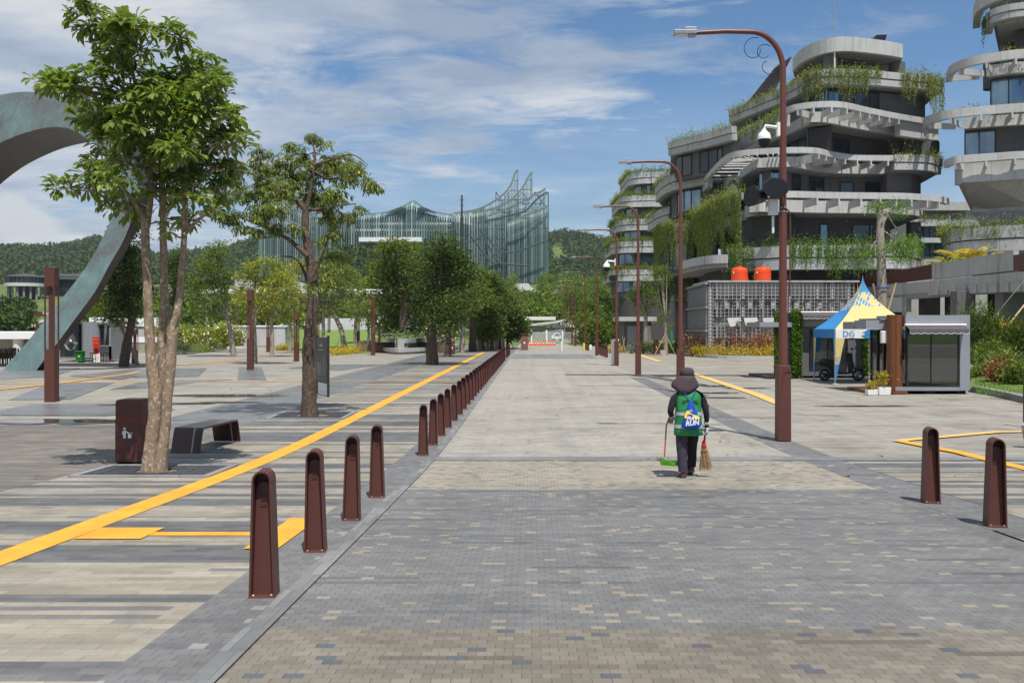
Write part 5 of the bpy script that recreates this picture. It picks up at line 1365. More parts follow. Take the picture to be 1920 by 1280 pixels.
MB().box((x,57.6,.36),(.38,.4,.6),taper=1.12).build('body',M['greenb'],t,bevel=.01); MB().box((x,57.58,.70),(.48,.5,.07)).build('lid',M['greenb'],t,bevel=.02)
MB().tube([(x-.2,57.78,.07),(x+.2,57.78,.07)],.07,12).build('wheel',M['black'],t); MB().box((x+.03,57.365,.40),(.10,.004,.10)).build('sticker',M['fl_yellow'],t)
# red banner
x,y=wx(180,57),57; bw=.40
t=thing('banner_stand','leaning red and white drinks banner with orange script','banner stand',(x,y,0))
def lean(u,z): return Vector((x+u+ (1.45-z)*.10-.08,y+z*.10,z))
bn=MB().plate([lean(-bw/2-.0,.06),lean(bw/2,.06),lean(bw/2,1.62),lean(-bw/2,1.62)],(0,.02,0)).build('banner',M['red'],t)
MB().plate([lean(-bw/2,.06)+Vector((0,-.004,0)),lean(bw/2,.06)+Vector((0,-.004,0)),lean(bw/2,.62)+Vector((0,-.004,0)),lean(0,.52)+Vector((0,-.004,0)),lean(-bw/2,.66)+Vector((0,-.004,0))],(0,.003,0)).build('white_field',M['white'],bn)
m=MB(); 
for k in range(14): c=lean(.17*math.cos(6.28*k/14),.78+.17*math.sin(6.28*k/14))
m.plate([lean(.15*math.cos(6.28*k/16),.78+.16*math.sin(6.28*k/16))+Vector((0,-.009,0)) for k in range(16)],(0,.003,0)); m.build('bowl_picture',plain('dark_berry',(.06,.01,.012),.5),bn)
m=MB(); rb=random.Random(12)
for row,(z0,h_) in enumerate(((1.40,.11),(1.20,.09))):
    for k in range(5):
        u=-.14+.058*k; c=[lean(u+rb.uniform(-.01,.02),z0+rb.uniform(-.02,.02))+Vector((0,-.01,0)) for _ in range(3)]; m.bar(c[0],c[0]+Vector((rb.uniform(-.02,.03),0,h_)),.016,.004); m.bar(c[0]+Vector((0,0,h_*.5)),c[0]+Vector((.04,0,h_*rb.uniform(.3,.9))),.014,.004)
m.build('script_strokes',M['fl_yellow'],bn)
m=MB()
for k in range(5): m.plate([lean(-.13+.01*k,.42-.07*k)+Vector((0,-.01,0)),lean(.13,.42-.07*k)+Vector((0,-.01,0)),lean(.13,.435-.07*k)+Vector((0,-.01,0)),lean(-.13+.01*k,.435-.07*k)+Vector((0,-.01,0))],(0,.002,0))
m.build('small_text',M['red'],bn)
MB().bb(x-.2,x+.25,y-.1,y+.12,.012,.06).build('foot',M['greymetal'],t)
# brown direction sign
sx,sy=wx(80,62),62
t=thing('direction_sign','brown direction sign reading Plaza in white beside the tall totem','sign',(sx,sy,0))
MB().bb(wx(82.5,sy),wx(84.5,sy),sy,sy+.08,0,wz(585,sy)).build('post',M['brown'],t)
pl=MB().bb(wx(65.5,sy),wx(95,sy),sy-.05,sy-.003,wz(593,sy),wz(584.5,sy)).build('panel',M['brown'],t)
letters('Plaza',0,0,.26,0,M['white'],pl,loc=(wx(88,sy),sy-.055,wz(589.3,sy)),bold=.003)
m=MB(); [m.bb(wx(88.3,sy)+.06*k,wx(88.3,sy)+.06*k+.04,sy-.062,sy-.052,wz(592.2,sy),wz(592.2,sy)+.05) for k in range(5)]; m.build('small_marks',M['white'],pl)
sx2=wx(66,60)
t=thing('direction_sign','small brown board with white symbols below the Plaza sign','sign',(sx2,60,0))
MB().bb(wx(65,60),wx(66,60),60,60.05,0,wz(614,60)).build('post',M['brown'],t)
pl=MB().bb(wx(59,60),wx(73,60),59.93,59.997,wz(614,60),wz(606,60)).build('panel',M['brown'],t)
m=MB()
for i in range(2):
    for j in range(2): m.bb(wx(60.5+5*i,60),wx(63+5*i,60),59.915,59.927,wz(609.5+3*j,60),wz(608+3*j,60))
m.build('symbols',M['white'],pl)
# ------------------------------------------------------------------ pavilions on the hillside
def hill_round():
    Y=270; gx=wx(30,Y); t=thing('round_pavilion','round dark-roofed pavilion raised on columns on the left hillside','pavilion',(gx,Y,tz(gx,Y)))
    r=wx(65,Y)-gx; zt=wz(513,Y)
    MB().lathe((gx,Y+r,0),[(r*1.0,wz(519,Y)),(r*1.02,wz(518,Y)),(r*.45,wz(513,Y)),(.2,wz(511,Y))],28).build('roof',plain('roof_slate',(.06,.06,.068),.6),t)
    MB().lathe((gx,Y+r,0),[(r*.93,wz(530,Y)),(r*.93,wz(519,Y)-.05)],28).build('glass_wall',M['glass_dk'],t)
    for k in range(14):
        a=math.pi+math.pi*k/13; MB().tube([(gx+r*.98*math.cos(a),Y+r+r*.98*math.sin(a),wz(530,Y)),(gx+r*.98*math.cos(a),Y+r+r*.98*math.sin(a),wz(519,Y))],.16,6).build('mullion',M['frame'],t)
    MB().lathe((gx,Y+r,0),[(r*1.05,wz(536,Y)),(r*1.08,wz(530,Y))],28).build('deck',M['white'],t)
    for k in range(9):
        a=math.pi*1.02+math.pi*.96*k/8; MB().tube([(gx+r*.85*math.cos(a),Y+r+r*.85*math.sin(a),tz(gx,Y)-3),(gx+r*.85*math.cos(a),Y+r+r*.85*math.sin(a),wz(536,Y))],.35,8).build('column',M['conc_dk'],t)
    MB().lathe((gx,Y+r,0),[(r*.5,tz(gx,Y)-2),(r*.5,wz(536,Y)-.01)],20).build('core_wall',M['wall_dk'],t)
hill_round()
Y=285; t=thing('hillside_building','low dark-roofed building with white wall bands beyond the arch','building',(wx(115,Y),Y,tz(wx(115,Y),Y)))
MB().bb(wx(78,Y)+.3,wx(150,Y)-.3,Y+1,Y+13.5,tz(wx(115,Y),Y)-3,wz(534,Y)-3.01).build('plinth',M['conc'],t)
for a,b in((78,112),(112,150)):
    xm=(wx(a,Y)+wx(b,Y))/2; 
    MB().bb(wx(a,Y),wx(b,Y)-.02,Y,Y+14,wz(534,Y)-3,wz(519,Y)).build('wall',M['glass_dk'],t)
    MB().bb(wx(a,Y),wx(b,Y)-.5,Y-.15,Y-.003,wz(523,Y),wz(519.5,Y)).build('white_band',M['white'],t)
    MB().add([(wx(a,Y)-1,Y-1.5,wz(519,Y)),(wx(b,Y)+1,Y-1.5,wz(519,Y)),(wx(b,Y)+1,Y+16,wz(519,Y)),(wx(a,Y)-1,Y+16,wz(519,Y)),(xm-2,Y+6,wz(510.5,Y)),(xm+2,Y+6,wz(510.5,Y))],[(0,1,5,4),(1,2,5),(2,3,4,5),(3,0,4),(3,2,1,0)]).build('roof',M['frame'],t)
# winding hillside path and pale slabs
def tstrip(name,px,w,mat,lift=.25):
    P=[]
    for a,b,Yd in px: P.append(Vector((wx(a,Yd),Yd,0)))
    P=catmull(P,6); vs=[];fs=[]
    for i,p in enumerate(P):
        tt=(P[min(i+1,len(P)-1)]-P[max(i-1,0)]).normalized(); n=Vector((-tt.y,tt.x,0))
        for s in(-1,1):
            q=p+n*w/2*s; vs.append((q.x,q.y,max(tz(q.x,q.y),tz(p.x,p.y))+lift))
    for i in range(len(P)-1): fs.append((2*i,2*i+1,2*i+3,2*i+2))
    o=MB().add(vs,fs).build(name,mat); o['kind']='structure'
M['road_grey']=plain('pale_road',(.30,.29,.28),.8,var=.15,scale=.2); 
tstrip('path',[(70,0,120),(48,0,140),(40,0,165),(60,0,190),(95,0,205),(120,0,220)],2.4,M['road_grey'])
tstrip('hill_road',[(1000,0,330),(992,0,370),(982,0,420),(978,0,470),(985,0,520)],7,M['road_grey'],.5)
tstrip('hill_road_right',[(1040,0,175),(1060,0,200),(1090,0,230),(1105,0,260),(1085,0,300)],6,M['road_grey'],.5)
# ------------------------------------------------------------------ white colonnade building, grandstand, walls
Y=205
t=thing('white_colonnade','long white colonnaded building behind the plaza trees','building',(wx(560,Y),Y,0))
MB().bb(wx(395,Y),wx(770,Y),Y+5,Y+30,0,wz(548,Y)).build('wall',M['glass_dk'],t)
MB().bb(wx(385,Y),wx(780,Y),Y-2,Y+31,wz(553,Y),wz(543,Y)).build('roof',M['white'],t,bevel=.2)
MB().bb(wx(420,Y),wx(520,Y),Y+8,Y+28,wz(543,Y)+.02,wz(520,Y)).build('upper_storey',M['white'],t)
MB().bb(wx(415,Y),wx(525,Y),Y+6,Y+30,wz(520,Y)+.02,wz(517,Y)).build('upper_roof',M['frame'],t)
for k in range(22):
    px=398+k*17.6; MB().bb(wx(px,Y),wx(px+4.6,Y),Y,Y+1.2,0,wz(553,Y)-.01).build('column',M['white'],t)
MB().bb(wx(385,Y),wx(780,Y),Y-6,Y-2.01,0,wz(600,Y)).build('plinth',M['offwhite'],t)
Y=120
t=thing('stepped_stand','pale concrete stepped terrace on the lawn behind the trees','terrace',(wx(660,Y),Y,0))
for k in range(5): MB().bb(wx(590,Y),wx(700,Y),Y+k*1.6,Y+(k+1)*1.6-.01,0,wz(618-5.6*k,Y)).build('step',M['conc_lt'],t)
Y=106
t=thing('white_low_wall','low white curved-top wall behind the forked yellow tree','wall',(wx(490,Y),Y,0))
MB().bb(wx(440,Y),wx(535,Y),Y,Y+1,0,wz(613,Y)).build('wall',M['conc_lt'],t,bevel=.1); MB().bb(wx(438,Y),wx(537,Y),Y-.1,Y+1.1,wz(613,Y)+.01,wz(610,Y)).build('coping',M['white'],t)
m=MB(); P=[G(a,b) for a,b in((560,660),(700,657))]
o=MB().add([(wx(555,78),78,.03),(wx(702,78),78,.03),(wx(712,119),119,1.95),(wx(560,119),119,1.95)],[(0,1,2,3)]).build('lawn',plain('lawn_grass',(.13,.20,.04),.95,var=.3,scale=1.2)); o['kind']='structure'
# low grey planter wall and block
P=gl([(285,660),(420,653),(445,651)])
t=thing('planter_wall','low grey concrete wall curving in front of the coral flowers','wall',(P[0][0],P[0][1],0))
hh=[1.15,.85,.8]
m=MB()
for i in range(2):
    a,b=Vector(P[i]),Vector(P[i+1]); 
    vs=[a,b,b+Vector((0,.5,0)),a+Vector((0,.5,0))]
    m.add([v+Vector((0,2,0)) for v in vs]+[vs[0]+Vector((0,2,hh[i])),vs[1]+Vector((0,2,hh[i+1])),vs[2]+Vector((0,2,hh[i+1])),vs[3]+Vector((0,2,hh[i]))],[(3,2,1,0),(4,5,6,7),(0,1,5,4),(1,2,6,5),(2,3,7,6),(3,0,4,7)])
m.build('wall',M['conc_dk'],t)
P=G(450,660); t=thing('concrete_bench','long low concrete bench slab left of the small totems','bench',(P.x,P.y,0))
MB().bb(wx(425,80),wx(468,80),80,81,.25,.55).build('seat',M['conc_lt'],t,bevel=.05); 
for px in(428,462): MB().bb(wx(px,80),wx(px+3,80),80.1,80.9,0,.245).build('leg',M['conc'],t)
# curved planter bench
def planter_bench():
    Y0=76; front=[(706,657),(716,661),(740,664),(770,663.6),(805,661),(850,656),(862,654)]
    P=[G(a,b) for a,b in front]; P=catmull([Vector((p.x,p.y,0)) for p in P],4); n=len(P)
    t=thing('planter_bench','curved concrete planter with a bench step around white blossom shrubs','planter',(P[n//2].x,P[n//2].y,0))
    def rib(off0,off1,z0,z1,name,mat):
        # off: distance behind the front edge
        A=[];B=[]
        for i,p in enumerate(P):
            tt=(P[min(i+1,n-1)]-P[max(i-1,0)]).normalized(); nn=Vector((-tt.y,tt.x,0)); 
            if nn.y<0: nn=-nn
            A.append(p+nn*off0); B.append(p+nn*off1)
        poly=[(a.x,a.y) for a in A]+[(b.x,b.y) for b in reversed(B)]
        MB().prism(poly,z0,z1).build(name,mat,t)
    k=P[n//2].y/F
    rib(0,.9,.18,.50,'bench_step',M['conc_lt']); rib(.15,.8,0,.175,'base',M['conc'])
    rib(.9,1.25,0,1.28,'back_wall',M['conc'])
    rib(1.25,5.5,0,.9,'soil_bed',M['soil'])
planter_bench()
# ------------------------------------------------------------------ end of the road
Y=G(982,656.5).y
t=thing('gate_booth','square maroon brick pillar booth with a white dot at the road end','booth',(wx(982.5,Y),Y,0))
M['maroon']=plain('maroon_brick',(.20,.09,.085),.7,var=.15,scale=1)
MB().bb(wx(977,Y),wx(990,Y),Y,Y+.9,0,wz(627,Y)).build('body',M['maroon'],t); MB().bb(wx(976.4,Y),wx(990.6,Y),Y-.08,Y+1,wz(627,Y)+.003,wz(625,Y)).build('cap',M['brown'],t)
m=MB(); disc(m,wx(983.3,Y),wz(642.5,Y),.10,Y-.01); m.build('white_dot',M['white'],t)
Y=112
bsrc=None
for k in range(10):
    px=993.5+k*5.1; x=wx(px,Y)
    if bsrc is None:
        t=thing('traffic_cone','orange traffic cone, first from the left across the road end','cone',(x,Y,.01),'orange cones across the road end')
        MB().lathe((x,Y,.01),[(.14,.03),(.10,.25),(.10,.26),(.03,.70)],12).build('cone',M['orange'],t); MB().box((x,Y,.03),(.34,.34,.04)).build('base',M['orange'],t); MB().lathe((x,Y,.01),[(.103,.28),(.08,.40)],12).build('white_stripe',M['white'],t); bsrc=t
    else: dup(bsrc,(x,Y,.01),0,'orange traffic cone, %s from the left across the road end'%nth(k),'orange cones across the road end')
Y=128
t=thing('boundary_fence','white-pillared metal fence closing the far end of the road','fence',(wx(1040,Y),Y,0))
MB().bb(wx(975,Y),wx(1160,Y),Y,Y+.5,0,wz(643,Y)).build('base_wall',M['conc_dk'],t)
for px,w_ in((995,3),(1023,3.4),(1053,3),(1082,3)): MB().bb(wx(px,Y),wx(px+w_,Y),Y-.1,Y+.6,0,wz(619,Y)).build('pillar',M['white'],t)
m=MB()
for k in range(58):
    px=998+k*1.5; m.bb(wx(px,Y),wx(px,Y)+.035,Y+.2,Y+.24,wz(643,Y),wz(623,Y))
m.bb(wx(995,Y),wx(1085,Y),Y+.18,Y+.26,wz(624,Y),wz(623,Y)); m.bb(wx(995,Y),wx(1085,Y),Y+.18,Y+.26,wz(640,Y),wz(639,Y)); m.build('railing',M['offwhite'],t)
Y=124; t=thing('white_car','white car parked behind the far fence','car',(wx(1043,Y+14),Y+14,0)); YY=Y+14
m=MB(); x0,x1=wx(1034,YY),wx(1055,YY); z0=wz(640,YY); zt=wz(633,YY)+.45
m.plate([(x0,YY,.35),(x1,YY,.35),(x1,YY,.85),(x1-.25,YY,.95),(x1-.6,YY,1.4),(x0+.7,YY,1.45),(x0+.15,YY,1.0),(x0,YY,.9)],(0,1.7,0)); m.build('body',M['white'],t,bevel=.08)
MB().plate([(x1-.33,YY-.01,.98),(x1-.65,YY-.01,1.34),(x0+.72,YY-.01,1.38),(x0+.3,YY-.01,1.0)],(0,1.72,0)).build('window',M['glass_dk'],t)
for xx in(x0+.35,x1-.35): MB().tube([(xx,YY-.02,.32),(xx,YY+1.72,.32)],.31,16).build('wheel',M['black'],t)
Y=160
t=thing('white_canopy','long white curving canopy roof beyond the far fence','canopy',(wx(1010,Y),Y,0))
MB().bb(wx(970,Y),wx(1042,Y),Y,Y+6,wz(600,Y),wz(593.5,Y)).build('roof',M['white'],t)
MB().bb(wx(974,Y),wx(1040,Y),Y+.8,Y+5,wz(603.5,Y),wz(600,Y)-.01).build('soffit',M['conc'],t)
for px in(985,1010,1035): MB().tube([(wx(px,Y),Y+3,0),(wx(px,Y),Y+3,wz(603,Y))],.25,10).build('column',M['white'],t)
Y=150
t=thing('white_ramp','pale sloping ramp wall just below the white canopy','ramp',(wx(1020,Y),Y,0))
MB().plate([(wx(983,Y),Y,wz(612,Y)),(wx(1040,Y),Y,wz(606,Y)),(wx(1085,Y),Y,wz(596,Y)),(wx(1085,Y),Y,wz(592,Y)),(wx(1040,Y),Y,wz(602,Y)),(wx(983,Y),Y,wz(608.5,Y))],(0,3,0)).build('ramp_wall',M['offwhite'],t)
MB().bb(wx(990,Y),wx(1075,Y),Y+.5,Y+2,0,wz(613,Y)).build('support_wall',M['conc_dk'],t)
# ticketing cart people far right of the road end: green drum and white pail
for px,pb,pt,w_,mt,lb in((1095,657,643,3.6,'fl_yellow','yellow and green drum beside the far right lamps'),(1107,656,646,5,'white','white bucket under the far right trees'),(1053,658,640,3.6,'white','white post box standing between the far lamps')):
    q=G(px,pb); hh=(pb-pt)/F*q.y; r=w_/F*q.y/2; t=thing('drum' if mt!='white' else 'container',lb,'container',(q.x,q.y,.01))
    MB().lathe((q.x,q.y,.01),[(r*.95,0),(r,.1),(r,hh*.9),(r*.9,hh)],16).build('body',M[mt],t,smooth=True); MB().lathe((q.x,q.y,.01+hh),[(r*.95,0),(r*.9,.04)],16).build('lid',M['greenb'] if mt!='white' else M['frame'],t)
# ------------------------------------------------------------------ glass wing palace
def palace():
    Y=560
    t=thing('wing_palace','vast teal glass palace shaped like spread wings with vertical fins on the hill','building',(wx(770,Y),Y,tz(wx(770,Y),Y)))
    a=plain('fin_metal',(.24,.34,.33),.4,.25,var=.5,scale=.25); 
    def fin_mat():
        q=NT('fin_verdigris'); g=q.n('ShaderNodeNewGeometry'); 
        c=q.ramp(g.outputs['Random Per Island'],[(0.,(.05,.085,.085)),(.35,(.12,.185,.18)),(.7,(.18,.26,.25)),(1.,(.27,.35,.33))]); q.base(c); q.rough(.45); return q.mat
    EM=plain('fin_edge',(.16,.21,.205),.5); FM=fin_mat(); DK=plain('steel_truss',(.05,.08,.085),.5)
    glass=glassy('teal_glass',(.06,.125,.12),.15,.3)
    def screen(name,px0,px1,prof,bot,Yc,step,wd,curve=0,lean=6,rails=0,dep=1.0):
        xs=[p[0] for p in prof]; ys=[p[1] for p in prof]; bx=[p[0] for p in bot]; by=[p[1] for p in bot]
        cc=catmull([Vector((a,b,0)) for a,b in prof],6); cx_=[c.x for c in cc]; cy_=[c.y for c in cc]
        m=MB(); px=px0; top=[]
        while px<=px1:
            yt=float(np.interp(px,cx_,cy_)); yb=np.interp(px,bx,by); Yq=Yc+curve*((px-(px0+px1)/2)/((px1-px0)/2))**2*20
            x=wx(px,Yq); zt=wz(yt,Yq); zb=wz(yb,Yq); q=[(x,Yq,zb),(x,Yq,zt-(zt-zb)*.25),(x,Yq+lean*.3,zt-(zt-zb)*.08),(x,Yq+lean,zt)]
            for p0,p1 in zip(q[:-1],q[1:]):
                pass
            h=wd/2; vs=[];fs=[]
            for p in q: vs+=[(p[0]-h,p[1],p[2]),(p[0]+h,p[1],p[2]),(p[0]+h,p[1]+dep,p[2]-.2),(p[0]-h,p[1]+dep,p[2]-.2)]
            for i in range(len(q)-1):
                for j in range(4): fs.append((4*i+j,4*i+(j+1)%4,4*i+4+(j+1)%4,4*i+4+j))
            fs+=[(3,2,1,0),(4*len(q)-4,4*len(q)-3,4*len(q)-2,4*len(q)-1)]
            m.add(vs,fs); top.append((px,Yq,zt,zb)); px+=step
        m.build(name,FM,t)
        m=MB()
        for p,q in zip(top[:-1],top[1:]): m.bar((wx(p[0],p[1]),p[1]+lean,p[2]),(wx(q[0],q[1]),q[1]+lean,q[2]),1.0,.9)
        e=top[-1]; m.bar((wx(e[0],e[1]),e[1]+lean,e[2]),(wx(e[0],e[1]),e[1]+lean,e[3]),.7,.7); m.build('edge_beam',EM,t)
        if rails:
            m=MB()
            zlo=min(a[3] for a in top); zhi=max(a[2] for a in top); z=zlo+3
            while z<zhi:
                run=[p for p in top if p[3]<=z<=p[2]-1]
                for p,q in zip(run[:-1],run[1:]):
                    if q[0]-p[0]<step*1.5: m.bar((wx(p[0],p[1]),p[1]+dep+.3,z),(wx(q[0],q[1]),q[1]+dep+.3,z),.5,.42)
                z+=rails
            m.build('rails',DK,t)
    botc=[(480,545),(640,470),(700,448),(800,448),(860,470),(900,532),(1040,532)]
    centre=[(486,455),(500,430),(520,420),(560,408),(600,398),(640,397),(700,397),(730,391),(752,383),(766,375),(772,373),(778,376),(792,386),(810,393),(850,399),(890,393),(915,383)]
    screen('centre_fins',612,912,centre,botc,Y-6,4.7,.80,curve=0,lean=10,rails=16)
    # glazed halls behind
    m=MB(); N=40; vs=[];fs=[]
    for i in range(N+1):
        px=560+350*i/N; yt=np.interp(px,[p[0] for p in centre],[p[1] for p in centre])+11; yq=Y+6
        vs+=[(wx(px,yq),yq,20),(wx(px,yq),yq,wz(yt,yq)),(wx(px,yq),yq+40,20),(wx(px,yq),yq+40,wz(yt,yq))]
    for i in range(N): a=4*i; fs+=[(a,a+4,a+5,a+1),(a+1,a+5,a+7,a+3),(a+2,a+3,a+7,a+6)]
    m.add(vs,fs); m.build('glass_hall',glass,t)
    m=MB()
    for z in(wz(420,Y),wz(432,Y)): m.bb(wx(622,Y),wx(860,Y),Y+3,Y+5,z,z+1.2)
    m.build('floor_band',M['white'],t)
    m=MB(); m.bb(wx(680,Y),wx(795,Y),Y-14,Y+10,wz(457,Y),wz(449,Y)); m.build('white_terrace',M['white'],t)
    # brow shells at the crown of the centre
    for s in(-1,1):
        m=MB(); q=[Wd(772+s*10,391,Y-9),Wd(772+s*18,387,Y-8),Wd(772+s*30,391,Y-7),Wd(772+s*48,400,Y-7),Wd(772+s*28,396,Y-7),Wd(772+s*13,400,Y-8)]
        m.plate(q,(0,2.5,0)); m.build('brow_shell',DK,t)
    # right wing: overlapping feather screens, each set back a little
    rt=[[(850,399),(890,393),(920,380),(945,362),(958,345),(965,325),(970,318),(971,318)],
        [(880,400),(930,388),(960,372),(980,350),(990,332),(998,321),(999,321)],
        [(900,410),(950,390),(985,375),(1005,362),(1015,358),(1023,352),(1024,352)],
        [(930,425),(980,405),(1005,395),(1018,390),(1028,384),(1030,384)]]
    for k,(pr,x0,x1) in enumerate(zip(rt,(850,885,915,950),(971,999,1024,1030))):
        screen('feather_fins',x0+k*.9,x1,pr,[(840,470),(900,531),(1040,531)],Y-2-k*5,3.1,.46,lean=2,rails=6 if k!=2 else 5,dep=.7)
    # the left wing mirrors it behind the trees
    for k,(pr,x0,x1) in enumerate(zip(rt,(850,885,915,950),(971,999,1024,1030))):
        mr=sorted([(1543-a-27,b+6) for a,b in pr])
        screen('feather_fins',1543-x1-27,1543-x0-27+k,mr,[(480,545),(640,520),(680,480)],Y-2-k*5,3.4,.5,lean=2,rails=6 if k!=2 else 5,dep=.7)
    m=MB(); rn=random.Random(4)
    for x0,x1,y0,y1 in((905,1000,400,520),(950,1028,400,520),(930,1028,360,470),(505,600,390,520)):
        for i in range(4):
            for j in range(3):
                a=x0+(x1-x0)*i/4; b=x0+(x1-x0)*(i+1)/4; c=y0+(y1-y0)*j/3; d=y0+(y1-y0)*(j+1)/3
                if rn.random()<.8: m.bar(Wd(a,c,Y+6),Wd(b,d,Y+6),.5)
                if rn.random()<.8: m.bar(Wd(a,d,Y+6),Wd(b,c,Y+6),.5)
        for i in range(5): a=x0+(x1-x0)*i/4; m.bar(Wd(a,y0,Y+6),Wd(a,y1,Y+6),.6)
    for P in([(905,415),(930,410),(955,404),(985,395),(1005,375),(1025,360)],[(870,455),(895,448),(910,440),(935,470),(965,472),(1000,460),(1028,450)],[(880,440),(900,465),(920,490),(945,495),(990,498)],[(900,430),(915,460),(930,485),(945,500)]):
        q=catmull([Wd(a,b,Y-24) for a,b in P],5); m.tube(q,.55,5)
    m.build('lattice',DK,t)
palace()
Y=540
t=thing('flag_mast','tall thin dark mast standing in front of the palace','mast',(wx(866,Y),Y,tz(wx(866,Y),Y)))
MB().tube([(wx(866,Y),Y,20),(wx(866,Y),Y,wz(366,Y))],[.9,.5],8).build('mast',M['frame'],t)
for z in(wz(385,Y),wz(375,Y)): MB().box((wx(866,Y),Y,z),(2.2,.6,.3)).build('cross_arm',M['frame'],t)
# bare orange cutting
o=MB(); rs_=random.Random(5); pts=[(1030,486),(1040,485),(1046,492),(1060,486),(1062,496),(1052,500),(1060,512),(1045,518),(1033,522)]
vs=[];
for a,b in pts:
    yy=900-(b-486)*3.5; x=wx(a,yy); vs.append((x,yy,wz(b,yy)))
m=MB().add(vs+[(v[0]+6,v[1]+25,v[2]-30) for v in vs],[tuple(range(9)),tuple(range(17,8,-1))]+[(i,(i+1)%9,9+(i+1)%9,9+i) for i in range(9)])
o=m.build('bare_soil_slope',plain('orange_soil',(.46,.20,.09),.95,var=.25,scale=.1)); o['kind']='structure'
# ------------------------------------------------------------------ terraced buildings on the right
def tr(px,h):
    """plan outline of a slab edge seen at px when its top lies at height h"""
    return [Vector((wx(a,(h-CAMH)*F/(HOR-b)),(h-CAMH)*F/(HOR-b),0)) for a,b in px]
def inset(P,d):
    out=[];n=len(P)
    for i,p in enumerate(P):
        a=P[max(i-1,0)];b=P[min(i+1,n-1)]; t=(b-a).normalized(); nn=Vector((-t.y,t.x,0))
        out.append(p+nn*d)
    # drop folds
    res=[out[0]]
    for q in out[1:]:
        if (q-res[-1]).length>.05: res.append(q)
    return res
def cut(P,a,b):
    return [p for p in P if a<=960+F*p.x/p.y<=b]
def band(P,z0,z1,th,name,mat,parent,back=None,off=0.):
    """upright band along P of thickness th (towards the building)"""
    A=inset(P,off) if off else P; B=inset(A,th); k=min(len(A),len(B))
    if len(A)!=len(B): B=[a+(b-a) for a,b in zip(A,[min(B,key=lambda q:(q-a).length) for a in A])]
    poly=[(p.x,p.y) for p in A]+[(p.x,p.y) for p in reversed(B)]
    m=MB(); n=len(A); vs=[];fs=[]
    for a,b in zip(A,B): vs+=[(a.x,a.y,z0),(a.x,a.y,z1),(b.x,b.y,z1),(b.x,b.y,z0)]
    for i in range(n-1):
        for j in range(4): fs.append((4*i+j,4*i+(j+1)%4,4*i+4+(j+1)%4,4*i+4+j))
    fs+=[(3,2,1,0),(4*n-4,4*n-3,4*n-2,4*n-1)]
    return m.add(vs,fs).build(name,mat,parent)
def deckslab(P,z0,z1,back,name,mat,parent,off=0.,flat=True):
    A=inset(P,off) if off else P
    poly=[(p.x,p.y) for p in A]+[(A[-1].x+(back-A[-1].y)*A[-1].x/A[-1].y*0+6,back),(A[0].x+5,back)]
    return MB().prism(poly,z0,z1).build(name,mat,parent)
def columns(P,d,z0,z1,r,step,parent,mat):
    Q=inset(P,d); acc=0; last=Q[0]
    for a,b in zip(Q[:-1],Q[1:]):
        acc+=(b-a).length
        if acc>=step:
            acc=0; MB().tube([(b.x,b.y,z0),(b.x,b.y,z1)],r,16).build('column',mat,parent,smooth=True)
def glazing(P,z0,z1,name,parent,mat='glass',step=1.1,off=-.05,frame=True,tr_=None):
    if len(P)<2: return
    A=inset(P,off); n=len(A)
    if n<2: return
    vs=[];fs=[]
    for p in A: vs+=[(p.x,p.y,z0),(p.x,p.y,z1)]
    for i in range(n-1): fs.append((2*i,2*i+2,2*i+3,2*i+1))
    w_=MB().add(vs,fs).build(name,M[mat],parent)
    if frame:
        m=MB(); B=inset(A,-.04); acc=0; 
        for i,(a,b) in enumerate(zip(B[:-1],B[1:])):
            acc+=(b-a).length
            for z in(z0+.04,z1-.04)+((tr_,) if tr_ else ()): m.bar((a.x,a.y,z),(b.x,b.y,z),.06,.07)
            if acc>=step or i==0: acc=0; m.bar((a.x,a.y,z0),(a.x,a.y,z1),.07,.06)
        b=B[-1]; m.bar((b.x,b.y,z0),(b.x,b.y,z1),.07,.06); m.build('frame',M['frame'],w_)
    return w_
def fins(P,d,z0,z1,step,parent,mat,w=.14,name='sunscreen_slats'):
    m=MB(); Q=inset(P,d); acc=0
    if len(Q)!=len(P): Q=[min(Q,key=lambda q:(q-a).length) for a in P]
    for i in range(1,len(P)):
        acc+=(P[i]-P[i-1]).length
        if acc>=step:
            acc=0; a,b=P[i],Q[i]; m.bar((a.x,a.y,(z0+z1)/2),(b.x,b.y,(z0+z1)/2),w,z1-z0)
    m.build(name,mat,parent)
def parapet(P,top,th,parent,mat='conc',groove=True,depth=.6,back=None,name='parapet'):
    if groove:
        band(P,top-th*.48,top,depth,name,M[mat],parent); band(P,top-th*.54,top-th*.48,depth-.2,'groove',M['wall_dk'],parent,off=.15); band(P,top-th,top-th*.54,depth,name,M[mat],parent,off=.06)
    else: band(P,top-th,top,depth,name,M[mat],parent)
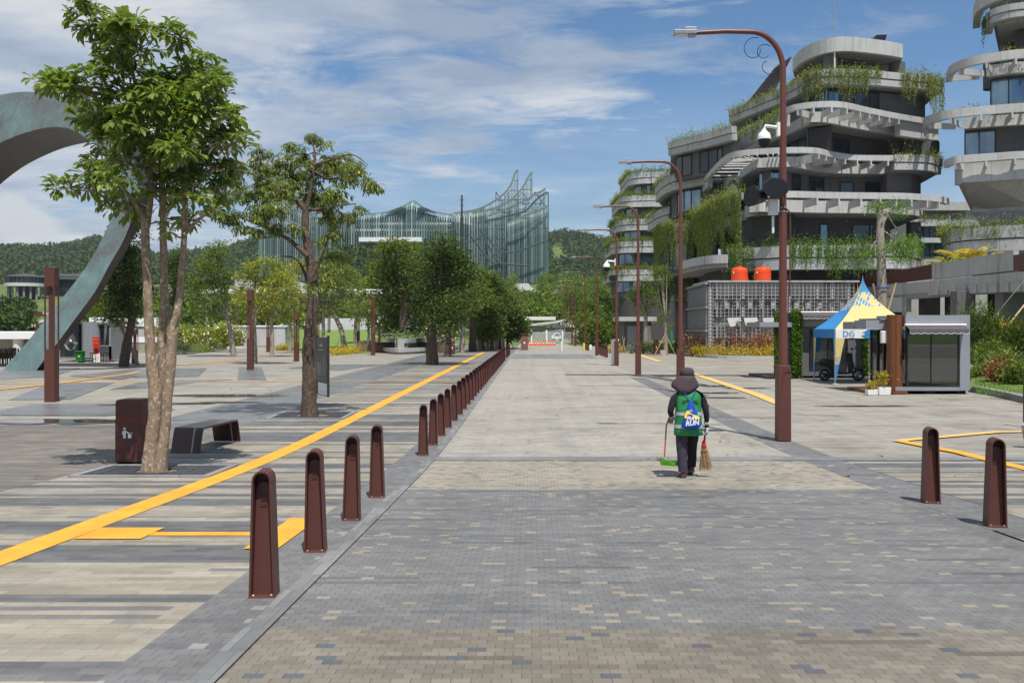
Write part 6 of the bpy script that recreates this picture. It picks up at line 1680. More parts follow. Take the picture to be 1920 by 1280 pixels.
def vines(P,z,lo,hi,dens,name,lb,mat='leaf_vine',seed=0,leaf=.17,top=True,toph=.5,spray=0,wind=.25,topw=.5,off=-.08,group='hanging vines on the terraces'):
    rs=np.random.RandomState(seed); A=inset(P,off); Ps=[];Ds=[]
    Lk=sum((b-a).length for a,b in zip(A[:-1],A[1:])); 
    def at(s):
        for a,b in zip(A[:-1],A[1:]):
            l=(b-a).length
            if s<=l: return a+(b-a)*(s/l if l else 0)
            s-=l
        return A[-1]
    n=int(Lk*dens); s=0
    cl=rs.uniform(0,6.28,3)
    for i in range(n):
        s=Lk*rs.uniform(0,1); p=at(s)
        env=.5+.5*math.sin(s*1.1+cl[0])*math.sin(s*.47+cl[1])+.25*math.sin(s*3.1+cl[2]); 
        l=(lo+(hi-lo)*max(0,min(1,env)))*rs.uniform(.45,1.1)
        k=max(2,int(l/.10)); t=np.arange(k)/k; sx,sy=rs.normal(0,wind*.3,2)
        q=np.stack([p.x+sx*t+rs.normal(0,.03,k),p.y+sy*t*.5-.05+rs.normal(0,.04,k),z+.1-t*l],1); Ps.append(q)
        d=rs.normal(0,.5,(k,3)); d[:,2]-=1.0; Ds.append(d)
    if top:
        k=int(Lk*70*toph/.5); idx=rs.uniform(0,Lk,k); q=np.array([tuple(at(s_)) for s_ in idx]); q[:,0]+=rs.normal(.1,topw*.4,k); q[:,1]+=topw*.6+rs.normal(0,topw*.5,k)
        hh=np.array([.45+.55*math.sin(s_*1.7+seed)**2 for s_ in idx]); q[:,2]=z+np.abs(rs.normal(0,toph*.55,k))*hh; Ps.append(q); d=rs.normal(0,1,(k,3)); d[:,2]=np.abs(d[:,2]); Ds.append(d)
    if spray:
        k=int(Lk*spray); 
        for i in range(k):
            p=at(rs.uniform(0,Lk)); l=rs.uniform(.5,1.5); kk=int(l/.07); t=np.arange(kk)/kk; a,b=rs.normal(0,.35,2)
            Ps.append(np.stack([p.x+a*t+rs.normal(0,.05,kk),p.y+.5+b*t+rs.normal(0,.05,kk),z+t*l],1)); d=rs.normal(0,1,(kk,3)); d[:,2]+=.4; Ds.append(d)
    P_=np.concatenate(Ps); D_=np.concatenate(Ds)
    V,T=leaves(P_,D_,leaf*rs.uniform(.6,1.25,len(P_)),leaf*.42,rs,fine=False)
    o=np_mesh(name,V,T,M[mat],None,origin=(A[0].x,A[0].y,z)); return tag(o,lb,'vines',group,'stuff')

CN=lambda L,n=5: catmull(L,n)
A_=CN(tr([(1487,112),(1500,96),(1525,82),(1560,72),(1600,71),(1660,78),(1692,84)],27.6))
B_=CN(tr([(1366,208),(1440,178),(1490,155),(1515,137),(1550,130),(1620,131),(1700,138),(1745,142),(1768,150)],24.6))
C_=CN(tr([(1345,284),(1395,245),(1440,222),(1475,201),(1500,194),(1540,190),(1581,191),(1631,202),(1686,213),(1735,221),(1765,224)],21.0),6)
D_=CN(tr([(1283,372),(1295,360),(1315,338),(1350,300),(1375,285),(1420,279),(1480,276),(1530,277),(1560,284),(1600,290),(1650,291),(1690,291)],17.2),6)
D2=CN(tr([(1678,290),(1710,290),(1745,292),(1766,300)],17.2))
E_=CN(tr([(1285,440),(1292,415),(1315,395),(1350,378),(1385,363),(1420,360),(1480,358),(1560,360),(1640,361),(1700,362),(1755,366),(1780,372)],13.2),6)
F_=CN(tr([(1352,467),(1400,465),(1480,460),(1560,460),(1640,458),(1700,458),(1728,466)],8.9),5)
F2=CN(tr([(1272,492),(1300,484),(1330,479),(1360,477)],8.2))
BK=118
t=thing('terraced_building','large dark grey terraced building with white concrete sun screens and hanging gardens','building',(30,95,0)); TB=t
# roof slab, columns and recessed top storey
deckslab(A_,26.45,27.6,100,'roof',M['conc_dk'],t); band(A_,26.4,27.65,.4,'roof_edge',M['conc_lt'],t,off=-.05)
deckslab(A_,24.0,26.4,99,'wall',M['wall_dk'],t,off=2.2)
for px,Yc in((1557,81),(1682,83.5)): MB().tube([(wx(px,Yc),Yc,24.4),(wx(px,Yc),Yc,26.42)],.62 if px<1600 else .7,18).build('column',M['wall_dk2'],t,smooth=True)
MB().bb(wx(1492,88),wx(1500,88),87,95,24,26.4).build('wall',M['wall_dk2'],t)
MB().tube([(wx(1568,79.6),80,24.5),(wx(1568,79.6),80,26.4)],.07,8).build('drain_pipe',M['white'],t)
# B level
parapet(B_,24.6,1.25,t,'conc'); deckslab(B_,23.4,24.0,BK,'floor_slab',M['conc_dk'],t,off=.4)
deckslab(B_,20.6,23.2,BK-4,'wall',M['wall_dk2'],t,off=1.6)
Bw=inset(B_,1.6)
glazing(cut(Bw,1518,1580),20.9,23.15,'window',t,'glass',.9); glazing(cut(Bw,1592,1655),20.9,23.15,'window',t,'glass_dk',1.4)
glazing(cut(Bw,1395,1490),21.2,23.15,'window',t,'glass',.8)
# C level: sun screen
band(C_,20.5,21.0,.35,'sunscreen_beam',M['conc_lt'],t)
fins(cut(C_,1470,1700),2.1,20.05,20.6,1.2,t,M['conc_lt'])
Ci=inset(C_,2.1); band(Ci,19.75,20.62,.3,'fascia',M['conc_lt'],t); deckslab(C_,19.7,20.5,BK-2,'floor_slab',M['conc_dk'],t,off=2.42)
band(cut(C_,1330,1472),19.5,20.5,.5,'parapet',M['conc'],t,off=.05); band(cut(C_,1690,1790),19.2,20.5,.6,'parapet',M['conc_lt'],t,off=.35)
deckslab(C_,16.6,19.7,BK-5,'wall',M['wall_dk'],t,off=4.2); Cw=inset(C_,4.2)
glazing(cut(Cw,1455,1517),17.0,19.6,'window',t,'glass',1.0); glazing(cut(Cw,1521,1552),17.0,19.6,'window',t,'glass_dk',1.3); glazing(cut(Cw,1350,1430),17.2,18.9,'window',t,'glass',.9)
for px,Yc in((1676,85.5),(1556,84)): MB().tube([(wx(px,Yc),Yc,16.8),(wx(px,Yc),Yc,19.75)],.6,16).build('column',M['wall_dk2'],t,smooth=True)
MB().tube([(wx(1712,87),87,16.9),(wx(1712,87),87,19.75)],2.3,28).build('curved_wall',M['wall_dk2'],t,smooth=True)
# D level
band(D_,16.72,17.2,.4,'sunscreen_beam',M['conc_lt'],t)
fins(cut(D_,1500,1690),2.4,16.3,16.8,1.2,t,M['conc_lt']); fins(cut(D_,1300,1480),2.6,16.62,16.72,.42,t,M['offwhite'],.12,'pergola_slats')
Di=inset(D_,2.4); band(cut(Di,1380,1700),16.0,16.85,.3,'fascia',M['conc_lt'],t); deckslab(D_,15.95,16.7,BK-2,'floor_slab',M['conc_dk'],t,off=2.75)
band(cut(D_,1270,1330),15.9,16.6,.5,'parapet',M['conc'],t,off=.05)
parapet(D2,17.2,1.3,t,'conc'); deckslab(D2,15.9,16.9,BK,'floor_slab',M['conc_dk'],t,off=.5)
deckslab(D_,12.8,15.95,BK-6,'wall',M['wall_dk2'],t,off=4.0); Dw=inset(D_,4.0)
glazing(cut(Dw,1405,1475),13.1,15.8,'window',t,'glass',1.1); glazing(cut(Dw,1478,1500),13.1,15.8,'window',t,'glass_dk',1.2); glazing(cut(Dw,1510,1550),13.1,15.8,'window',t,'glass_dk',.9); glazing(cut(Dw,1575,1607),13.1,15.5,'window',t,'glass_dk',1.6); glazing(cut(Dw,1622,1656),13.1,15.5,'window',t,'glass_dk',1.6)
glazing(cut(Dw,1330,1395),13.1,15.8,'window',t,'glass_dk',.9)
for px,Yc in((1372,84),(1345,90),(1674,84)): MB().tube([(wx(px,Yc),Yc,12.9),(wx(px,Yc),Yc,16.0)],.75 if px==1372 else .5,18).build('column',M['wall_dk2'],t,smooth=True)
deckslab(D2,12.8,15.9,BK-4,'wall',M['wall_dk2'],t,off=1.8)
# E level
band(E_,12.68,13.2,.4,'sunscreen_beam',M['conc_lt'],t)
fins(cut(E_,1480,1770),2.2,12.15,12.75,1.3,t,M['conc_lt'])
Ei=inset(E_,2.2); band(cut(Ei,1390,1790),11.8,12.8,.3,'fascia',M['conc_lt'],t); deckslab(E_,11.75,12.65,BK-3,'floor_slab',M['conc_dk'],t,off=2.55)
deckslab(E_,8.0,11.75,BK-7,'wall',M['wall_dk'],t,off=5.2); Ew=inset(E_,5.2)
glazing(cut(Ew,1435,1500),8.4,11.5,'window',t,'glass_dk',1.0)
for px,Yc in((1520,80),(1558,80.5),(1655,81),(1400,82),(1335,92),(1310,98),(1300,104),(1713,83)): MB().tube([(wx(px,Yc),Yc,7.5),(wx(px,Yc),Yc,11.8)],.62,16).build('column',M['wall_dk2'],t,smooth=True)
# F level planters
parapet(F_,8.9,1.95,t,'conc_lt',depth=.8); deckslab(F_,7.0,8.3,BK-2,'floor_slab',M['conc_dk'],t,off=.5)
band(F2,7.5,8.2,.5,'ledge',M['conc_lt'],t); deckslab(F2,7.2,7.9,BK,'floor_slab',M['conc'],t,off=.4)
deckslab(F_,0,7.0,BK-5,'wall',M['wall_dk'],t,off=3.2); deckslab(F2,0,7.2,BK-2,'wall',M['wall_dk'],t,off=2.5)
glazing(cut(inset(F_,3.2),1455,1495),4.2,6.9,'window',t,'glass_dk',1.5)
glazing(cut(Cw,1562,1600),17.3,19.2,'window',t,'glass_dk',1.2); glazing(cut(Ew,1530,1560),8.4,11.2,'window',t,'glass',1.1); glazing(cut(Ew,1590,1640),8.6,11.2,'window',t,'glass_dk',1.2); glazing(cut(Bw,1664,1676),21.2,23.0,'window',t,'glass_dk',1.)
for px,Yc in((1380,80),(1300,95),(1320,90)): MB().tube([(wx(px,Yc),Yc,0),(wx(px,Yc),Yc,7.3)],.5,14).build('column',M['wall_dk2'],t,smooth=True)
# roof things
q=MB(); a=Wd(1413,192,98); b=Wd(1490,115,90)
q.plate([Wd(1400,196,99),Wd(1452,130,93),Wd(1484,108,93),Wd(1450,178,99)],(0,0,.12)); q.build('solar_canopy',M['frame'],t)
m=MB()
for k in range(7): m.bar(Wd(1404+k*8,196-k*9,98),Wd(1436+k*7,184-k*9.5,99),.12)
m.build('canopy_frame',M['conc'],t)
MB().bb(wx(1570,84),wx(1602,84),84,87,27.6,28.3).build('roof_vent',M['wall_dk2'],t); MB().bb(wx(1566,84),wx(1606,84),83.6,87.4,28.3,28.55).build('roof_vent_cap',M['conc_dk'],t)
MB().plate([Wd(1640,76,85),Wd(1660,77,85),Wd(1663,65,85),Wd(1643,66,85)],(0,1.2,0)).build('water_heater',M['black'],t)
MB().tube([Wd(1564,72,84),Wd(1564,-20,84)],.05,6).build('lightning_rod',M['greymetal'],t)
# receding left wing
W1=CN(tr([(1252,268),(1290,258),(1330,248),(1372,236)],21.0)); W2=CN(tr([(1228,352),(1240,338),(1262,326),(1290,320),(1345,308)],18.2)); W3=CN(tr([(1213,408),(1232,395),(1258,386),(1283,384),(1300,382)],15.5)); W4=CN(tr([(1228,440),(1240,428),(1262,420),(1300,418)],12.6))
for P,h,th,wl,nm in((W1,21.0,1.3,2.5,'w'),(W2,18.2,1.7,2.5,'w'),(W3,15.5,1.7,2.8,'w'),(W4,12.6,1.6,3.5,'w')):
    parapet(P,h,th,t,'conc'); deckslab(P,h-th+.05,h-.4,BK+4,'floor_slab',M['conc_dk'],t,off=.4); deckslab(P,h-th-wl,h-th+.05,BK,'wall',M['wall_dk2'],t,off=1.1)
glazing(cut(inset(W1,1.1),1256,1300),17.5,19.6,'window',t,'glass_dk',.7); glazing(cut(inset(W1,1.1),1308,1362),17.5,19.6,'window',t,'glass_dk',.8)
glazing(cut(inset(W2,1.1),1234,1262),14.2,16.4,'window',t,'glass_dk',.6); glazing(cut(inset(W2,1.1),1268,1320),14.2,16.4,'window',t,'glass',1.2)
glazing(cut(inset(W3,1.1),1232,1258),11.4,13.7,'window',t,'glass_dk',.9); glazing(cut(inset(W3,1.1),1262,1290),11.4,13.7,'window',t,'glass',1.2)
deckslab(W4,0,7.6,BK,'wall',M['wall_dk'],t,off=2.2); glazing(cut(inset(W4,1.1),1245,1290),8,10.9,'window',t,'glass',1.6)
W5=CN(tr([(1236,535),(1262,528),(1300,524)],7.0)); parapet(W5,6.6,1.6,t,'conc_dk')
# vines on it
vines(cut(B_,1505,1658),24.55,1.0,3.3,24,'hanging_vines','yellow-green vines trailing over the topmost rounded parapet',seed=1,toph=.7)
vines(cut(B_,1682,1769),24.55,1.6,4.2,22,'hanging_vines','vines and wiry shrubs at the right end of the topmost parapet',seed=2,toph=.6,spray=2.2)
vines(cut(B_,1366,1505),24.55,.3,1.6,8,'hanging_vines','grassy planting along the sloping upper left parapet',seed=3,toph=.6)
vines(cut(C_,1345,1475),20.9,.3,2.6,12,'hanging_vines','vines trailing beside the second sun screen on the left',seed=4,toph=.7)
vines(D2,17.15,.2,1.0,7,'hanging_vines','plants spilling over the small right end balcony',seed=5,toph=.5,spray=1.6)
vines(cut(E_,1283,1392),13.3,2.0,7.2,25,'hanging_vines','thick curtain of long vines hanging from the left bend of the terraces',seed=6,toph=1.0,topw=.8)
vines(cut(E_,1392,1425),13.1,.3,4.2,3,'hanging_vines','two thin vine strands beside the loudspeakers',seed=7,toph=.6)
vines(cut(F_,1352,1415),8.9,1.5,3.4,30,'hanging_vines','bright vines over the planter behind the left water tank','leaf_br',seed=8,toph=.8)
vines(cut(F_,1415,1478),8.9,.2,.9,6,'hanging_vines','low bright green plants on the planter above the right water tank','leaf_br',seed=19,toph=1.0)
vines(cut(F_,1478,1640),8.9,1.4,3.0,30,'hanging_vines','wide bright green vine curtain behind the nearest lamp pole','leaf_br',seed=9,toph=1.0)
vines(cut(F_,1640,1728),8.9,.6,2.2,14,'hanging_vines','vines over the planter right of the trained tree','leaf_br',seed=10,toph=.7)
vines(W1,20.95,.1,.5,4,'hanging_vines','tufted grass along the top edge of the receding wing',seed=11,toph=.8,spray=.5)
vines(W2,18.15,.1,.6,4,'hanging_vines','green planting on the second parapet of the receding wing','leaf_md',seed=12,toph=.7)
vines(W3,15.45,.1,.8,4,'hanging_vines','small shrubs on the third parapet of the receding wing',seed=13,toph=.5)
vines(W4,12.6,2.,6.,30,'hanging_vines','long vines falling from the fourth parapet of the receding wing',seed=14,toph=.8)
vines(W5,6.9,1.5,3.5,30,'hanging_vines','dark vines over the lowest wall of the receding wing','leaf_dk',seed=15,toph=1.1)
# ------------------------------------------------------------------ tower at the far left
t=thing('terraced_tower','narrow rounded planted tower at the far left end of the terraces','building',(22,155,0))
def rounded(px0,px1,Y,r=3.5,dy=14):
    x0,x1=wx(px0,Y),wx(px1,Y); P=[Vector((x0,Y+dy,0)),Vector((x0,Y+r,0))]
    for i in range(1,8): a=R(90*i/7); P.append(Vector((x0+r-r*math.cos(a),Y+r-r*math.sin(a),0)))
    P.append(Vector((x1*.5+x0*.5,Y-.3,0))); P.append(Vector((x1,Y,0))); return P
Y=150
for px0,py,h in((1181,322,None),(1164,366,None),(1160,410,None),(1150,452,None),(1146,505,None)):
    h=wz(py,Y); P=rounded(px0,1262,Y); parapet(P,h,1.9,t,'conc_lt',depth=.7); deckslab(P,h-1.85,h-.5,Y+14,'floor_slab',M['conc'],t,off=.5)
    deckslab(P,h-(4.6 if py>450 else 3.9),h-1.85,Y+13,'wall',M['wall_dk2'],t,off=1.4); Q=inset(P,1.4)
    glazing([p for p in Q if 960+F*p.x/p.y<1203 and p.y<Y+6],h-3.7,h-1.9,'window',t,'glass',1.6); glazing([p for p in Q if 1209<960+F*p.x/p.y<1250] or Q[-2:],h-3.7,h-1.9,'window',t,'glass',2.2)
    vines(P,h,.1,1.8 if py>400 else .4,3,'hanging_vines','plants on the rounded tower parapet at level %s from the top'%NUM[[322,366,410,452,505].index(py)],seed=int(py),toph=1.0,spray=.8,leaf=.26)
deckslab(rounded(1150,1262,Y),0,wz(505,Y)-4.5,Y+13,'wall',M['wall_dk'],t,off=1.0)
# ------------------------------------------------------------------ right hand building
t=thing('rounded_building','tall dark building with rounded white sun screens at the right edge','building',(40,80,0))
Ra=CN(tr([(1769,302),(1786,294),(1812,290.6),(1860,287),(1920,283),(2040,280),(2200,282)],16.3)); Rb=CN(tr([(1730,226),(1736,219),(1749,214),(1775,207),(1824,200.6),(1920,193),(2040,188),(2200,190)],20.2))
Rc=CN(tr([(1773,140),(1780,125),(1794,116),(1824,106),(1869,98),(1920,92),(2040,86),(2200,86)],24.3)); Rd=CN(tr([(1844,42),(1847,30),(1854,22),(1872,13),(1920,4),(2040,-4),(2200,-5)],28.4)); Re=CN(tr([(1824,30),(1826,10),(1835,-6),(1870,-25),(1940,-40),(2200,-50)],31.0))
Rf=CN(tr([(1766,446),(1772,436),(1795,430),(1850,425),(1920,421),(2050,418),(2200,418)],9.9))
BK2=112
def rdeck(P,z0,z1,name,mat,off): 
    A=inset(P,off); return MB().prism([(p.x,p.y) for p in A]+[(A[-1].x/A[-1].y*BK2+6,BK2),(A[0].x/A[0].y*BK2+2.5,BK2)],z0,z1).build(name,mat,t)
for P,h,bd in((Ra,16.3,.6),(Rb,20.2,.7),(Rc,24.3,.7)):
    band(P,h-bd,h,.4,'sunscreen_beam',M['conc_lt'],t); fins(P,2.4,h-bd-.45,h-bd+.05,2.0,t,M['conc_lt'])
    c0={16.3:1790,20.2:1797,24.3:1828}[h]; PP=cut(P,c0,9999); Q=inset(PP,2.4); band(Q,h-(1.9 if h<17 else 1.25),h-.35,.35,'fascia',M['conc_lt'],t); rdeck(PP,h-1.2,h-.45,'floor_slab',M['conc_dk'],2.8)
for P,h,wn in((Rb,20.2,((1800,1873,'glass'),)),(Rc,24.3,((1838,2100,'glass'),))):
    P=cut(P,1797 if h<21 else 1828,9999); rdeck(P,h-4.2,h-1.2,'wall',M['wall_dk2'],3.6); Q=inset(P,3.6)
    for a,b,g in wn: glazing(cut(Q,a,b),h-3.7,h-1.3,'window',t,g,1.35)
parapet(Rd,28.4,1.1,t,'conc'); Rd_=cut(Rd,1858,9999); rdeck(Rd_,27.0,27.9,'floor_slab',M['conc_dk'],.5); rdeck(Rd_,24.2,27.0,'wall',M['wall_dk'],3.0)
parapet(Re,31.0,1.2,t,'conc',groove=False); Re_=cut(Re,1842,9999); rdeck(Re_,29.7,30.6,'floor_slab',M['conc_dk'],.5); rdeck(Re_,28.3,29.7,'wall',M['wall_dk'],3)
for px,Yc,z0,z1 in((1893,80,24.2,27.1),(1897,79,10.0,14.5),(1860,84,24.2,27.1)): MB().tube([(wx(px,Yc),Yc,z0),(wx(px,Yc),Yc,z1)],.75,18).build('column',M['wall_dk2'],t,smooth=True)
# sloping bowl under the lowest screen
Q=inset(Ra,.9); Q2=inset(Ra,6.5); m=MB(); vs=[];fs=[]; k=min(len(Q),len(Q2))
Q2=[min(Q2,key=lambda q:(q-a).length) for a in Q]
for a,b in zip(Q,Q2): vs+=[(a.x,a.y,14.9),(b.x,b.y,12.3)]
for i in range(len(Q)-1): fs.append((2*i,2*i+2,2*i+3,2*i+1))
m.add(vs,fs).build('sloping_soffit',M['soffit'],t); band(Q,14.2,15.75,.3,'fascia',M['conc_lt'],t); Ra_=cut(Ra,1812,9999); rdeck(Ra_,12.25,14.4,'floor_slab',M['soffit'],5.5); rdeck(cut(Ra,1840,9999),9.2,12.25,'wall',M['wall_dk2'],7.5)
parapet(Rf,9.9,1.9,t,'conc',depth=.8); Rf_=cut(Rf,1776,9999); rdeck(Rf_,7.9,9.2,'floor_slab',M['conc_dk'],.6); rdeck(Rf_,0,7.9,'wall',M['wall_dk'],3.0)
Q=inset(Rf,.4); m=MB(); vs=[];fs=[]
for p in Q: vs+=[(p.x,p.y,9.9),(p.x,p.y,11.3)]
for i in range(len(Q)-1): fs.append((2*i,2*i+2,2*i+3,2*i+1))
m.add(vs,fs).build('glass_balustrade',clearglass('balustrade_glass'),t)
vines(cut(Rf,1766,2000),9.9,.3,1.9,9,'hanging_vines','vines along the lowest planted balcony of the rounded building','leaf_vine',seed=31,toph=.9)
vines(cut(Rb,1795,2000),20.2,.1,.3,3,'hanging_vines','thin grass tufts on the middle screen of the rounded building',seed=32,toph=.5,off=.9)
vines(cut(Rc,1835,2000),24.3,.1,.2,2,'hanging_vines','yellow flowered plants on the upper screen of the rounded building','leaf_gold',seed=33,toph=.8,off=1.5)
vines(cut(Rd,1843,1858),28.2,.8,3.2,16,'hanging_vines','dark vines down the corner of the rounded building','leaf_dk',seed=34,toph=.3)
vines(cut(Rd,1860,2000),28.3,.1,.3,4,'hanging_vines','plants along the top balcony of the rounded building',seed=35,toph=.5,off=.5)
# building in the gap
Y=135
t=thing('distant_building','pale banded building seen in the gap between the two dark ones','building',(wx(1790,Y),Y,0))
MB().bb(wx(1700,Y),wx(1850,Y),Y,Y+12,0,wz(396,Y)).build('wall',M['conc'],t)
for y0,y1 in((380,396),(413,425),(447,456)): MB().bb(wx(1698,Y),wx(1852,Y),Y-1,Y-.003,wz(y1,Y),wz(y0,Y)).build('parapet',M['conc_lt'],t)
for y0,y1 in((426,446),(457,480)):
    w_=MB().bb(wx(1706,Y),wx(1840,Y),Y-.12,Y-.004,wz(y1,Y),wz(y0,Y)).build('window',M['glass'],t); m=MB()
    for k in range(12): m.bb(wx(1706+12*k,Y)-.06,wx(1706+12*k,Y)+.06,Y-.2,Y-.121,wz(y1,Y),wz(y0,Y))
    m.build('frame',M['frame'],w_)
vines([Vector((wx(1700,Y),Y-1,0)),Vector((wx(1775,Y),Y-1,0)),Vector((wx(1850,Y),Y-1,0))],wz(413,Y),.1,.4,4,'hanging_vines','dry grass on the pale building in the gap',seed=36,toph=.8,leaf=.24)
# ------------------------------------------------------------------ raised walkway
t=thing('raised_walkway','raised concrete walkway on square columns with a brown slatted screen','walkway',(36,58,0))
a0=Vector((wx(1597,74),74,0)); a1=Vector((wx(1747,60),60,0)); a2=Vector((wx(1900,52),52,0)); a3=Vector((wx(1990,48),48,0)); ah=[wz(530,74),wz(524,60),wz(522,52)]
zt=[wz(522,74),wz(497,60),wz(472,52)]; zf=wz(524,60)
def wallseg(a,b,za0,za1,zb0,zb1,th,name,mat):
    n=Vector((-(b-a).y,(b-a).x,0)).normalized(); n=n if n.y>0 else -n; n*=th
    return MB().add([(a.x,a.y,za0),(b.x,b.y,zb0),(b.x+n.x,b.y+n.y,zb0),(a.x+n.x,a.y+n.y,za0),(a.x,a.y,za1),(b.x,b.y,zb1),(b.x+n.x,b.y+n.y,zb1),(a.x+n.x,a.y+n.y,za1)],[(3,2,1,0),(4,5,6,7),(0,1,5,4),(1,2,6,5),(2,3,7,6),(3,0,4,7)]).build(name,mat,t)
M['fence']=plain('brown_slats',(.085,.028,.022),.7,var=.25,scale=4)
wallseg(a1,a2,wz(524,60),wz(496,60),wz(507,52),wz(470,52),.35,'parapet',M['conc']); wallseg(a2,a3,wz(507,52),wz(478,52),wz(505,48),wz(468,48),.1,'railing',M['brown'])
wallseg(a0,a1,wz(541,74)+.02,wz(524,74),wz(523,60),wz(495,60),.15,'slatted_screen',M['fence'])
m=MB()
for k in range(5):
    f0=.1+.2*k
    m.bar((a0.x,a0.y-.05,wz(541,74)+(wz(524,74)-wz(541,74))*f0),(a1.x,a1.y-.05,wz(523,60)+(wz(495,60)-wz(523,60))*f0),.05,.06)
for k in range(16):
    q=a0.lerp(a1,(k+.5)/16); m.bar((q.x,q.y-.08,wz(541,74)+.4),(q.x,q.y-.08,wz(523,60)*(k/16)+wz(541,74)*(1-k/16)+1.0),.05)
m.build('screen_battens',M['brown'],t)
dz=[(a0,wz(541,74)),(a1,wz(525,60)),(a2,wz(509,52)),(a3,wz(507,48))]
for (a,za),(b,zb) in zip(dz[:-1],dz[1:]):
    wallseg(a+Vector((0,-.25,0)),b+Vector((0,-.25,0)),za-.78,za-.03,zb-.78,zb-.03,.4,'edge_beam',M['conc'])
    wallseg(a+Vector((0,.2,0)),b+Vector((0,.2,0)),za-.45,za-.05,zb-.45,zb-.05,14,'deck_slab',M['conc_dk'])
    wallseg(a+Vector((0,.9,0)),b+Vector((0,.9,0)),za-1.15,za-.46,zb-1.15,zb-.46,.5,'main_beam',M['conc_dk'])
for k in range(12):
    q=a1.lerp(a3,(k+.3)/12); z=wz(525,60)*(1-k/12)+wz(507,48)*k/12; MB().bb(q.x,q.x+.22,q.y-.5,q.y+6,z-1.0,z-.47).build('cross_beam',M['conc'],t)
for x,y,w_ in((wx(1812,56),56,1.15),(wx(1901,53),53,1.3),(wx(1748,66),66,1.2),(wx(1700,72),74,1.0),(wx(1660,76),80,1.0),(wx(1770,62),72,1.1),(wx(1850,62),66,1.1)):
    MB().bb(x-w_/2,x+w_/2,y,y+.9,0,wz(545,56)).build('column',M['wall_dk2'],t,bevel=.03)
wallseg(Vector((wx(1575,84),84,0)),Vector((wx(1790,76),76,0)),0,2.2,0,2.2,.3,'rear_wall',M['wall_dk'])
wallseg(a0+Vector((-1,.4,0)),a1.lerp(a0,.25)+Vector((0,.4,0)),wz(585,74),wz(541,74)-1.0,wz(585,64),wz(530,64)-1.0,.4,'abutment_wall',M['conc'])
MB().bb(wx(1745,70),wx(1770,70),70,71,wz(608,70),wz(597,70)).build('painted_lit_gap',M['offwhite'],t)  # off-white block, colour stands in for daylight through a gap
# ------------------------------------------------------------------ lattice building with water tanks
Y=67.5; x0,x1=wx(1329,Y),wx(1603,Y); zt=wz(529,Y)
t=thing('lattice_building','low white utility building behind a steel planting lattice','building',(x0,Y,0))
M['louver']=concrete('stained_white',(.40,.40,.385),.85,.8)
MB().bb(x0+.6,x1,Y+.9,Y+5.5,0,zt-.1).build('wall',M['louver'],t)
MB().bb(x0-.05,x1+.3,Y-.1,Y+5.8,zt-.0,zt+.12).build('roof_edge',M['conc'],t)
MB().bb(x0+.5,x1-2.2,Y+.3,Y+.88,wz(555,Y),zt-.02).build('fascia',M['louver'],t)
m=MB()
for k in range(38): 
    xx=x0+.3+k*.29
    m.bb(xx,xx+.028,Y,Y+.035,.05,zt-.01)
for k in range(22):
    z=.2+k*.26; m.bb(x0,x1,Y+.036,Y+.065,z,z+.025)
m.build('lattice',M['conc_lt'],t)
m=MB()
for px in(1331,1343,1392,1430,1480,1505,1532,1560,1590): m.bb(wx(px,Y),wx(px,Y)+.11,Y+.07,Y+.2,0,zt-.01)
m.build('lattice_posts',M['conc_lt'],t)
M['pot_dk']=plain('dark_pot',(.04,.035,.03),.8,var=.3,scale=20)
MB().bb(x0+.62,x1-.5,Y+.72,Y+.895,wz(596,Y),wz(580,Y)).build('painted_shadow_strip',M['wall_dk'],t); MB().bb(x0+.62,x1-.5,Y+.72,Y+.895,wz(660,Y),wz(612,Y)).build('painted_shadow_strip',M['wall_dk2'],t)  # dark strips set before the wall, shade of recesses put into colour
for row,py in enumerate((563,597,636)):
    for k in range(13):
        xx=x0+.5+k*.93
        if xx>x1-.4: break
        if row==0: MB().bb(xx+.1,xx+.5,Y+.7,Y+.89,wz(572,Y),wz(565,Y)).build('vent',M['glass_dk'],t)
        MB().bb(xx,xx+.42,Y-.12,Y-.003,wz(py+2,Y),wz(py-1.5,Y)).build('trough',M['pot_dk'],t)
m=MB(); 
for k in range(14): m.bb(x0+.45+k*.86,x0+.8+k*.86,Y+.5,Y+.7,wz(577,Y),wz(558,Y))
m.build('slats',M['conc_lt'],t)
rn=random.Random(2)
for k,px in enumerate((1362,1393,1428)):
    m=MB(); q=[(wx(px+a,Y),Y-.22-.05*rn.random(),wz(596+b,Y)) for a,b in((0,0),(25,-1),(27,6),(18,8),(14,15),(6,17),(2,8))]; m.plate(q,(0,.09,0)); m.build('tattered_sheet',M['offwhite'],t)
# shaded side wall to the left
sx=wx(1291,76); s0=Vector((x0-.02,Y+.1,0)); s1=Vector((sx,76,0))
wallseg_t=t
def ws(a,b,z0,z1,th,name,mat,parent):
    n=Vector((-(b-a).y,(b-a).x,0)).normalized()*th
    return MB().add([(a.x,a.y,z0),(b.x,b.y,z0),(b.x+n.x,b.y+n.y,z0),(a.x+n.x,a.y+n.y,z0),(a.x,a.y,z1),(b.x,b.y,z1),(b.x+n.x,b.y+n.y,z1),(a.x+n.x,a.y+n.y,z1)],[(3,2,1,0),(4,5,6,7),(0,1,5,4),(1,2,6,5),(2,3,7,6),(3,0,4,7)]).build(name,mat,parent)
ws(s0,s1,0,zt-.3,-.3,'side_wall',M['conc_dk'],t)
m=MB()
for k in range(20):
    q=s0.lerp(s1,(k+.5)/20); m.bar((q.x-.12,q.y-.1,.1),(q.x-.12,q.y-.1,zt),.04)
for k in range(4): z=zt-.1-1.75*k; m.bar((s0.x-.12,s0.y-.1,z),(s1.x-.12,s1.y-.1,z),.3,.12)
m.build('side_lattice',M['greymetal'],t)
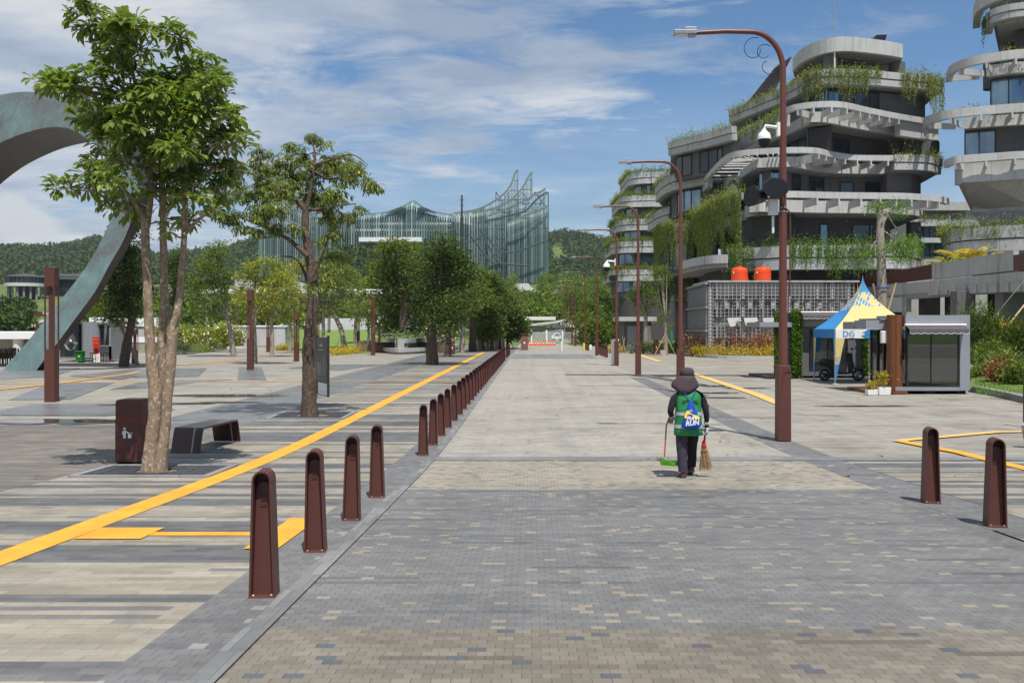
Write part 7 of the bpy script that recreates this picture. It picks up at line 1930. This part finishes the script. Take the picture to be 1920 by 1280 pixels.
for k,px in enumerate((1386.5,1430)):
    Yk=70.5; x=wx(px,Yk); r=15.2/F*Yk; z0=zt+.12; zt2=wz(500,Yk)
    t=thing('water_tank','bright orange ribbed water tank, %s one on the lattice roof'%('left' if k==0 else 'right'),'water tank',(x,Yk,z0),'orange rooftop water tanks')
    h=zt2-z0; prof=[(r*.97,0)]
    for j in range(5): a=h*(.04+.14*j); prof+=[(r,a),(r,a+h*.10),(r*.975,a+h*.12)]
    prof+=[(r,h*.78),(r*.93,h*.86),(r*.6,h*.94),(r*.33,h*.96)]
    MB().lathe((x,Yk,z0),prof,32).build('tank_body',M['orange'],t,smooth=True); MB().lathe((x,Yk,z0+h*.96),[(r*.33,0),(r*.33,h*.05),(r*.2,h*.07)],20).build('lid',M['orange'],t)
    MB().box((x-r*.86,Yk-r*.62,z0+h*.62),(.05,.04,.16)).build('label_plate',M['white'],t)
# utility cabin
Y=84
t=thing('utility_cabin','small grey utility cabin with a pale flat roof left of the staked tree','cabin',(wx(1200,Y),Y,0))
MB().bb(wx(1170,Y),wx(1222,Y),Y,Y+4,0,wz(603,Y)).build('wall',M['wall_dk2'],t); MB().bb(wx(1159,Y),wx(1228,Y),Y-1,Y+4.5,wz(602,Y),wz(594,Y)).build('roof',M['conc_lt'],t)
MB().bb(wx(1176,Y),wx(1200,Y),Y-.08,Y-.003,.05,wz(611,Y)).build('door',M['greymetal'],t); MB().bb(wx(1207,Y),wx(1221,Y),Y-.08,Y-.003,.6,wz(611,Y)).build('panel',M['offwhite'],t)
t=thing('green_post','thin bright green post beside the lattice corner','post',(wx(1259.5,78),78,0)); MB().tube([(wx(1259.5,78),78,0),(wx(1259.5,78),78,wz(619,78))],.07,8).build('pipe',plain('bright_green',(.02,.35,.14),.4),t); MB().box((wx(1259.5,78),78,.04),(.3,.3,.08)).build('foot',M['conc'],t)
# planting bed and kerb
P=[G(a,b) for a,b in((1300,667),(1345,672),(1452,673.5),(1470,674))]
t=thing('planter_kerb','low pale curved kerb in front of the red and yellow flower bed','kerb',(P[1].x,P[1].y,0))
Pk=catmull([Vector((p.x,p.y,0)) for p in P],5); band(Pk,0,.22,.35,'kerbstone',M['conc_lt'],t)
hb=[(p.x,p.y+.2) for p in Pk]
shrub('red_shrub_bed','bed of dark red cordyline above yellow ground cover by the lattice wall','flower bed',hedge_blobs([(a,b+3.2,0) for a,b in hb[2:]],1.2,1.5,.8,1),520,.30,'leaf_red',(hb[5][0],hb[5][1]+2,0),seed=90,lw=.22,lift=.6)
shrub('yellow_ground_cover','yellow-green ground cover along the pale curved kerb','flower bed',hedge_blobs([(a,b+1.3,.1) for a,b in hb[2:]],.9,.65,.7,2),600,.18,'leaf_gold',(hb[5][0],hb[5][1]+1,0),seed=91,lw=.3,lift=.5)
# ------------------------------------------------------------------ front kiosk
Y=30; kx0,kx1=wx(1679,Y),wx(1819,Y); kt=wz(590.5,Y); 
M['panelg']=plain('panel_grey',(.26,.27,.30),.4,.1,var=.05,scale=.8,spec=.4)
M['cg']=clearglass('kiosk_glass',(.45,.5,.5),.80)
t=thing('glass_kiosk','small grey kiosk with glass walls, wood column and striped awning','kiosk',((kx0+kx1)/2,Y+1.2,0))
wf=wx(1800,Y); yb=Y+2.4
MB().bb(wf,kx1,Y,yb,.12,kt).build('end_pillar',M['panelg'],t,bevel=.01)
MB().bb(wx(1698,Y),wf-.003,Y,yb,wz(612,Y),kt-.004).build('header',M['panelg'],t)
MB().bb(kx0,wf-.003,Y,yb,.12,.24).build('floor',M['panelg'],t)
for px in(1690,1750,1808): MB().bb(wx(px,Y)-.15,wx(px,Y)+.15,Y+.2,yb-.2,0,.118).build('foot',M['black'],t)
MB().tube([(wx(1684,Y),Y+.28,.125),(wx(1684,Y),Y+.28,kt+.01)],.245,26).build('wood_column',M['wood'],t,smooth=True)
xa=wx(1700.5,Y); g=MB().bb(xa,wf-.06,Y+.05,Y+.07,.26,wz(612,Y)-.01).build('window',M['cg'],t)
m=MB(); m.bb(wx(1747,Y)-.012,wx(1747,Y)+.012,Y+.02,Y+.049,.26,wz(612,Y)); m.bb(xa,xa+.05,Y+.02,Y+.1,.26,wz(612,Y)); m.bb(wf-.05,wf-.004,Y+.02,Y+.1,.26,wz(612,Y)); m.bb(xa+.05,wf-.05,Y+.02,Y+.049,.26,.29); m.build('frame',M['frame'],g)
MB().bb(xa+.95,wf-.01,yb-.08,yb-.03,.25,wz(612,Y)).build('rear_glass',M['glass_dk'],t)
g=MB().bb(xa+.02,xa+.93,yb-.08,yb-.06,.25,wz(612,Y)).build('window',M['cg'],t)
# side glass
g=MB().bb(kx0+.14,kx0+.16,Y+.62,yb-.05,.26,wz(618,Y)).build('window',M['cg'],t)
m=MB()
for yy in(.62,1.2,1.75,2.3): m.bb(kx0+.09,kx0+.138,Y+yy,Y+yy+.07,.26,wz(618,Y))
m.build('frame',M['frame'],g)
MB().bb(wx(1636,Y)+.0,kx0+.3,Y+.55,Y+1.6,wz(617,Y),wz(600,Y)).build('entrance_canopy',M['panelg'],t); MB().bb(wx(1592,Y+2)-.0,wx(1640,Y+2),Y+1.61,Y+2.6,wz(617,Y+1.6),wz(603,Y+1.6)).build('entrance_canopy',M['conc_dk'],t)
MB().bb(kx0-.3,wx(1698,Y)-.01,Y+.5,yb,wz(600,Y)+.01,kt-.1).build('side_header',M['conc_dk'],t)
MB().box((wx(1670,Y)-.05,Y+.42,wz(632,Y)),(.22,.16,.42)).build('wall_unit',M['offwhite'],t,bevel=.03)
MB().bb(wx(1640,Y)-.1,kx0+.35,Y-.12,Y+2.2,.02,.11).build('wood_step',M['wood'],t)
def awning(x0,x1,y,z,parent,nm='awning'):
    aw=MB().bb(x0,x1,y-.14,y-.003,z,z+.07).build('awning_box',M['white'],parent,bevel=.02)
    m=MB(); n=60; vs=[];fs=[]
    for i in range(n+1):
        u=i/n; x=x0+.03+(x1-x0-.06)*u; vs+=[(x,y-.10,z-.002),(x,y-.34,z-.10),(x,y-.36,z-.22-.035*abs(math.sin(u*math.pi*8)))]
    for i in range(n): fs+=[(3*i,3*i+3,3*i+4,3*i+1),(3*i+1,3*i+4,3*i+5,3*i+2)]
    f=m.add(vs,fs).build('awning_cloth',plain('awning_grey',(.085,.08,.088),.8),aw); f.modifiers.new('s','SOLIDIFY').thickness=.006
    m=MB()
    for i in range(n):
        u0,u1=i/n,(i+1)/n; xa_=x0+.03+(x1-x0-.06)*u0; xb_=x0+.03+(x1-x0-.06)*u1
        m.bar((xa_,y-.365,z-.225-.035*abs(math.sin(u0*math.pi*8))),(xb_,y-.365,z-.225-.035*abs(math.sin(u1*math.pi*8))),.012)
    m.build('trim',M['white'],aw)
awning(wx(1695,Y),wx(1809,Y),Y-.0,wz(611,Y),t)
for k,(px,pb,w_) in enumerate(((1632,730,.24),(1643,730.5,.26),(1655,734,.36))):
    q=G(px,pb); y=min(q.y,29.6); x=wx(px,y); zz=.01
    t=thing('plant_pot','white square pot with %s beside the kiosk step'%('a low yellow plant','a tiny sprouting plant','a tall pale variegated plant')[k],'potted plant',(x,y,zz))
    MB().box((x,y,zz+w_*.36),(w_,w_,w_*.7),taper=1.12).build('pot',M['white'],t,bevel=.01); MB().box((x,y,zz+w_*.72),(w_*.95,w_*.95,.02)).build('soil',M['soil'],t)
    rs=np.random.RandomState(k); n_=(60,40,150)[k]; hgt=(.28,.22,.55)[k]; C=np.array([[x,y,zz+w_*.7]])+rs.uniform(0,1,(n_,1))*rs.normal(0,1,(n_,3))*np.array([[.14,.14,0]])*(hgt/.4); C[:,2]+=rs.uniform(.05,1,n_)*hgt*.8
    d=rs.normal(0,.8,(n_,3)); d[:,2]+=.9; V,T=leaves(C,d,.16,.035,rs); np_mesh('leaves',V,T,M['leaf_gold'],t)
# ------------------------------------------------------------------ rear kiosk with green wall panels
Y=39.6; x0,x1=wx(1490,Y),wx(1640,Y); kt=wz(585,Y)
t=thing('green_wall_kiosk','dark grey kiosk with leafy green wall panels behind the tent','kiosk',((x0+x1)/2,Y+1,0))
M['panel2']=plain('panel_dark_grey',(.13,.135,.145),.5,.05,var=.06,scale=.8)
MB().bb(x0,x1,Y,Y+2.4,.1,kt-.02).build('wall',M['panel2'],t,bevel=.01); MB().bb(x0-.05,x1+.05,Y-.25,Y-.004,wz(612,Y),kt-.03).build('fascia',M['conc_dk'],t)
w_=MB().bb(wx(1519,Y),wx(1587,Y),Y-.03,Y-.004,wz(686,Y),wz(619,Y)).build('window',M['glass_dk'],t); m=MB()
for px in(1518,1551,1586): m.bb(wx(px,Y),wx(px,Y)+.06,Y-.09,Y-.031,wz(688,Y),wz(617,Y))
m.bb(wx(1518,Y),wx(1588,Y),Y-.085,Y-.032,wz(688,Y),wz(686,Y)); m.build('frame',M['frame'],w_)
awning(wx(1496,Y),wx(1584,Y),Y-.26,wz(586,Y)-.02,t)
MB().bb(wx(1420,Y),wx(1480,Y),Y-.4,Y+1.8,wz(613,Y),wz(604,Y)).build('canopy_beam',M['panelg'],t); MB().bb(wx(1458,Y),wx(1478,Y),Y-.3,Y+.3,.1,kt-.03).build('pillar',M['frame'],t)
MB().bb(wx(1430,Y),wx(1482,Y),Y-.6,Y+2.4,.012,.11).build('floor',M['frame'],t)
for a,b,lbl in((1479,1499,''),(1611,1622,''),(1451,1457,'')):
    rs=np.random.RandomState(a); n_=int((b-a)*170); yy=Y-.32 if a!=1451 else Y-.1
    P_=np.stack([rs.uniform(wx(a,Y),wx(b,Y),n_),yy+rs.normal(0,.05,n_),rs.uniform(wz(705,Y),wz(583,Y),n_)],1); d=rs.normal(0,.7,(n_,3)); d[:,1]-=1; 
    V,T=leaves(P_,d,.085*rs.uniform(.7,1.3,n_),.06,rs,fine=False); g=MB().bb(wx(a,Y),wx(b,Y),yy+.03,yy+.09,wz(705,Y),wz(583,Y)).build('green_panel',M['frame'],t); np_mesh('foliage',V,T,M['leaf_br'],g)
# ------------------------------------------------------------------ pointed tent
def tentmat(name,front):
    t=NT(name); P,x,y,z=t.xyz(); u=x if front else y
    BL,YL=(.035,.22,.50),(.56,.45,.18)
    a=t.m('ADD',t.m('MULTIPLY',u,7.5),t.m('MULTIPLY',z,-4.5)); cell=t.m('FLOOR',a); fr=t.m('FRACT',a)
    zr=t.m('ADD',t.m('MULTIPLY',z,5.),t.m('MULTIPLY',t.m('FRACT',t.m('MULTIPLY',cell,.37)),1.)); rnd,_=t.white(cell,t.m('FLOOR',zr),1. if front else 2.)
    dash=t.m('MULTIPLY',t.m('MULTIPLY',t.m('GREATER_THAN',rnd,.25),t.m('LESS_THAN',fr,.62)),t.m('LESS_THAN',t.m('FRACT',zr),.82))
    lo,hi=(3.05,3.62) if front else (2.9,3.5)
    up=t.m('GREATER_THAN',z,hi); mid=t.m('MULTIPLY',t.m('GREATER_THAN',z,lo),t.m('LESS_THAN',z,hi))
    f=t.m('MAXIMUM',up,t.m('MULTIPLY',mid,dash))
    col=t.mix(f,YL,BL) if front else t.mix(f,BL,YL)
    t.base(col); t.rough(.65); return t.mat
def tent():
    C0=[Vector((12.42,35.0)),Vector((15.72,35.15)),Vector((15.9,38.35)),Vector((12.68,38.2))]; zv,zb=2.14,1.79; ap=Vector((14.10,36.6,4.30))
    t=thing('pointed_tent','blue and yellow peaked tent with DG printed on its valance','tent',(14.1,36.6,0))
    mats=[tentmat('tent_front',True),tentmat('tent_side',False)]
    for s in range(4):
        a,b=C0[s],C0[(s+1)%4]; n=12; m=8; vs=[];fs=[]
        for i in range(n+1):
            q=i/n; k=(1-q)**1.75; z=zv+(ap.z-zv)*q
            for j in range(m+1):
                p=a.lerp(b,j/m); 
                sag=1-.10*math.sin(math.pi*j/m)*math.sin(math.pi*q)
                vs.append((ap.x+(p.x-ap.x)*k*sag,ap.y+(p.y-ap.y)*k*sag,z))
        for i in range(n):
            for j in range(m): c=i*(m+1)+j; fs.append((c,c+1,c+m+2,c+m+1))
        MB().add(vs,fs).build('canopy_panel',mats[0 if s in(0,2) else 1],t,smooth=True)
    BLm=plain('tent_blue',(.035,.20,.47),.6,var=.08); YLm=plain('tent_yellow',(.62,.50,.20),.6,var=.08)
    for s in range(4):
        a,b=C0[s],C0[(s+1)%4]; d=(b-a); nn=Vector((d.y,-d.x)).normalized()*.02
        v=MB().plate([(a.x,a.y,zb),(b.x,b.y,zb),(b.x,b.y,zv),(a.x,a.y,zv)],(nn.x,nn.y,0)).build('valance',M['white'] if s==0 else BLm,t)
        if s==0:
            m=MB(); y=a.y-.035; z0,z1=zb+.01,zv-.01
            m.plate([(a.x+1.25,y,z1),(a.x+1.15,y,z1-.08),(a.x+1.02,y,z1-.12),(a.x+1.2,y,z1-.2),(a.x+1.0,y,z0+.06),(a.x+1.15,y,z0),(b.x-.05,y+.05,z0),(b.x-.05,y+.05,z1)],(0,.01,0)); m.build('blue_field',BLm,v)
            letters('DG',0,0,.32,0,BLm,v,loc=(a.x+.52,a.y-.0225,zb+.07),bold=0)
        if s==3:
            m=MB(); 
            for k in range(4): m.bb(a.x-.0-.08,a.x-.04-.0,35.05+.09*k,35.10+.09*k,zb+.05,zv-.04-.03*(k%2))
            m.build('white_marks',M['white'],v)
    for s in range(4):
        c=C0[s]; q=C0[(s+1)%4]; r=C0[s-1]
        MB().tube([(c.x,c.y,0),(c.x,c.y,zv)],.03,8).build('leg',M['greymetal'],t,smooth=True)
        MB().box((c.x,c.y,.03),(.18,.18,.03)).build('foot_plate',M['offwhite'],t)
        for e,sg in((q,0),(r,1)):
            d=(e-c).normalized()*.36; o=Vector((0,-.04)) if s<2 else Vector((0,.04))
            zs_=[zb,1.15,.78,.12]; w_=[1,.62,.42,.05]
            for i in range(3):
                mt=(YLm,None,BLm)[i]
                q4=[(c.x+o.x,c.y+o.y,zs_[i]),(c.x+d.x*w_[i]+o.x,c.y+d.y*w_[i]+o.y,zs_[i]),(c.x+d.x*w_[i+1]+o.x,c.y+d.y*w_[i+1]+o.y,zs_[i+1]),(c.x+o.x,c.y+o.y,zs_[i+1])]
                if sg and i==0: mt=BLm
                f=MB().plate(q4,(.004,.004,0)).build('corner_drape',mt or YLm,t)
                if mt is None:
                    m=MB()
                    for kx in range(3):
                        for kz in range(2):
                            u=.12+.25*kx+.05*kz; zz=zs_[1]-.08-.16*kz
                            if u<w_[1]: m.plate([(c.x+d.x*u+o.x,c.y+d.y*u+o.y-.012,zz),(c.x+d.x*(u+.1)+o.x,c.y+d.y*(u+.1)+o.y-.012,zz+.03),(c.x+d.x*(u+.02)+o.x,c.y+d.y*(u+.02)+o.y-.012,zz-.12),(c.x+d.x*(u-.07)+o.x,c.y+d.y*(u-.07)+o.y-.012,zz-.14)],(0,.003,0))
                    if m.v: m.build('dash_print',BLm,f)
    # white leaf mark on the side panel
    m=MB()
    for k in range(3):
        q=Wd(1576+6*k,606-5*k,35.9-.0); r=Wd(1582+5*k,596-5*k,35.9)
        m.bar(q,r,.08,.012)
    m.build('leaf_logo',M['white'],t)
tent()
# ------------------------------------------------------------------ scooter
def scooter():
    Y=37.2; xr,xf=wx(1546.5,Y),wx(1609,Y)
    t=thing('scooter','black motor scooter parked under the peaked tent','scooter',((xr+xf)/2,Y,0)); r=.25
    for x in(xr,xf):
        w_=MB().torus((x,Y,r+.02),r-.05,.05,'Y').build('wheel',M['black'],t,smooth=True)
        m=MB(); m.torus((x,Y,r+.02),r-.095,.012,'Y'); 
        for k in range(5): a=R(72*k); m.bar((x,Y,r+.02),(x+(r-.1)*math.cos(a),Y,r+.02+(r-.1)*math.sin(a)),.025)
        m.build('rim',M['greymetal'],w_)
    def side(pts,w,name,mat='black',bv=.02): return MB().plate([(xr+a,Y-w/2,b) for a,b in pts],(0,w,0)).build(name,M[mat],t,bevel=bv)
    side([(-.30,.74),(-.22,.82),(.1,.81),(.45,.78),(.55,.68),(.56,.44),(.42,.34),(.26,.40),(.14,.55),(-.1,.62),(-.25,.66)],.20,'rear_body')
    side([(-.1,.28),(.05,.36),(.36,.40),(.44,.30),(.36,.20),(.02,.20)],.16,'engine','frame')
    side([(-.22,.87),(.0,.93),(.35,.87),(.56,.84),(.55,.79),(.1,.83),(-.2,.85)],.28,'seat')
    side([(.42,.34),(.60,.30),(1.0,.32),(1.02,.38),(.58,.40)],.28,'footboard')
    side([(1.0,.34),(1.08,.34),(1.16,.62),(1.08,1.02),(.98,1.05),(.90,.98),(.98,.70)],.30,'leg_shield')
    side([(.93,1.0),(1.12,1.02),(1.10,1.14),(.98,1.18),(.9,1.12)],.22,'headlight_cowl')
    side([(1.18,.56),(1.40,.60),(1.62,.44),(1.66,.38),(1.45,.50),(1.22,.48)],.12,'front_fender',bv=.01)
    MB().tube([(xr+1.05,Y,1.0),(xf,Y,.27)],.03,8).build('fork',M['greymetal'],t,smooth=True)
    MB().tube([(xr+.93,Y-.33,1.13),(xr+1.0,Y,1.12),(xr+.93,Y+.33,1.13)],.018,8).build('handlebar',M['black'],t,smooth=True)
    for s in(-1,1):
        MB().tube([(xr+.97,Y+s*.25,1.12),(xr+1.0,Y+s*.30,1.30)],.008,5).build('mirror_stem',M['black'],t); MB().lathe((xr+1.0,Y+s*.31,1.33),[(.02,-.04),(.06,-.02),(.06,.03),(.02,.05)],12).build('mirror',M['black'],t,smooth=True)
    MB().tube([(xr-.2,Y-.14,.33),(xr+.35,Y-.15,.3)],.05,10).build('exhaust',M['frame'],t,smooth=True); MB().tube([(xr-.28,Y,.82),(xr-.38,Y,.86),(xr-.2,Y,.9)],.014,6).build('grab_rail',M['greymetal'],t)
    MB().tube([(xr+.35,Y-.02,.32),(xr+.42,Y-.25,.02)],.014,6).build('kickstand',M['black'],t)
scooter()
# ------------------------------------------------------------------ trained tree behind the kiosk
Y=43; tb=Vector((wx(1655,Y),Y,0))
st=[([Wd(a,b,Y) for a,b in((1657,696),(1656,640),(1652,590),(1654,540),(1652,490),(1650,440),(1652,410),(1650,398))],[.27,.24,.22,.21,.20,.19,.17,.09]),
    ([Wd(a,b,Y) for a,b in((1651,425),(1660,410),(1668,395),(1678,388),(1670,384))],[.09,.07,.06,.05,.03]),([Wd(a,b,Y) for a,b in((1652,420),(1646,400),(1648,384),(1662,380))],[.10,.07,.05,.03]),
    ([Wd(a,b,Y) for a,b in((1660,412),(1655,430),(1672,445),(1668,460),(1680,455))],[.05,.04,.035,.03,.02]),([Wd(a,b,Y) for a,b in((1650,450),(1640,455),(1632,470),(1630,485))],[.06,.04,.03,.02]),([Wd(a,b,Y) for a,b in((1662,400),(1675,420),(1682,432),(1676,448),(1690,462),(1700,458))],[.04,.035,.03,.03,.02,.01])]
tree('trained_tree','tree with a stout pale trunk and knotted limbs, propped with bamboo behind the kiosk','tree',tb,st,blobs_px([(1640,388,10),(1655,383,9),(1685,388,10),(1692,398,8),(1696,455,14),(1680,462,12),(1703,465,11),(1660,465,9),(1632,475,10),(1640,470,9),(1669,485,9),(1630,500,6),(1692,478,10)],Y,.4,9),230,'dia',.16,.35,M['leaf_br'],M['bark_c'],95,k=9,twig=.1,shell=.3)
t=thing('tree_stakes','crossed bamboo props tied round the stout pale trunk','stakes',(tb.x,Y,0))
for (a,b),(c,d),dy in(((1618,720),(1680,530),-.5),((1675,700),(1637,532),.5),((1690,722),(1664,575),-.7),((1625,700),(1672,535),.9)): MB().tube([Wd(a,b,Y)+Vector((0,dy,0)),Wd(c,d,Y)],.045,7).build('bamboo_pole',M['bamboo'],t,smooth=True)
m=MB(); m.torus(tuple(Wd(1655,540,Y)),.29,.03,'Z'); m.build('blue_tie',M['blue'],t)
# ------------------------------------------------------------------ garden at the right edge
kb=[G(1822,735),G(1870,744),G(1925,757),G(2010,775)]; Kp=[Vector((p.x,p.y,0)) for p in kb]
t=thing('garden_kerb','dark stone kerb edging the garden right of the kiosk','kerb',(Kp[1].x,Kp[1].y,0)); band(Kp,0,.20,.28,'kerbstone',M['conc_dk'],t)
o=MB().add([(Kp[0].x,Kp[0].y+.2,.12),(Kp[1].x,Kp[1].y+.2,.12),(Kp[2].x,Kp[2].y+.2,.12),(Kp[3].x+2,Kp[3].y,.03),(44,36,.0),(34,58,.0),(wx(1830,48),48,.9),(wx(1824,36),36,.5)],[(0,1,2,3,4,5,6,7)]).build('garden_lawn',plain('lawn_dark',(.10,.16,.03),.95,var=.4,scale=3)); o['kind']='structure'  # mottled grass, a darker green than the other lawn
rs=np.random.RandomState(8); n_=9000; yy=rs.uniform(27.5,46,n_); xx=rs.uniform(0,1,n_); xx=wx(1824,yy)+.1+(xx**1.2)*9; 
zz_=.12+np.clip((yy-30)*.045,0,.8); ok=yy>np.interp(xx,[p.x for p in Kp],[p.y for p in Kp])+.35
P_=np.stack([xx,yy,zz_],1)[ok]; d=rs.normal(0,.35,(len(P_),3)); d[:,2]=1; V,T=leaves(P_,d,.16*rs.uniform(.5,1.3,len(P_)),.02,rs,fine=False)
tag(np_mesh('grass_tufts',V,T,M['leaf_br'],None,origin=(18,34,.1)),'short grass growing in the garden right of the kiosk','grass',kind='stuff')
for k,(px,py,Yg,r,mat,lb,ll,lw) in enumerate([(1850,655,36,26,'leaf_md','leafy green shrub nearest the kiosk end in the right garden',.16,.4),(1885,670,34,26,'leaf_b','olive shrub in the middle of the right garden',.17,.35),(1912,690,31,26,'leaf_md','dense green shrub at the right end of the garden',.15,.4),
    (1862,625,42,20,'leaf_red','reddish croton shrub standing taller in the garden',.22,.28),(1895,618,41,20,'leaf_gold','golden croton shrub against the dark columns',.24,.3),(1915,630,39,22,'leaf_dk','spiky cycad at the back of the right garden',.4,.10),(1835,610,40,12,'leaf_dk','spiky cycad beside the kiosk corner',.4,.10),(1878,690,32,16,'leaf_red','small red-leaved plant low in the garden',.15,.3),(1840,690,34,14,'leaf_b','low pale shrub just past the kiosk end',.14,.35)]):
    c=Wd(px,py+12,Yg); rr=r*.66/F*Yg; shrub('garden_shrub',lb,'shrub',[(c.x+random.Random(k*7+j).uniform(-1,1)*rr,c.y+random.Random(k*5+j).uniform(-1,1)*rr,c.z+random.Random(k*3+j).uniform(-.9,.5)*rr,rr*.8,rr*.8,rr*.75) for j in range(4)],240,ll,mat,(c.x,c.y,.2),seed=100+k,lw=lw,k=9,lift=.3)
Yp=48; pb=[Vector((wx(1800,52),52,wz(474,52)))]
for k,(px,py) in enumerate(((1800,462),(1830,458),(1850,466),(1885,470),(1775,478))):
    c=Wd(px,py,60); rs=np.random.RandomState(k+50); t=thing('golden_palm','golden fronded palm clump, %s along the walkway parapet'%nth(k),'palm',(c.x,c.y,c.z-1.2))
    Ps=[];Ds=[]
    for f in range(11):
        a=rs.uniform(0,6.28); L_=rs.uniform(.9,1.5); tt=np.linspace(.15,1,16); 
        q=np.stack([c.x+np.cos(a)*tt*L_,c.y+np.sin(a)*tt*L_,c.z-1.0+1.9*tt*L_*.75-1.25*tt**2*L_*.7],1)
        for s in(-1,1): Ps.append(q); Ds.append(np.stack([np.cos(a)*.5-np.sin(a)*s+0*tt,np.sin(a)*.5+np.cos(a)*s+0*tt,-.35+0*tt],1))
    V,T=leaves(np.concatenate(Ps),np.concatenate(Ds),.38,.07,rs,fine=False); np_mesh('fronds',V,T,M['leaf_gold'] if k!=4 else M['leaf_yl'],t)
    MB().tube([(c.x,c.y,c.z-1.3),(c.x,c.y,c.z-.9)],.06,6).build('stem',M['bark_c'],t)
# bamboo prop and wire across the columns
a=Wd(1858,650,44); b=Wd(1930,560,46); tag(MB().tube([a,b],.045,7).build('bamboo_prop',M['bamboo'],None,origin=tuple(a),smooth=True),'slanting bamboo prop rising from the right garden','prop')
a=Wd(1838,625,45); b=Wd(1925,520,46); tag(MB().tube([a,b],.012,5).build('stay_wire',M['frame'],None,origin=tuple(a)),'thin stay wire slanting in front of the dark columns','wire')
# cropped pole and pale pot at the right frame edge
q=G(1924,838); x=wx(1925,16.4); y=16.4
t=thing('stone_urn','pale rounded stone urn cut off by the right frame edge','urn',(x,y,zg(y)+.02)); MB().lathe((x+.04,y,zg(y)+.02),[(.06,0),(.07,.02),(.085,.14),(.11,.28),(.12,.34),(.105,.36),(.13,.40),(.10,.43)],24).build('bowl',M['conc_lt'],t,smooth=True); MB().lathe((x+.04,y,zg(y)+.42),[(.09,0),(.02,.05)],16).build('top',M['conc'],t)
x=wx(1924,20); t=thing('brown_post','dark brown post just inside the right frame edge','post',(x,20,.02)); MB().box((x,20,.62),(.09,.09,1.2)).build('shaft',M['brown'],t); MB().box((x,20,1.24),(.11,.11,.05)).build('cap',M['brown'],t)
bpy.context.view_layer.update()
